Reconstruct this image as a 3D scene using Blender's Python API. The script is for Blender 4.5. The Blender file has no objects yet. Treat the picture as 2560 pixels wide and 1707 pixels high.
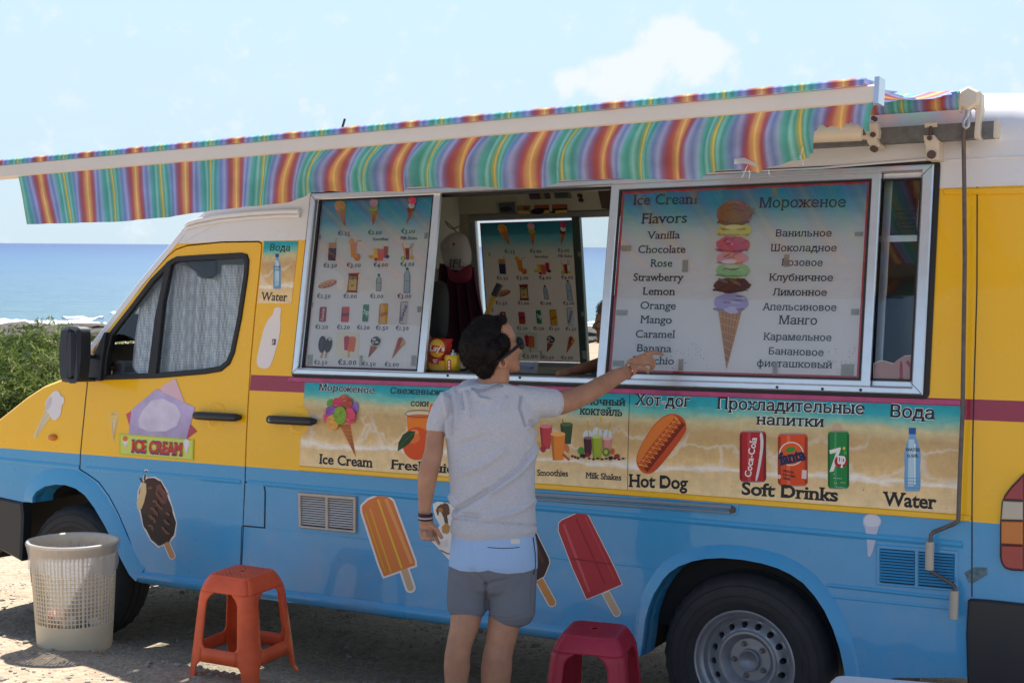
import bpy, bmesh, math, random
from mathutils import Vector, Matrix, noise
from mathutils.geometry import delaunay_2d_cdt
random.seed(7)
S = bpy.context.scene
COL = S.collection

# ------------------------------------------------------------------ camera
F_PX = 3458.0
cx0, cy0 = 1280.0, 853.5
_U = Vector((.0073, 1, -.0688)).normalized()            # world up in camera axes (x right, y up, z forward)
_Y = (Vector((0, 0, 1)) - _U * _U.z).normalized()
_X = _Y.cross(_U)
if _X.x < 0: _X = -_X
CAM = Vector((0, 0, 1.95))
def c2w(v): return Vector((_X.dot(v), _Y.dot(v), _U.dot(v)))
camd = bpy.data.cameras.new('camera'); cam = bpy.data.objects.new('camera', camd); COL.objects.link(cam)
camd.sensor_width = 36; camd.lens = F_PX / 2560 * 36; camd.clip_end = 9000; camd.clip_start = .05
camd.dof.use_dof = True; camd.dof.focus_distance = 5.4; camd.dof.aperture_fstop = 11
_r = c2w(Vector((1, 0, 0))); _u = c2w(Vector((0, 1, 0))); _f = c2w(Vector((0, 0, 1)))
cam.matrix_world = Matrix(((_r.x, _u.x, -_f.x, CAM.x), (_r.y, _u.y, -_f.y, CAM.y), (_r.z, _u.z, -_f.z, CAM.z), (0, 0, 0, 1)))
S.camera = cam

# ------------------------------------------------------------------ light
SUN_ELEV, SUN_DIR = math.radians(57), Vector((.0, 1.0))   # horizontal direction towards the sun
sdir = Vector((SUN_DIR.normalized().x * math.cos(SUN_ELEV), SUN_DIR.normalized().y * math.cos(SUN_ELEV), math.sin(SUN_ELEV)))
sl = bpy.data.lights.new('sun', 'SUN'); sl.energy = 5.0; sl.angle = math.radians(.5); sl.color = (1, .95, .87)
so = bpy.data.objects.new('sun', sl); COL.objects.link(so)
so.rotation_euler = sdir.to_track_quat('Z', 'Y').to_euler()
W = bpy.data.worlds.new('World'); S.world = W; W.use_nodes = True
wn, wl = W.node_tree.nodes, W.node_tree.links
for n_ in list(wn): wn.remove(n_)
def N(tree, typ, **kw):
    n_ = tree.nodes.new(typ)
    for k_, v_ in kw.items():
        if k_.startswith('i_'):
            key = k_[2:]; key = int(key) if key.isdigit() else key.replace('_', ' ')
            n_.inputs[key].default_value = v_
        else: setattr(n_, k_, v_)
    return n_
T_ = W.node_tree
sky = N(T_, 'ShaderNodeTexSky'); sky.sky_type = 'NISHITA'; sky.sun_disc = False
sky.sun_elevation = SUN_ELEV; sky.sun_rotation = math.atan2(sdir.x, sdir.y)
sky.air_density = 1.0; sky.dust_density = .4; sky.ozone_density = 1.2; sky.altitude = 10
SKY_STRENGTH = .10
wout = N(T_, 'ShaderNodeOutputWorld'); wbg = N(T_, 'ShaderNodeBackground', i_1=SKY_STRENGTH)
tc = N(T_, 'ShaderNodeTexCoord')
# clouds: thin wisps everywhere above the horizon and one small cumulus
nz = N(T_, 'ShaderNodeTexNoise', i_Scale=5.0, i_Detail=8.0, i_Roughness=.55)
mp = N(T_, 'ShaderNodeMapping'); mp.inputs['Scale'].default_value = (1, 1, 2.6)
wl.new(tc.outputs['Generated'], mp.inputs['Vector']); wl.new(mp.outputs[0], nz.inputs['Vector'])
cr = N(T_, 'ShaderNodeMapRange', i_1=.55, i_2=.8, i_3=0.0, i_4=.35, interpolation_type='SMOOTHSTEP')
wl.new(nz.outputs[0], cr.inputs[0])
def blob(px, py, rad):
    d = c2w(Vector(((px - cx0) / F_PX, (cy0 - py) / F_PX, 1))).normalized()
    vd = N(T_, 'ShaderNodeVectorMath', operation='DISTANCE'); vd.inputs[1].default_value = d
    nm = N(T_, 'ShaderNodeVectorMath', operation='NORMALIZE'); wl.new(tc.outputs['Generated'], nm.inputs[0]); wl.new(nm.outputs[0], vd.inputs[0])
    mr = N(T_, 'ShaderNodeMapRange', i_1=rad / F_PX, i_2=0.0, i_3=0.0, i_4=1.0, interpolation_type='SMOOTHSTEP'); wl.new(vd.outputs['Value'], mr.inputs[0])
    return mr.outputs[0]
acc = None
for bx_, by_, br_ in ((1695, 75, 75), (1640, 100, 75), (1740, 110, 90), (1590, 165, 90), (1680, 170, 120), (1775, 150, 95), (1500, 195, 80), (1420, 205, 60), (1560, 205, 100), (205, 285, 90), (790, 310, 80), (60, 355, 70)):
    w_ = 1.15 if bx_ > 1350 else .32
    o_ = blob(bx_, by_, br_ * 1.08)
    m_ = N(T_, 'ShaderNodeMath', operation='MULTIPLY', i_1=w_); wl.new(o_, m_.inputs[0])
    if acc is None: acc = m_.outputs[0]
    else:
        a_ = N(T_, 'ShaderNodeMath', operation='ADD'); wl.new(acc, a_.inputs[0]); wl.new(m_.outputs[0], a_.inputs[1]); acc = a_.outputs[0]
nz2 = N(T_, 'ShaderNodeTexNoise', i_Scale=55.0, i_Detail=9.0, i_Roughness=.6, i_Distortion=.2)
wl.new(tc.outputs['Generated'], nz2.inputs['Vector'])
n2s = N(T_, 'ShaderNodeMapRange', i_1=.3, i_2=.7, i_3=-.95, i_4=.45); wl.new(nz2.outputs[0], n2s.inputs[0])
cad = N(T_, 'ShaderNodeMath', operation='ADD'); wl.new(acc, cad.inputs[0]); wl.new(n2s.outputs[0], cad.inputs[1])
cmr = N(T_, 'ShaderNodeMapRange', i_1=-.15, i_2=1.1, i_3=0.0, i_4=.78, interpolation_type='SMOOTHSTEP'); wl.new(cad.outputs[0], cmr.inputs[0])
cmx = N(T_, 'ShaderNodeMath', operation='MAXIMUM'); wl.new(cmr.outputs[0], cmx.inputs[0]); wl.new(cr.outputs[0], cmx.inputs[1])
# pale sea haze towards the horizon, the same all round
sz_ = N(T_, 'ShaderNodeSeparateXYZ'); nmz = N(T_, 'ShaderNodeVectorMath', operation='NORMALIZE'); wl.new(tc.outputs['Generated'], nmz.inputs[0]); wl.new(nmz.outputs[0], sz_.inputs[0])
hz_ = N(T_, 'ShaderNodeMapRange', i_1=.55, i_2=.01, i_3=0.0, i_4=.93, interpolation_type='SMOOTHSTEP'); wl.new(sz_.outputs[2], hz_.inputs[0])
hm_ = N(T_, 'ShaderNodeMix', data_type='RGBA'); wl.new(hz_.outputs[0], hm_.inputs[0]); wl.new(sky.outputs[0], hm_.inputs[6]); hm_.inputs[7].default_value = (3.15, 4.05, 4.75, 1)
mixw = N(T_, 'ShaderNodeMix', data_type='RGBA'); wl.new(cmx.outputs[0], mixw.inputs[0]); wl.new(hm_.outputs[2], mixw.inputs[6])
mixw.inputs[7].default_value = (4.9, 5.05, 5.3, 1)
wl.new(mixw.outputs[2], wbg.inputs[0]); wl.new(wbg.outputs[0], wout.inputs[0])
S.view_settings.view_transform = 'Standard'; S.view_settings.look = 'None'; S.view_settings.gamma = 1
S.view_settings.use_curve_mapping = False
S.view_settings.exposure = 0.97
S.cycles.max_bounces = 8; S.cycles.transparent_max_bounces = 16

# ------------------------------------------------------------------ van frame and pixel tracing onto real planes
_Fv = c2w(Vector((-6123, 102, 3458))).normalized()
_L0 = Vector((-_Fv.y, _Fv.x, 0)).normalized()
if _L0.y < 0: _L0 = -_L0
_up0 = (Vector((0, 0, 1)) - _Fv * _Fv.z).normalized()
RHO = .05
VL = (_L0 * math.cos(RHO) - _up0 * math.sin(RHO)); VU = (_up0 * math.cos(RHO) + _L0 * math.sin(RHO)); VX = -_Fv
def ray(px, py): return c2w(Vector(((px - cx0) / F_PX, (cy0 - py) / F_PX, 1)))
VO = CAM + ray(1848.8, 1663.8) * 5.32 - VU * .35
VM = Matrix(((VX.x, VL.x, VU.x, VO.x), (VX.y, VL.y, VU.y, VO.y), (VX.z, VL.z, VU.z, VO.z), (0, 0, 0, 1)))
VMI = VM.inverted()
def Yv(z, a=.04, b=.155, z0=.95, z1=1.45):                  # how far the body side leans in at height z
    if z < z0: return a * (z - .35)
    y = a * (z0 - .35)
    if z < z1: t = z - z0; return y + a * t + (b - a) * t * t / (2 * (z1 - z0))
    return y + (a + b) / 2 * (z1 - z0) + b * (z - z1)
FARY = 1.93
camv = VMI @ CAM; _VR = VMI.to_3x3()
def side(px, py, w=0.0, far=False):
    """photo pixel (2560 wide) -> (u along the van, height v) on the van's near (or far) side surface moved w metres towards the near side"""
    r = _VR @ ray(px, py); t = (1.9 * far - w - camv.y) / r.y
    for _ in range(14):
        p = camv + r * t; yy = (FARY - Yv(p.z) if far else Yv(p.z)) - w
        t += (yy - p.y) / (r.y - (.1 if not far else -.1) * r.z)
    return (p.x, p.z)
def V(u, v, w=0.0): return Vector((u, Yv(v) - w, v))
def VF(u, v, w=0.0): return Vector((u, FARY - Yv(v) - w, v))
def at(px, py, Z): return CAM + ray(px, py) * Z            # world point at camera depth Z
def proj(p):
    d = p - CAM; z = d.dot(_f); return (cx0 + F_PX * d.dot(_r) / z, cy0 - F_PX * d.dot(_u) / z)
CR = dict(P=(0, 0, 1 / 1.0884), O=(0, 0, 1), A=(0, 380, 2.529), B=(0, 900, 1.9425), C=(720, 440, 3.0159), D=(1060, 440, 3.016), E=(1500, 420, 2.6133),
          F=(1300, 940, 2.0632), G=(1760, 160, 2.94), H=(1900, 1180, 2.9758), I=(1000, 760, 2.7029), J=(1000, 1240, 3.357),
          K=(720, 940, 3.9205), L=(0, 260, 2.352), M=(1600, 1380, 4.2), N=(0, 1180, 2.976), Q=(1560, 860, 15.68), R=(1120, 760, 6.533),
          T=(2380, 1160, 4.611), X=(0, 560, 3.136))
def px(c, x, y):
    a, b, s = CR[c]; return (a + x / s, b + y / s)
def sp(c, pts, w=0.0, far=False):                           # trace crop points on the side surface
    return [side(*px(c, x, y), w, far) for x, y in pts]

# ------------------------------------------------------------------ materials
MATS = {}
def srgb(h):
    if isinstance(h, str):
        c = [int(h[i:i + 2], 16) / 255 for i in (0, 2, 4)]
        return tuple(x / 12.92 if x < .04045 else ((x + .055) / 1.055) ** 2.4 for x in c)
    return h
def pmat(name, col, rough=.5, metal=0.0, coat=0.0, var=0.0, vscale=8.0, bump=0.0, bscale=60.0, trans=0.0, spec=.5, sss=0.0, alpha=1.0, detail=5.0):
    if name in MATS: return MATS[name]
    m = bpy.data.materials.new(name); m.use_nodes = True; t = m.node_tree; b = t.nodes['Principled BSDF']
    c = srgb(col)
    b.inputs['Base Color'].default_value = (*c, 1); b.inputs['Roughness'].default_value = rough; b.inputs['Metallic'].default_value = metal
    b.inputs['Coat Weight'].default_value = coat; b.inputs['Coat Roughness'].default_value = .06
    b.inputs['Transmission Weight'].default_value = trans; b.inputs['Specular IOR Level'].default_value = spec
    b.inputs['Alpha'].default_value = alpha
    if sss: b.inputs['Subsurface Weight'].default_value = sss; b.inputs['Subsurface Radius'].default_value = (.012, .005, .003); b.inputs['Subsurface Scale'].default_value = 1.0
    if var or bump:
        tcn = N(t, 'ShaderNodeTexCoord')
    if var:
        nn = N(t, 'ShaderNodeTexNoise', i_Scale=vscale, i_Detail=detail, i_Roughness=.6); t.links.new(tcn.outputs['Object'], nn.inputs['Vector'])
        mr = N(t, 'ShaderNodeMapRange', i_1=.25, i_2=.75, i_3=1 - var, i_4=1 + var); t.links.new(nn.outputs[0], mr.inputs[0])
        mx = N(t, 'ShaderNodeVectorMath', operation='SCALE'); mx.inputs[0].default_value = c; t.links.new(mr.outputs[0], mx.inputs['Scale']); t.links.new(mx.outputs[0], b.inputs['Base Color'])
    if bump:
        nb = N(t, 'ShaderNodeTexNoise', i_Scale=bscale, i_Detail=4.0); t.links.new(tcn.outputs['Object'], nb.inputs['Vector'])
        bp = N(t, 'ShaderNodeBump', i_Strength=min(1.0, bump * 5), i_Distance=.01 * bump * 5); t.links.new(nb.outputs[0], bp.inputs['Height']); t.links.new(bp.outputs[0], b.inputs['Normal'])
    MATS[name] = m; return m
def flat(col, rough=.5):                                    # plain printed ink
    key = 'ink_' + (col if isinstance(col, str) else '%02x%02x%02x' % tuple(int(max(0, min(1, c)) * 255) for c in col))
    return pmat(key, col, rough, spec=.35)
def thin_glass(name, tint=(1, 1, 1), refl=1.0, rough=.0):
    if name in MATS: return MATS[name]
    m = bpy.data.materials.new(name); m.use_nodes = True; t = m.node_tree
    for n_ in list(t.nodes): t.nodes.remove(n_)
    o = N(t, 'ShaderNodeOutputMaterial'); tr = N(t, 'ShaderNodeBsdfTransparent'); tr.inputs[0].default_value = (*tint, 1)
    gl = N(t, 'ShaderNodeBsdfGlossy', i_Roughness=rough); fr = N(t, 'ShaderNodeFresnel', i_0=1.5)
    mu = N(t, 'ShaderNodeMath', operation='MULTIPLY', i_1=1.7 * refl); mu.use_clamp = True; mx = N(t, 'ShaderNodeMixShader')
    t.links.new(fr.outputs[0], mu.inputs[0]); t.links.new(mu.outputs[0], mx.inputs[0]); t.links.new(tr.outputs[0], mx.inputs[1]); t.links.new(gl.outputs[0], mx.inputs[2]); t.links.new(mx.outputs[0], o.inputs[0])
    MATS[name] = m; return m

# ------------------------------------------------------------------ object helpers
def tag(o, label=None, cat=None, group=None, kind=None):
    if label: o['label'] = label
    if cat: o['category'] = cat
    if group: o['group'] = group
    if kind: o['kind'] = kind
    return o
def thing(name, label, cat, matrix=None, loc=None, group=None):
    o = bpy.data.objects.new(name, None); o.empty_display_size = .1; COL.objects.link(o)
    if matrix is not None: o.matrix_world = matrix
    if loc is not None: o.location = loc
    tag(o, label, cat, group); return o
def link(name, me, mats=None, parent=None, label=None, smooth=False, loc=None):
    o = bpy.data.objects.new(name, me); COL.objects.link(o)
    if mats:
        for m in (mats if isinstance(mats, (list, tuple)) else [mats]): me.materials.append(m)
    if parent is not None: o.parent = parent
    if loc is not None: o.location = loc
    if label: o['label'] = label
    if smooth: me.polygons.foreach_set('use_smooth', [True] * len(me.polygons))
    return o
class MB:
    """collects vertices / faces of one mesh"""
    def __init__(s): s.v = []; s.f = []; s.m = []; s.uv = None
    def add(s, vs, fs, mi=0):
        o = len(s.v); s.v.extend(tuple(v) for v in vs); s.f.extend(tuple(i + o for i in f) for f in fs); s.m.extend([mi] * len(fs)); return s
    def box(s, a, b, mi=0, M=None):
        x0, y0, z0 = a; x1, y1, z1 = b
        vs = [Vector(p) for p in ((x0, y0, z0), (x1, y0, z0), (x1, y1, z0), (x0, y1, z0), (x0, y0, z1), (x1, y0, z1), (x1, y1, z1), (x0, y1, z1))]
        if M is not None: vs = [M @ v for v in vs]
        return s.add(vs, [(0, 3, 2, 1), (4, 5, 6, 7), (0, 1, 5, 4), (1, 2, 6, 5), (2, 3, 7, 6), (3, 0, 4, 7)], mi)
    def tube(s, pts, rad, seg=10, mi=0, cap=True, flatk=None, ref=None):
        pts = [Vector(p) for p in pts]; n = len(pts)
        rad = rad if isinstance(rad, (list, tuple)) else [rad] * n
        vs = []; ref = ref or Vector((0.13, .2, 1))
        for i, p in enumerate(pts):
            d = (pts[min(i + 1, n - 1)] - pts[max(i - 1, 0)]).normalized()
            a = d.cross(ref)
            if a.length < .05: a = d.cross(Vector((1, 0, 0)))
            a.normalize(); b = d.cross(a).normalized(); fk = flatk[i] if isinstance(flatk, (list, tuple)) else (flatk or 1)
            for k in range(seg):
                t = 2 * math.pi * k / seg; vs.append(p + a * (rad[i] * math.cos(t)) + b * (rad[i] * fk * math.sin(t)))
        fs = [(i * seg + k, i * seg + (k + 1) % seg, (i + 1) * seg + (k + 1) % seg, (i + 1) * seg + k) for i in range(n - 1) for k in range(seg)]
        if cap: fs += [tuple(range(seg - 1, -1, -1)), tuple(range((n - 1) * seg, n * seg))]
        return s.add(vs, fs, mi)
    def lathe(s, prof, c=(0, 0, 0), seg=32, mi=0, axis='Z', M=None):
        c = Vector(c); vs = []
        for r, h in prof:
            for k in range(seg):
                t = 2 * math.pi * k / seg; x, y = r * math.cos(t), r * math.sin(t)
                p = Vector((x, y, h)) if axis == 'Z' else Vector((x, h, y)) if axis == 'Y' else Vector((h, x, y))
                if M is not None: p = M @ p
                vs.append(c + p)
        n = len(prof)
        fs = [(i * seg + k, i * seg + (k + 1) % seg, (i + 1) * seg + (k + 1) % seg, (i + 1) * seg + k) for i in range(n - 1) for k in range(seg)]
        return s.add(vs, fs, mi)
    def ball(s, c, r, seg=16, rings=10, mi=0, M=None):
        c = Vector(c); r = Vector((r, r, r)) if not hasattr(r, '__len__') else Vector(r); vs = []
        for i in range(rings + 1):
            ph = math.pi * i / rings
            for k in range(seg):
                t = 2 * math.pi * k / seg; p = Vector((r.x * math.sin(ph) * math.cos(t), r.y * math.sin(ph) * math.sin(t), r.z * math.cos(ph)))
                if M is not None: p = M @ p
                vs.append(c + p)
        fs = [(i * seg + k, (i + 1) * seg + k, (i + 1) * seg + (k + 1) % seg, i * seg + (k + 1) % seg) for i in range(rings) for k in range(seg)]
        return s.add(vs, fs, mi)
    def mesh(s, name='m', merge=False):
        me = bpy.data.meshes.new(name); me.from_pydata([tuple(v) for v in s.v], [], s.f)
        me.polygons.foreach_set('material_index', s.m); me.update()
        if merge:
            b = bmesh.new(); b.from_mesh(me); bmesh.ops.remove_doubles(b, verts=b.verts, dist=1e-5); bmesh.ops.recalc_face_normals(b, faces=b.faces); b.to_mesh(me); b.free()
        return me
    def build(s, name, mats, parent=None, label=None, smooth=False, loc=None, merge=False):
        if loc is not None: s.v = [tuple(Vector(v) - Vector(loc)) for v in s.v]
        return link(name, s.mesh(name, merge), mats, parent, label, smooth, loc)
    def wall(s, name, mats, parent=None, label=None, far=False, smooth=True, ang=25, fine=False):
        """the collected (u, v, w) shape bent onto the van's side surface"""
        b = bmesh.new(); b.from_mesh(s.mesh())
        lo = min(p[1] for p in s.v); hi = max(p[1] for p in s.v)
        lv = [.95 + i * .05 for i in range(11)] if hi - lo > .04 else []
        for z in lv:
            if lo + .004 < z < hi - .004:
                bmesh.ops.bisect_plane(b, geom=b.verts[:] + b.edges[:] + b.faces[:], plane_co=(0, z, 0), plane_no=(0, 1, 0), dist=1e-6)
        fn = VF if far else V
        for v in b.verts: v.co = fn(v.co.x, v.co.y, v.co.z)
        bmesh.ops.remove_doubles(b, verts=b.verts, dist=2e-6)
        me = bpy.data.meshes.new(name); b.to_mesh(me); b.free()
        if smooth:
            me.polygons.foreach_set('use_smooth', [True] * len(me.polygons)); me.set_sharp_from_angle(angle=math.radians(ang))
        return link(name, me, mats, parent, label)
def area2(l): return sum(l[i][0] * l[(i + 1) % len(l)][1] - l[(i + 1) % len(l)][0] * l[i][1] for i in range(len(l))) / 2
def ccw(l, want=True): return list(l) if (area2(l) > 0) == want else list(reversed(l))
def offs(l, d):
    """offset closed 2D loop: d > 0 shrinks a ccw loop"""
    n = len(l); s_ = 1 if area2(l) > 0 else -1; out = []
    for i in range(n):
        a, b, c = Vector(l[i - 1]), Vector(l[i]), Vector(l[(i + 1) % n])
        e1 = (b - a); e2 = (c - b)
        if e1.length < 1e-9 or e2.length < 1e-9: out.append(tuple(b)); continue
        e1.normalize(); e2.normalize(); n1 = Vector((-e1.y, e1.x)) * s_; n2 = Vector((-e2.y, e2.x)) * s_
        m = n1 + n2; k = m.length_squared
        m = m * (2 / k) if k > .4 else n1
        out.append(tuple(b + m * d))
    return out
def tess(loops):
    """fill closed loops (holes by nesting); returns points and ccw triangles"""
    pts, ed = [], []
    for l in loops:
        b = len(pts); l = [p for i, p in enumerate(l) if (Vector(p) - Vector(l[i - 1])).length > 1e-7]
        pts += [Vector((x, y)) for x, y in l]; ed += [(b + i, b + (i + 1) % len(l)) for i in range(len(l))]
    k = 100.0                                                # work in centimetres for the epsilon's sake
    vo, _e, fo, *_x = delaunay_2d_cdt([p * k for p in pts], ed, [], 0, 1e-5, False)
    out = []; segs = [(l[i - 1][0] * k, l[i - 1][1] * k, l[i][0] * k, l[i][1] * k) for l in loops for i in range(len(l))]
    for a, b, c in fo:
        A_, B_, C_ = vo[a], vo[b], vo[c]; ar = (B_.x - A_.x) * (C_.y - A_.y) - (B_.y - A_.y) * (C_.x - A_.x)
        if abs(ar) < 1e-9: continue
        gx_, gy_ = (A_.x + B_.x + C_.x) / 3, (A_.y + B_.y + C_.y) / 3
        if sum(1 for x0, y0, x1, y1 in segs if (y0 > gy_) != (y1 > gy_) and gx_ < x0 + (gy_ - y0) * (x1 - x0) / (y1 - y0)) % 2 == 0: continue
        out.append((a, b, c) if ar > 0 else (a, c, b))
    return [(p.x / k, p.y / k) for p in vo], out
def slab2(mb, loops, w0, w1, mi=0, cham=0.0, P3=lambda u, v, w: Vector((u, v, w)), mi_side=None):
    """plate on the side plane: loops of (u,v); front face at w1, edges back to w0, optional chamfer"""
    loops = [ccw(l, i == 0) for i, l in enumerate(loops)]
    inner = [offs(l, cham if i == 0 else -cham) for i, l in enumerate(loops)] if cham else loops
    fv, tr = tess(inner); mb.add([P3(u, v, w1) for u, v in fv], tr, mi)
    ms = mi if mi_side is None else mi_side
    for l, q in zip(loops, inner):
        n = len(l); seq = [[P3(u, v, w1) for u, v in q]] if cham else []
        seq += [[P3(u, v, w1 - cham) for u, v in l], [P3(u, v, w0) for u, v in l]]
        if not cham: seq = [[P3(u, v, w1) for u, v in l], [P3(u, v, w0) for u, v in l]]
        for a, b in zip(seq[:-1], seq[1:]):
            vs = a + b; mb.add(vs, [(i, n + i, n + (i + 1) % n, (i + 1) % n) for i in range(n)], ms)
    return mb
def slab(name, loops, w0, w1, m, parent, label=None, cham=0.0, far=False):
    return slab2(MB(), loops, w0, w1, 0, cham).wall(name, m, parent, label, far)
def rect(x0, y0, x1, y1): return [(x0, y0), (x1, y0), (x1, y1), (x0, y1)]
def rrect(x0, y0, x1, y1, r, n=5):
    out = []
    for cx_, cy_, a0 in ((x1 - r, y0 + r, -90), (x1 - r, y1 - r, 0), (x0 + r, y1 - r, 90), (x0 + r, y0 + r, 180)):
        out += [(cx_ + r * math.cos(math.radians(a0 + 90 * i / n)), cy_ + r * math.sin(math.radians(a0 + 90 * i / n))) for i in range(n + 1)]
    return out
def ell(x, y, rx, ry=None, n=20, rot=0, a0=0, a1=360):
    ry = rx if ry is None else ry; c, s_ = math.cos(math.radians(rot)), math.sin(math.radians(rot)); full = a1 - a0 >= 360; out = []
    for i in range(n if full else n + 1):
        t = math.radians(a0 + (a1 - a0) * i / n); p, q = rx * math.cos(t), ry * math.sin(t); out.append((x + p * c - q * s_, y + p * s_ + q * c))
    return out
def smoothp(pts, it=2, closed=True):
    for _ in range(it):
        o = []; n = len(pts)
        for i in range(n if closed else n - 1):
            a, b = pts[i], pts[(i + 1) % n]; o += [(a[0] * .75 + b[0] * .25, a[1] * .75 + b[1] * .25), (a[0] * .25 + b[0] * .75, a[1] * .25 + b[1] * .75)]
        if not closed: o = [pts[0]] + o + [pts[-1]]
        pts = o
    return pts
def sstep(a, b, x):
    t = max(0, min(1, (x - a) / (b - a))); return t * t * (3 - 2 * t)
# ================================================================== GROUND, SEA
def rise(y): return .15 * sstep(-.05, -.55, y)
def ground_z(X_, Y_):
    """world height of the ground at world (X, Y)"""
    n_ = VU; z = VO.z - (n_.x * (X_ - VO.x) + n_.y * (Y_ - VO.y)) / n_.z
    yc = min(Y_, 20)
    z = VO.z - (n_.x * (max(-14, min(14, X_ - VO.x))) + n_.y * (yc - VO.y)) / n_.z
    p = VMI @ Vector((X_, Y_, z)); z += rise(p.y)
    if Y_ > 20: z -= .034 * (Y_ - 20)
    return z
SEA_Z = -2.55
# ================================================================== VAN
van = thing('ice_cream_van', 'yellow and blue ice cream van with white high roof, striped awning and open serving hatch', 'van', matrix=VM)
def paint_mat():
    m = bpy.data.materials.new('van_paint'); m.use_nodes = True; t = m.node_tree; b = t.nodes['Principled BSDF']; L_ = t.links
    tcn = N(t, 'ShaderNodeTexCoord'); sx = N(t, 'ShaderNodeSeparateXYZ'); L_.new(tcn.outputs['Object'], sx.inputs[0])
    yel, blu, mar, whi = (.90, .49, .0, 1), (.035, .31, .61, 1), (.30, .022, .055, 1), (.74, .74, .76, 1)
    def gt(sock, val):
        g = N(t, 'ShaderNodeMath', operation='GREATER_THAN', i_1=val); L_.new(sock, g.inputs[0]); return g.outputs[0]
    def mul(a, b_):
        g = N(t, 'ShaderNodeMath', operation='MULTIPLY'); L_.new(a, g.inputs[0]); L_.new(b_, g.inputs[1]); return g.outputs[0]
    def mix(f, a, c):
        x = N(t, 'ShaderNodeMix', data_type='RGBA'); L_.new(f, x.inputs[0])
        if isinstance(a, tuple): x.inputs[6].default_value = a
        else: L_.new(a, x.inputs[6])
        x.inputs[7].default_value = c; return x.outputs[2]
    z, x = sx.outputs[2], sx.outputs[0]
    c = mix(gt(z, .969), blu, yel)
    # maroon band, only behind the front door
    inv = N(t, 'ShaderNodeMath', operation='LESS_THAN', i_1=1.402); L_.new(z, inv.inputs[0])
    c = mix(mul(mul(gt(z, 1.328), inv.outputs[0]), gt(x, -2.48)), c, mar)
    # white above: lower limit over the cab, higher one behind the hatch
    c = mix(gt(z, 2.172), c, whi)
    lt = N(t, 'ShaderNodeMath', operation='LESS_THAN', i_1=-1.4); L_.new(x, lt.inputs[0])
    c = mix(mul(gt(z, 2.043), lt.outputs[0]), c, whi)
    # dust and faint wear
    n1 = N(t, 'ShaderNodeTexNoise', i_Scale=3.0, i_Detail=8.0, i_Roughness=.65); L_.new(tcn.outputs['Object'], n1.inputs['Vector'])
    dr = N(t, 'ShaderNodeMapRange', i_1=.95, i_2=.32, i_3=.0, i_4=.62); L_.new(z, dr.inputs[0])
    dn = N(t, 'ShaderNodeMapRange', i_1=.40, i_2=.72, i_3=.06, i_4=.6); L_.new(n1.outputs[0], dn.inputs[0])
    dm = mul(dr.outputs[0], dn.outputs[0])
    d = N(t, 'ShaderNodeMix', data_type='RGBA'); L_.new(dm, d.inputs[0]); L_.new(c, d.inputs[6]); d.inputs[7].default_value = (.38, .31, .24, 1)
    L_.new(d.outputs[2], b.inputs['Base Color'])
    n2 = N(t, 'ShaderNodeTexNoise', i_Scale=14.0, i_Detail=6.0); L_.new(tcn.outputs['Object'], n2.inputs['Vector'])
    rr = N(t, 'ShaderNodeMapRange', i_1=.3, i_2=.7, i_3=.24, i_4=.42); L_.new(n2.outputs[0], rr.inputs[0]); L_.new(rr.outputs[0], b.inputs['Roughness'])
    b.inputs['Coat Weight'].default_value = .42; b.inputs['Coat Roughness'].default_value = .04; b.inputs['Specular IOR Level'].default_value = .4
    n3 = N(t, 'ShaderNodeTexNoise', i_Scale=1.7, i_Detail=2.0); L_.new(tcn.outputs['Object'], n3.inputs['Vector'])
    bp = N(t, 'ShaderNodeBump', i_Strength=.35, i_Distance=.03); L_.new(n3.outputs[0], bp.inputs['Height'])
    L_.new(bp.outputs[0], b.inputs['Normal']); L_.new(bp.outputs[0], b.inputs['Coat Normal'])
    return m
PAINT = paint_mat()
WHITE = pmat('white_gelcoat', (.76, .76, .78), .32, coat=.25, var=.04, vscale=3)
CREAM = pmat('cream_metal', (.70, .60, .47), .45, var=.08, vscale=9)
BLACK = pmat('black_plastic', (.018, .019, .023), .42, bump=.02, bscale=300)
RUBBER = pmat('rubber_seal', (.012, .012, .014), .55)
ALU = pmat('brushed_aluminium', (.72, .74, .78), .3, metal=.9, var=.05, vscale=20)
DARK = pmat('dark_cavity', (.012, .012, .014), .9)
GLASS = thin_glass('window_glass', (.93, .96, .97))
GLASSD = thin_glass('tinted_glass', (.62, .7, .72))
INNER = pmat('inner_wall', (.5, .49, .4), .5, var=.06, vscale=4)

# --- outlines traced from the photograph on the side surface
door_outer = sp('B', [(425, 112), (408, 280), (391, 455), (388, 530), (430, 556), (480, 592), (530, 660), (575, 745), (620, 850), (655, 950), (690, 1025), (712, 1050), (760, 1058), (960, 1080), (1168, 1096)]) \
    + sp('B', [(1173, 990), (1182, 800), (1190, 590), (1200, 300), (1215, 60)]) + sp('A', [(1582, 1350), (1612, 1020), (1640, 760), (1655, 600), (1652, 578), (1635, 567)]) \
    + sp('A', [(1400, 570), (1180, 592), (1110, 618), (1060, 660), (960, 770), (820, 940), (700, 1090), (610, 1215), (590, 1275), (556, 1380), (549, 1452)])
door_outer = ccw(door_outer)
win_hole = ccw(sp('A', [(648, 1440), (655, 1300), (690, 1150), (820, 985), (960, 800), (1070, 690), (1120, 662), (1300, 650), (1530, 638), (1565, 648), (1577, 685), (1570, 780), (1530, 1050), (1485, 1270), (1455, 1340), (1400, 1385), (1300, 1402), (1000, 1428)]))
arch_f = sp('B', [(170, 690), (172, 662), (190, 636), (230, 612), (280, 603), (330, 605), (380, 622), (425, 655), (470, 715), (520, 800), (560, 880), (600, 965), (640, 1040), (672, 1072)])
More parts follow.
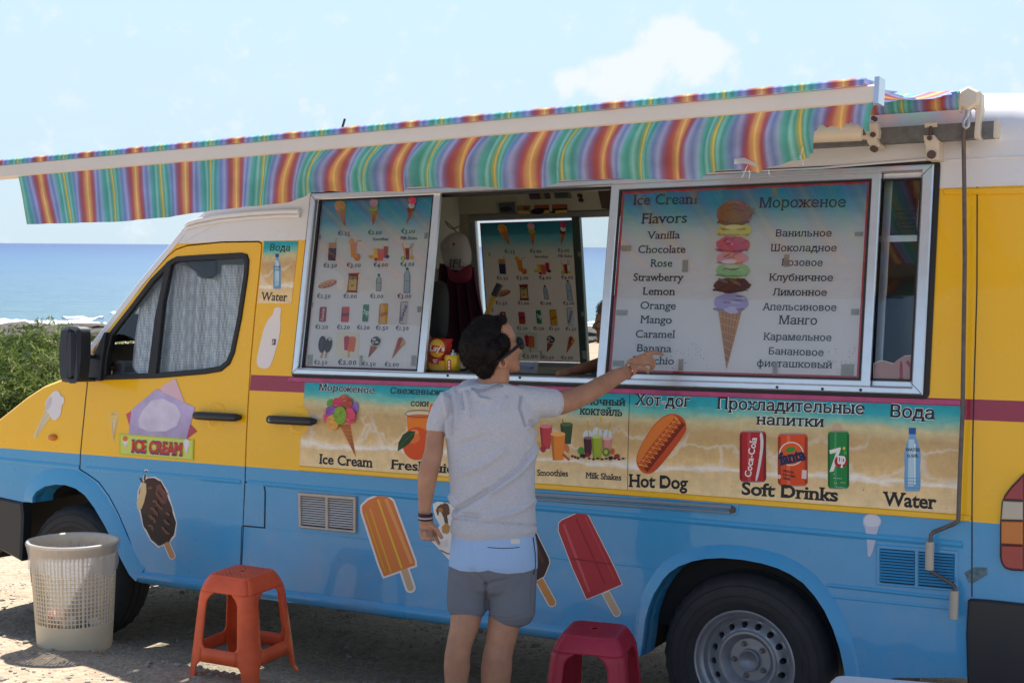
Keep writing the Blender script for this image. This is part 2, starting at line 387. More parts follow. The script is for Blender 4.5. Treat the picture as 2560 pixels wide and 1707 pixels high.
arch_r = sp('M', [(20, 1085), (45, 950), (75, 700), (110, 570), (165, 430), (260, 280), (330, 205), (420, 145), (560, 90), (700, 62), (880, 52), (1100, 72), (1300, 110), (1460, 158), (1600, 225), (1730, 315), (1850, 450), (1950, 600), (2040, 790), (2110, 1000), (2150, 1180), (2185, 1400)])
SILL = .37
roof_l = sp('A', [(1180, 462)]) + sp('O', [(516, 527), (560, 490)])
nose = [(-4.50, .93), (-4.46, .99), (-4.36, 1.045)] + sp('P', [(0, 965), (60, 917), (100, 891), (150, 872), (172, 866)])
apil = sp('A', [(555, 1245), (700, 1058), (870, 835), (1000, 680), (1100, 560), (1150, 498)])
ROOFJ = 2.34
REAR = 1.02
body_out = [(-4.50, .74)] + nose + apil + roof_l + [(-2.62, ROOFJ), (REAR, ROOFJ), (REAR, .70), (.862, .698), (.858, .42)] \
    + [(.60, .385)] + list(reversed(arch_r)) + [(arch_r[0][0] - .01, SILL)] + [(arch_f[-1][0] + .05, SILL - .005)] + list(reversed(arch_f)) + sp('B', [(110, 688), (0, 664)])
body_out = ccw(body_out)
HX0, HX1, HZ0, HZ1 = -2.222, .668, 1.412, 2.262
hatch = rect(HX0 + .012, HZ0 + .012, HX1 - .012, HZ1 - .012)
side_p = slab('side_body', [body_out, offs(door_outer, -.004), hatch], -.04, 0, PAINT, van)
slab('gap_backing', [offs(door_outer, -.02), offs(door_outer, .03)], -.045, -.038, DARK, van)
door = slab('front_door', [offs(door_outer, .003), win_hole], -.035, .001, PAINT, van, cham=.002)
# wheel arch flares
def flare(name, pts, d, w):
    a = pts; n = len(a); mb = MB(); outr = []
    for i in range(n):
        e = (Vector(a[min(i + 1, n - 1)]) - Vector(a[max(i - 1, 0)])).normalized(); outr.append(Vector(a[i]) + Vector((-e.y, e.x)) * d)
    sec = [(0, -.12), (0, w), (.012, w + .006), (.6, w * .8), (1, 0.0005)]
    vs = []
    for i in range(n):
        for f_, ww in sec: p = Vector(a[i]).lerp(outr[i], f_); vs.append((p.x, p.y, ww))
    k = len(sec); mb.add(vs, [(i * k + j, (i + 1) * k + j, (i + 1) * k + j + 1, i * k + j + 1) for i in range(n - 1) for j in range(k - 1)])
    return mb.wall(name, PAINT, van, ang=50)
flare('wheel_arch', arch_f, .085, .012); flare('wheel_arch', arch_r, .05, .014)
# rolled sill under the doors
mb = MB(); s0 = sp('B', [(672, 1072)])[0][0]; s1 = arch_r[0][0]
prof = [(.002, .415), (.012, .405), (.014, .385), (.006, .362), (-.03, .348), (-.12, .345)]
vs = []; n = 24
for i in range(n + 1):
    x = s0 + (s1 - s0) * i / n
    for w, z in prof: vs.append((x, z, w))
k = len(prof); mb.add(vs, [(i * k + j, (i + 1) * k + j, (i + 1) * k + j + 1, i * k + j + 1) for i in range(n) for j in range(k - 1)]); mb.wall('sill', PAINT, van, ang=60)
# swage lines pressed into the panels
def crease(pts, h=.0045, wd=.013, name='panel_crease', par=van):
    mb = MB(); vs = []
    for (u, v) in pts: vs += [(u, v - wd, .0008), (u, v - wd * .2, h), (u, v + wd * .5, h * .7), (u, v + wd, .0008)]
    for i in range(len(pts) - 1):
        for j in range(3): mb.add([vs[i * 4 + j], vs[i * 4 + j + 1], vs[i * 4 + 5 + j], vs[i * 4 + 4 + j]], [(0, 3, 2, 1)])
    return mb.wall(name, PAINT, par, ang=10)
def lin(a, b, n=8): return [(a[0] + (b[0] - a[0]) * i / n, a[1] + (b[1] - a[1]) * i / n) for i in range(n + 1)]
dl = min(p[0] for p in door_outer) + .03
crease(lin((-3.52, .90), (-2.50, .895)), par=door); crease(lin((-2.46, .895), (REAR - .2, .885), 20)); crease(lin((-4.45, .91), (-3.57, .90)))
crease(lin(*sp('B', [(630, 747), (1172, 800)])), .0013, .005, par=door)
crease(lin(sp('B', [(1290, 815)])[0], sp('J', [(2130, 600)])[0], 14), .0013, .005)
crease(lin(*sp('H', [(500, 838), (1400, 935)])), .004, .008)
crease(lin(*sp('H', [(500, 922), (1390, 1010)])), .002, .006)
# filler flap behind the door, rear corner seam, sliding door rail
fl = ccw(sp('B', [(1192, 592), (1282, 600), (1288, 640), (1285, 812), (1182, 803)]))
slab('gap_backing', [offs(fl, -.004)], 0, .0012, DARK, van)
slab('filler_flap', [offs(fl, .002)], .0005, .004, PAINT, van, cham=.0015)
def seam(pts, wd=.0035, w=.0015, name='panel_gap', m=None):
    mb = MB(); 
    for a, b in zip(pts[:-1], pts[1:]):
        e = (Vector(b) - Vector(a)).normalized(); n_ = Vector((-e.y, e.x)) * wd
        mb.add([(a[0] - n_.x, a[1] - n_.y, w), (b[0] - n_.x, b[1] - n_.y, w), (b[0] + n_.x, b[1] + n_.y, w), (a[0] + n_.x, a[1] + n_.y, w)], [(0, 1, 2, 3)])
    return mb.wall(name, m or RUBBER, van)
seam([(.823, 2.172), (.838, 1.8), (.846, 1.27), (.853, .9), (.857, .705)], .0022)
seam(sp('B', [(1175, 805), (1166, 1098)]), .003)
seam(sp('B', [(425, 112), (408, 280), (391, 455), (388, 530)]), .0028)
rail = ccw(sp('F', [(75, 585), (1128, 652), (1130, 665), (1122, 712), (1105, 720), (75, 640)]))
rail[:] = [(u if u > -1.35 else u, v) for u, v in rail]
slab('slide_rail_recess', [rail], .001, .003, PAINT, van, cham=.001)
mb = MB(); ra, rb = sp('F', [(70, 607), (1095, 675)]); mb.tube([(ra[0], ra[1], .008), (rb[0], rb[1], .008)], .009, 8); ra, rb = sp('F', [(70, 632), (1090, 702)]); mb.tube([(ra[0], ra[1], .006), (rb[0], rb[1], .006)], .006, 8)
mb.wall('slide_rail', pmat('rail_metal', (.25, .33, .42), .35, metal=.5), van)
mb = MB(); c_ = sp('F', [(1098, 688)])[0]; mb.tube([(c_[0], c_[1], .004), (c_[0], c_[1], .012)], .013, 12); mb.wall('rail_bolt', pmat('rusty_steel', (.12, .08, .07), .6, metal=.4), van)
# window of the door
wl_ = offs(win_hole, -.001); inner = offs(win_hole, .026)
slab('window_seal', [wl_, inner], -.03, .010, RUBBER, door, cham=.004)
bar = ccw(sp('A', [(1056, 700), (1098, 672), (1040, 950), (992, 1415), (940, 1418), (985, 1050)]))
slab('window_divider', [bar], -.02, .011, RUBBER, door, cham=.003)
slab('window_pane', [offs(win_hole, .012)], -.006, -.003, thin_glass('cab_glass', (.94, .97, .98), .9), door)
sail = ccw(sp('A', [(556, 1285), (600, 1300), (640, 1225), (692, 1140), (668, 1300), (655, 1446), (580, 1443), (556, 1440)]))
slab('mirror_mount', [sail], 0, .03, BLACK, door, cham=.006)
def handle(u0, u1, v, par, flip=1):
    mb = MB(); cu = (u0 + u1) / 2
    dish = ell(cu - .0 * flip, v, .055, .05, 24)
    r_ = [ell(cu, v, .064, .060, 24), ell(cu, v, .050, .046, 24), ell(cu, v, .035, .030, 24)]
    return r_
for (hp, par, keyx) in (([(958, 268), (1182, 276)], door, .82), ([(1314, 286), (1548, 296)], van, .13)):
    (u0, v0), (u1, v1) = sp('B', hp); v = (v0 + v1) / 2; cu = u0 + (u1 - u0) * (.42 if par is door else .6)
    mb = MB(); rings = [(.078, .0006), (.070, .0035), (.060, .005), (.034, .002), (.0, .0015)]
    for (ra_, wa), (rb_, wb_) in zip(rings[:-1], rings[1:]):
        A_ = [(p[0], p[1], wa) for p in rrect(cu - ra_ * .72, v - ra_ * .85, cu + ra_ * .72, v + ra_ * .85, ra_ * .55, 5)]; B_ = [(p[0], p[1], wb_) for p in rrect(cu - rb_ * .72 - 1e-4, v - rb_ * .85 - 1e-4, cu + rb_ * .72 + 1e-4, v + rb_ * .85 + 1e-4, rb_ * .55, 5)]
        n_ = len(A_); mb.add(A_ + B_, [(i, (i + 1) % n_, n_ + (i + 1) % n_, n_ + i) for i in range(n_)])
    mb.wall('handle_recess', PAINT, par, ang=60)
    mb = MB(); n_ = 10
    mb.tube([(u0 + .004, v, .016), (u0 + .02, v, .03), (u0 + .05, v, .034), (u1 - .05, v, .034), (u1 - .02, v, .03), (u1 - .004, v, .016)], [.011, .019, .020, .020, .019, .011], 12, flatk=1.1)
    mb.box((u0 + .01, v - .01, .001), (u0 + .035, v + .01, .025)); mb.box((u1 - .035, v - .01, .001), (u1 - .01, v + .01, .025))
    h = mb.wall('door_handle', BLACK, par, ang=40)
    mb = MB(); ku = u0 + (u1 - u0) * keyx; mb.tube([(ku, v, .045), (ku, v, .052)], .008, 12); mb.wall('key_lock', ALU, h)
# indicator repeater
c_ = sp('B', [(259, 375)])[0]; mb = MB(); mb.ball((c_[0], c_[1], .006), (.03, .017, .014), 16, 8); mb.wall('side_indicator', pmat('amber_lens', (.75, .22, .02), .25, trans=.2), van, ang=60)

ai = [(u + .030, v - .012) for u, v in apil]
slab('pillar_trim', [ccw(apil + sp('A', [(1190, 470), (1400, 440), (1180, 560)]) + ai[::-1])], .0004, .0022, WHITE, van)
# --- roof, front and rear skin
def skin(name, line, prof, m, kind='top'):
    """line: (u, v) outline points on the near side; prof: (t 0..1 across, inset along outline normal)"""
    mb = MB(); n = len(line); vs = []
    for i in range(n):
        e = (Vector(line[min(i + 1, n - 1)]) - Vector(line[max(i - 1, 0)])).normalized(); nn = Vector((-e.y, e.x))
        for t, b_ in prof:
            q = Vector(line[i]) + nn * b_; ya, yb = Yv(line[i][1]), FARY - Yv(line[i][1]); vs.append((q.x, ya + (yb - ya) * t, q.y))
    k = len(prof); mb.add(vs, [(i * k + j, (i + 1) * k + j, (i + 1) * k + j + 1, i * k + j + 1) for i in range(n - 1) for j in range(k - 1)])
    o = mb.build(name, m, van, smooth=True); o.data.set_sharp_from_angle(angle=math.radians(60)); return o
pr = [(0, 0), (.006, .010), (.02, .019), (.05, .032), (.12, .05), (.3, .07), (.5, .075), (.7, .07), (.88, .05), (.95, .032), (.98, .019), (.994, .010), (1, 0)]
skin('bonnet', [(-4.50, .74)] + nose, [(t, b * .9) for t, b in pr], PAINT)
fr_ = apil + roof_l
skin('front_surround', [nose[-1]] + [apil[0]], pr, BLACK)
ws = [p for p in apil]
skin('windscreen_pillar', ws, pr[:4], WHITE); skin('windscreen_pillar', ws, pr[-4:], WHITE)
skin('windscreen', ws, pr[3:-3], thin_glass('screen_glass', (.8, .88, .86), 1.0))
# high roof: cross section sweeps, rounded front and rear
mb = MB(); vs = []
sec = [(0, 0), (.004, .055), (.02, .115), (.06, .17), (.14, .215), (.28, .245), (.5, .255), (.72, .245), (.86, .215), (.94, .17), (.98, .115), (.996, .055), (1, 0)]
st = [(-2.80, 0), (-2.60, .16), (-2.45, .45), (-2.3, .68), (-2.1, .85), (-1.8, .95), (-1.2, 1), (.2, 1), (.75, .99), (.93, .93), (1.03, .80), (1.09, .55), (1.12, .25), (1.125, 0)]
for x, f_ in st:
    for t, h in sec:
        ya, yb = Yv(ROOFJ), FARY - Yv(ROOFJ); vs.append((x, ya + (yb - ya) * t, ROOFJ + h * (1.0 * f_)))
k = len(sec); mb.add(vs, [(i * k + j, (i + 1) * k + j, (i + 1) * k + j + 1, i * k + j + 1) for i in range(len(st) - 1) for j in range(k - 1)])
o = mb.build('high_roof', WHITE, van, smooth=True)
skin('roof_front', [apil[-1]] + roof_l + [(-2.80, ROOFJ)], [(t, b * .6) for t, b in pr], WHITE)
# gutter lips
lipn = sp('A', [(1182, 470), (1205, 452), (1260, 436), (1400, 408), (1600, 388), (1790, 377), (1905, 375)])
mb = MB(); mb.tube([(u, v, .012) for u, v in lipn], [.006] + [.013] * 5 + [.014], 8); mb.tube([(u, v - .022, .006) for u, v in lipn], [.004] + [.010] * 6, 8)
mb.wall('roof_lip', WHITE, van, ang=60)
a_, b_ = sp('G', [(860, 768), (1640, 708)]); mb = MB(); mb.tube([(a_[0] - 2.2, a_[1], .004), (a_[0], a_[1], .004), (b_[0], b_[1] + .003, .003)], .006, 8); mb.wall('roof_lip', WHITE, van)
a_, b_ = sp('G', [(1790, 706), (2352, 686)]); mb = MB(); mb.tube([(a_[0], a_[1], .001), (b_[0], b_[1], .001)], [.003, .006], 8); mb.wall('roof_lip', WHITE, van)
# yellow upper edge piece at the rear
yl = ccw(sp('G', [(1762, 925), (1790, 918), (2352, 906), (2352, 958), (1765, 960)])); slab('yellow_trim', [yl], .001, .008, pmat('yellow_paint', (.90, .49, .0), .35, coat=.3), van, cham=.003)
# rear: rounded corner and rear wall
mb = MB(); vs = []; zs = [.70 + (ROOFJ - .70) * i / 16 for i in range(17)]
cs = [(REAR + .12 * math.sin(math.radians(a)), .12 * (1 - math.cos(math.radians(a)))) for a in range(0, 91, 10)]
for z in zs:
    for x, d in cs: vs.append((x, Yv(z) + d, z))
    vs.append((REAR + .12, FARY - Yv(z), z))
k = len(cs) + 1; mb.add(vs, [(i * k + j, i * k + j + 1, (i + 1) * k + j + 1, (i + 1) * k + j) for i in range(16) for j in range(k - 1)])
o = mb.build('rear_corner', PAINT, van, smooth=True); o.data.set_sharp_from_angle(angle=math.radians(40))
# far side with its window opening
fh = ccw(sp('P', [(1095, 506), (1480, 503), (1480, 838), (1090, 833)], far=True)); fx0 = side(*px('D', 400, 600), 0, True)[0]; fx1 = fx0 + 1.9; fz0, fz1 = 1.44, 2.245
far_out = [(-4.50, .74)] + nose + apil + roof_l + [(-2.62, ROOFJ), (REAR, ROOFJ), (REAR, .5), (-4.4, .5)]
slab('far_side_body', [ccw(far_out), rect(fx0, fz0, fx1, fz1)], -.03, 0, INNER, van, far=True)
mb = MB(); mb.box((-4.3, .45, .40), (1.1, 1.6, .44)); mb.build('floor_pan', DARK, van)
mb = MB(); mb.box((-2.42, .30, .9), (-2.40, 1.9, 1.35)); mb.build('bulkhead', pmat('bulkhead_grey', (.05, .05, .055), .7), van)
# bumpers
mb = MB(); fb = [(-4.62, .52), (-4.64, .62), (-4.60, .74), (-4.50, .765)]
bp_ = sp('B', [(0, 668), (112, 690), (118, 760), (108, 975)])
outl = ccw([(-4.60, .25), (-4.62, .70)] + [(-4.50, .745)] + [bp_[0], bp_[1], bp_[2], bp_[3]] + sp('B', [(0, 915)]) + [(-4.4, .27)])
slab2(mb, [outl], -.05, .012, 0, .01); mb.box((-4.66, .30, -1.75), (-4.55, .72, .005)); mb.wall('front_bumper', BLACK, van)
rb_o = ccw(sp('H', [(1547, 1600), (1536, 1200), (1550, 950), (1570, 936), (1700, 945)]) + [(1.16, .70), (1.18, .25)])
mb = MB(); slab2(mb, [rb_o], -.3, .015, 0, .008); mb.box((1.10, .27, -1.8), (1.2, .70, .01)); mb.wall('rear_bumper', BLACK, van)
# tail light: lens sections
RED = pmat('red_lens', (.30, .010, .016), .18, coat=.4); CLR = pmat('clear_lens', (.46, .41, .33), .2, coat=.4); AMB = pmat('orange_lens', (.52, .14, .008), .2, coat=.4)
x0l, x1l = sp('T', [(562, 700)])[0][0], REAR + .03
tl = [(REAR - .004, sp('T', [(830, 115)])[0][1])]
lt = [('red_lens', RED, ccw(sp('T', [(830, 118), (700, 255), (628, 345), (596, 402), (830, 412)]))), ('clear_lens', CLR, ccw(sp('T', [(592, 410), (830, 420), (830, 640), (572, 634)]))),
      ('orange_lens', AMB, ccw(sp('T', [(572, 642), (830, 648), (830, 925), (570, 912)]))), ('red_lens', RED, ccw(sp('T', [(570, 920), (830, 930), (830, 1212), (680, 1202), (620, 1180), (585, 1130), (570, 1060)])))]
back = ccw(sp('T', [(835, 100), (690, 248), (615, 345), (578, 430), (560, 640), (556, 1060), (575, 1140), (615, 1195), (680, 1218), (835, 1228)]))
bk = slab('tail_light', [back], 0, .012, BLACK, van, cham=.003)
for nm, m_, lp in lt: slab(nm, [offs(lp, .002)], .008, .02, m_, bk, cham=.003)
# scratched sticker rest
sc_ = ccw(sp('H', [(1520, 745), (1600, 705), (1690, 708), (1692, 760), (1580, 828), (1550, 815)])); slab('worn_sticker', [sc_], .0005, .0014, pmat('worn_grey', (.09, .16, .2), .6, var=.4, vscale=60), van)
# vents
def vent(c, q, lab, fm, sm, nsl, frame=.012, w=.012):
    tl_, tr_, br_, bl_ = sp(c, q); tl_, tr_, br_, bl_ = map(Vector, (tl_, tr_, br_, bl_))
    def P2(s_, t_): return (tl_.lerp(tr_, s_)).lerp(bl_.lerp(br_, s_), t_)
    def quad(a, b, c2, d): return ccw([tuple(P2(a, b)), tuple(P2(c2, b)), tuple(P2(c2, d)), tuple(P2(a, d))])
    ow = quad(0, 0, 1, 1); h1 = quad(.045, .1, .475, .93); h2 = quad(.525, .1, .955, .93)
    fr = slab('vent', [ow, h1, h2], 0, w, fm, van, lab, cham=.003)
    slab('vent_cavity', [quad(.02, .05, .98, .97)], .0005, .002, DARK, fr)
    for h in ((.045, .475), (.525, .955)):
        for i in range(nsl):
            t0 = .12 + .80 * i / nsl; a, b = P2(h[0], t0), P2(h[1], t0); dz = .8 * (tl_ - bl_).length / nsl
            mb = MB(); mb.add([(a.x, a.y, .002), (b.x, b.y, .002), (b.x, b.y - dz * .55, .0085), (a.x, a.y - dz * .55, .0085), (b.x, b.y - dz * .68, .006), (a.x, a.y - dz * .68, .006)], [(0, 1, 2, 3), (3, 2, 4, 5)]); mb.wall('slat', sm, fr, smooth=False)
vent('K', [(113, 1135), (680, 1178), (677, 1535), (120, 1480)], 'small silver framed vent grille', pmat('dirty_alu', (.42, .36, .32), .45, metal=.4, var=.15, vscale=30), pmat('grey_slat', (.55, .53, .52), .45), 12, w=.014)
vent('H', [(868, 535), (1475, 582), (1470, 888), (868, 835)], 'blue painted double vent grille', PAINT, PAINT, 11, w=.006)
# wheels
def wheel(u, name='wheel'):
    cv = Vector((u, .06, .35))
    wroot_m = pmat('tyre_rubber', (.022, .022, .025), .75, var=.25, vscale=18, bump=.04, bscale=90)
    mb = MB(); R = .35
    prof = [(.2, .03), (.203, -.012), (.21, -.020), (.25, -.030), (.29, -.030), (.315, -.022), (.332, -.004), (.343, .012), (.348, .025), (.349, .055), (.343, .058), (.343, .064), (.35, .067), (.35, .098), (.343, .1), (.343, .106), (.35, .109), (.349, .14), (.343, .143), (.343, .149), (.348, .152), (.343, .18), (.315, .215), (.25, .22), (.2, .2)]
    seg = 72; vs = []
    for j, (r, h) in enumerate(prof):
        for k_ in range(seg):
            t = 2 * math.pi * k_ / seg; rr = r
            if j in (6, 7, 8, 20, 21) and k_ % 2: rr = r - .006
            vs.append((cv.x + rr * math.cos(t), cv.y + h, cv.z + rr * math.sin(t)))
    mb.add(vs, [(j * seg + k_, j * seg + (k_ + 1) % seg, (j + 1) * seg + (k_ + 1) % seg, (j + 1) * seg + k_) for j in range(len(prof) - 1) for k_ in range(seg)])
    for rr, hh in ((.235, -.0275), (.262, -.0305), (.3, -.0285)):
        mb.lathe([(rr, hh), (rr + .003, hh - .0025), (rr + .006, hh)], cv, 72, 0, 'Y')
    w = mb.build(name, wroot_m, van, smooth=True); w.data.set_sharp_from_angle(angle=math.radians(35))
    STEEL = pmat('wheel_silver', (.34, .35, .38), .42, metal=.6, var=.12, vscale=12)
    mb = MB(); rp = [(.208, .02), (.207, -.016), (.202, -.02), (.196, -.017), (.192, .0), (.184, .012), (.178, .016), (.172, .045), (.160, .055)]
    mb.lathe(rp, cv, 64, 0, 'Y')
    # disc with ventilation holes
    hl = [[(r_ * .0, 0)] for r_ in ()]
    outer = ell(0, 0, .161, n=64); holes = [ell(.1415 * math.cos(a), .1415 * math.sin(a), .0125, n=12) for a in [2 * math.pi * (i + .3) / 16 for i in range(16)]]
    fv, tr = tess([outer, ell(0, 0, .122, n=48)] + holes); 
    def dz(r): return .055 - .028 * sstep(.16, .122, r)
    mb.add([(cv.x + x, cv.y + dz(math.hypot(x, y)), cv.z + y) for x, y in fv], tr)
    for h in holes: mb.add([(cv.x + x, cv.y + dz(.14), cv.z + y) for x, y in h] + [(cv.x + x, cv.y + .075, cv.z + y) for x, y in h], [(i, (i + 1) % 12, 12 + (i + 1) % 12, 12 + i) for i in range(12)])
    mb.lathe([(.122, .027), (.116, .020), (.108, .020), (.098, .032), (.088, .056), (.082, .062), (.078, .062), (.044, .062), (.0425, .048)], cv, 48, 0, 'Y')
    rim = mb.build('rim', STEEL, w, smooth=True); rim.data.set_sharp_from_angle(angle=math.radians(35))
    mb = MB(); mb.lathe([(.165, .09), (.0, .09)], cv, 32, 0, 'Y'); mb.build('brake_drum', DARK, w)
    mb = MB(); mb.lathe([(.043, .06), (.043, .040), (.039, .036), (.036, .040), (.033, .046), (.0, .05)], cv, 32, 0, 'Y'); mb.build('hub_cap', pmat('hub_grey', (.26, .27, .3), .45, metal=.5), w, smooth=True)
    for i in range(5):
        a = math.radians(112 + 72 * i); c2 = Vector((cv.x + .065 * math.cos(a), cv.y + .062, cv.z + .065 * math.sin(a)))
        mb = MB(); mb.lathe([(.0125, 0), (.0125, -.004), (.009, -.005), (.009, -.018), (.006, -.021), (0, -.021)], c2, 6, 0, 'Y'); mb.build('wheel_bolt', pmat('bolt_steel', (.2, .19, .18), .5, metal=.6), w)
    return w
wheel(0.0); wheel(-3.63)
for (pts, wd) in ((arch_f, .36), (arch_r, .36)):
    mb = MB(); n = len(pts); vs = [(u, v, -.02) for u, v in pts] + [(u, v + .02, -.45) for u, v in pts]; mb.add(vs, [(i, i + 1, n + i + 1, n + i) for i in range(n - 1)])
    mb.wall('wheel_housing', pmat('underbody', (.03, .027, .024), .9, var=.3, vscale=10), van)
mb = MB(); mb.box((-3.1, .35, .33), (-.45, .55, .42)); mb.box((-2.9, 1.35, .30), (-.4, 1.5, .42)); mb.tube([(0, .3, .33), (0, 1.8, .33)], .06, 10); mb.tube([(-3.55, .3, .33), (-3.55, 1.8, .33)], .05, 10)
mb.build('chassis', DARK, van)
mb = MB()
for u in (0, -3.55): mb = MB(); mb.lathe([(.2, .0), (.35, .01), (.35, .19), (.2, .2), (0, .2)], (u, 1.68, .35), 40, 0, 'Y'); mb.build('wheel', MATS['tyre_rubber'], van)
# mirror
mirror = MB(); c0 = sp('A', [(470, 1270)], .14)[0]
mo = sp('A', [(418, 1140), (424, 1115), (452, 1102), (520, 1104), (540, 1118), (546, 1150), (545, 1300), (540, 1330), (530, 1446), (520, 1453), (430, 1455), (416, 1430), (406, 1300)], .16)
mo = smoothp(mo, 1); hol = smoothp(sp('A', [(484, 1135), (512, 1150), (520, 1200), (521, 1300), (526, 1440), (490, 1440), (484, 1300)], .16), 1)
slab2(mirror, [ccw(mo), hol], .13, .21, 0, .016); shell_ = smoothp(sp('A', [(418, 1140), (424, 1115), (452, 1102), (484, 1104), (490, 1140), (492, 1440), (470, 1453), (430, 1455), (416, 1430), (406, 1300)], .2), 1); slab2(mirror, [ccw(shell_)], .13, .215, 0, .030)
mi_ = ccw(sp('A', [(490, 1150), (506, 1165), (510, 1205), (508, 1440), (494, 1440), (490, 1200)], .15))
mirr = mirror.wall('door_mirror', BLACK, van)
slab('mirror_glass', [mi_], .135, .142, thin_glass('mirror_glass', (.3, .3, .3), 8), mirr)
mb = MB()
for (xa, ya), (xb, yb), r_ in (((548, 1290), (585, 1290), .013), ((540, 1440), (585, 1436), .011)):
    a = sp('A', [(xa, ya)], .14)[0]; b = sp('A', [(xb, yb)], .0)[0]; mb.tube([(a[0] - .03, a[1], .16), (b[0] + .03, b[1], .01)], r_, 10)
mb.wall('mirror_arm', BLACK, mirr)
# aerial on the roof
a_ = at(*px('L', 2014, 136), 6.4); b_ = at(*px('L', 2028, 88), 6.4); mb = MB(); mb.tube([VMI @ (a_ - (b_ - a_) * 3), VMI @ b_], .006, 6); mb.build('aerial', BLACK, van)
# cab interior: dashboard
mb = MB()
d0 = sp('A', [(690, 1335)], -.25)[0]
for i, (x0, y0, x1, y1, w0, w1) in enumerate(((700, 1322, 785, 1430, -.5, -.12), (800, 1328, 960, 1430, -.75, -.18), (690, 1400, 1000, 1440, -.9, -.1))):
    (ua, va), (ub, vb) = sp('A', [(x0, y1), (x1, y0)], w1); slab2(mb, [rrect(ua, va - .1, ub, vb, .03)], w0, w1, 0, .01)
mb.wall('dashboard', pmat('dash_grey', (.26, .27, .28), .6), van)
# ================================================================== PRINT: lettering with serifs, pictures
_tc = {}
def glyphs(txt, bold=0.0):
    """triangulated text (built-in font) plus slab serifs added to the stem ends; unit em, returns verts, tris, x extent"""
    key = (txt, round(bold, 4))
    if key in _tc: return _tc[key]
    cu = bpy.data.curves.new('t', 'FONT'); cu.body = txt
    o = bpy.data.objects.new('t', cu); COL.objects.link(o); bpy.context.view_layer.update()
    dg = bpy.context.evaluated_depsgraph_get(); e = o.evaluated_get(dg); loops = []; ctrl = []
    for s_ in e.to_curve(dg).splines:
        bp_ = s_.bezier_points; n = len(bp_); out = []
        for i in range(n):
            p, q = bp_[i], bp_[(i + 1) % n]; a, b_, c_, d = p.co, p.handle_right, q.handle_left, q.co; out.append((a.x, a.y))
            chord = (d - a).length; ctl = (b_ - a).length + (c_ - b_).length + (d - c_).length
            if ctl > chord * 1.004 and chord > .01:
                for k in (1, 2, 3):
                    t = k / 4; u = 1 - t; v = a * u ** 3 + b_ * (3 * u * u * t) + c_ * (3 * u * t * t) + d * t ** 3; out.append((v.x, v.y))
        loops.append(out); ctrl.append([(p.co.x, p.co.y) for p in bp_])
    e.to_curve_clear(); bpy.data.objects.remove(o); bpy.data.curves.remove(cu)
    vs, fs = [], []
    if loops:
        sg = 1 if area2(max(loops, key=lambda l: abs(area2(l)))) > 0 else -1
        outs = [l for l in loops if area2(l) * sg > 0]; holes = [l for l in loops if area2(l) * sg < 0]
        bb = lambda l: (min(p[0] for p in l), min(p[1] for p in l), max(p[0] for p in l), max(p[1] for p in l))
        inside = lambda h, l: bb(h)[0] > bb(l)[0] - 1e-4 and bb(h)[2] < bb(l)[2] + 1e-4 and bb(h)[1] > bb(l)[1] - 1e-4 and bb(h)[3] < bb(l)[3] + 1e-4
        outs += [h for h in holes if not any(inside(h, l) for l in outs)]
        for oi, l in enumerate(outs):
            B = bb(l); hs = [h for h in holes if bb(h)[0] > B[0] - 1e-4 and bb(h)[2] < B[2] + 1e-4 and bb(h)[1] > B[1] - 1e-4 and bb(h)[3] < B[3] + 1e-4]
            if bold: l = offs(l, -bold); hs = [offs(h, bold) for h in hs]
            fv, tr = tess([l] + hs); b0 = len(vs); vs += [(x, y, (oi % 5) * .25) for x, y in fv]; fs += [tuple(i + b0 for i in t) for t in tr]
        xh = .542 if any('\u0400' < ch < '\u0500' for ch in txt) else .449
        for pl in ctrl:
            n = len(pl); ymin = min(p[1] for p in pl); ymax = max(p[1] for p in pl)
            if ymax - ymin < .3: continue
            for i in range(n):
                (x0, y0), (x1, y1) = pl[i], pl[(i + 1) % n]
                if abs(y1 - y0) > .004 or not .05 < abs(x1 - x0) < .19: continue
                y = y0; x0, x1 = min(x0, x1), max(x0, x1)
                s2 = 1 if abs(y) < .012 or abs(y - ymin) < .01 else -1 if abs(y - ymax) < .02 or abs(y - xh) < .012 else 0
                if not s2: continue
                se, th = .058 + bold, .036 + bold; b0 = len(vs); ya = y - s2 * bold
                vs += [(x0 - se, ya, 1.3), (x1 + se, ya, 1.3), (x1 + se, ya + s2 * th, 1.3), (x1 + bold * .8, ya + s2 * (th + .055), 1.3), (x0 - bold * .8, ya + s2 * (th + .055), 1.3), (x0 - se, ya + s2 * th, 1.3)]
                fs.append(tuple(range(b0, b0 + 6)) if s2 > 0 else tuple(range(b0 + 5, b0 - 1, -1)))
    xs = [v[0] for v in vs] or [0, 1]
    r = (vs, fs, min(xs), max(xs)); _tc[key] = r; return r
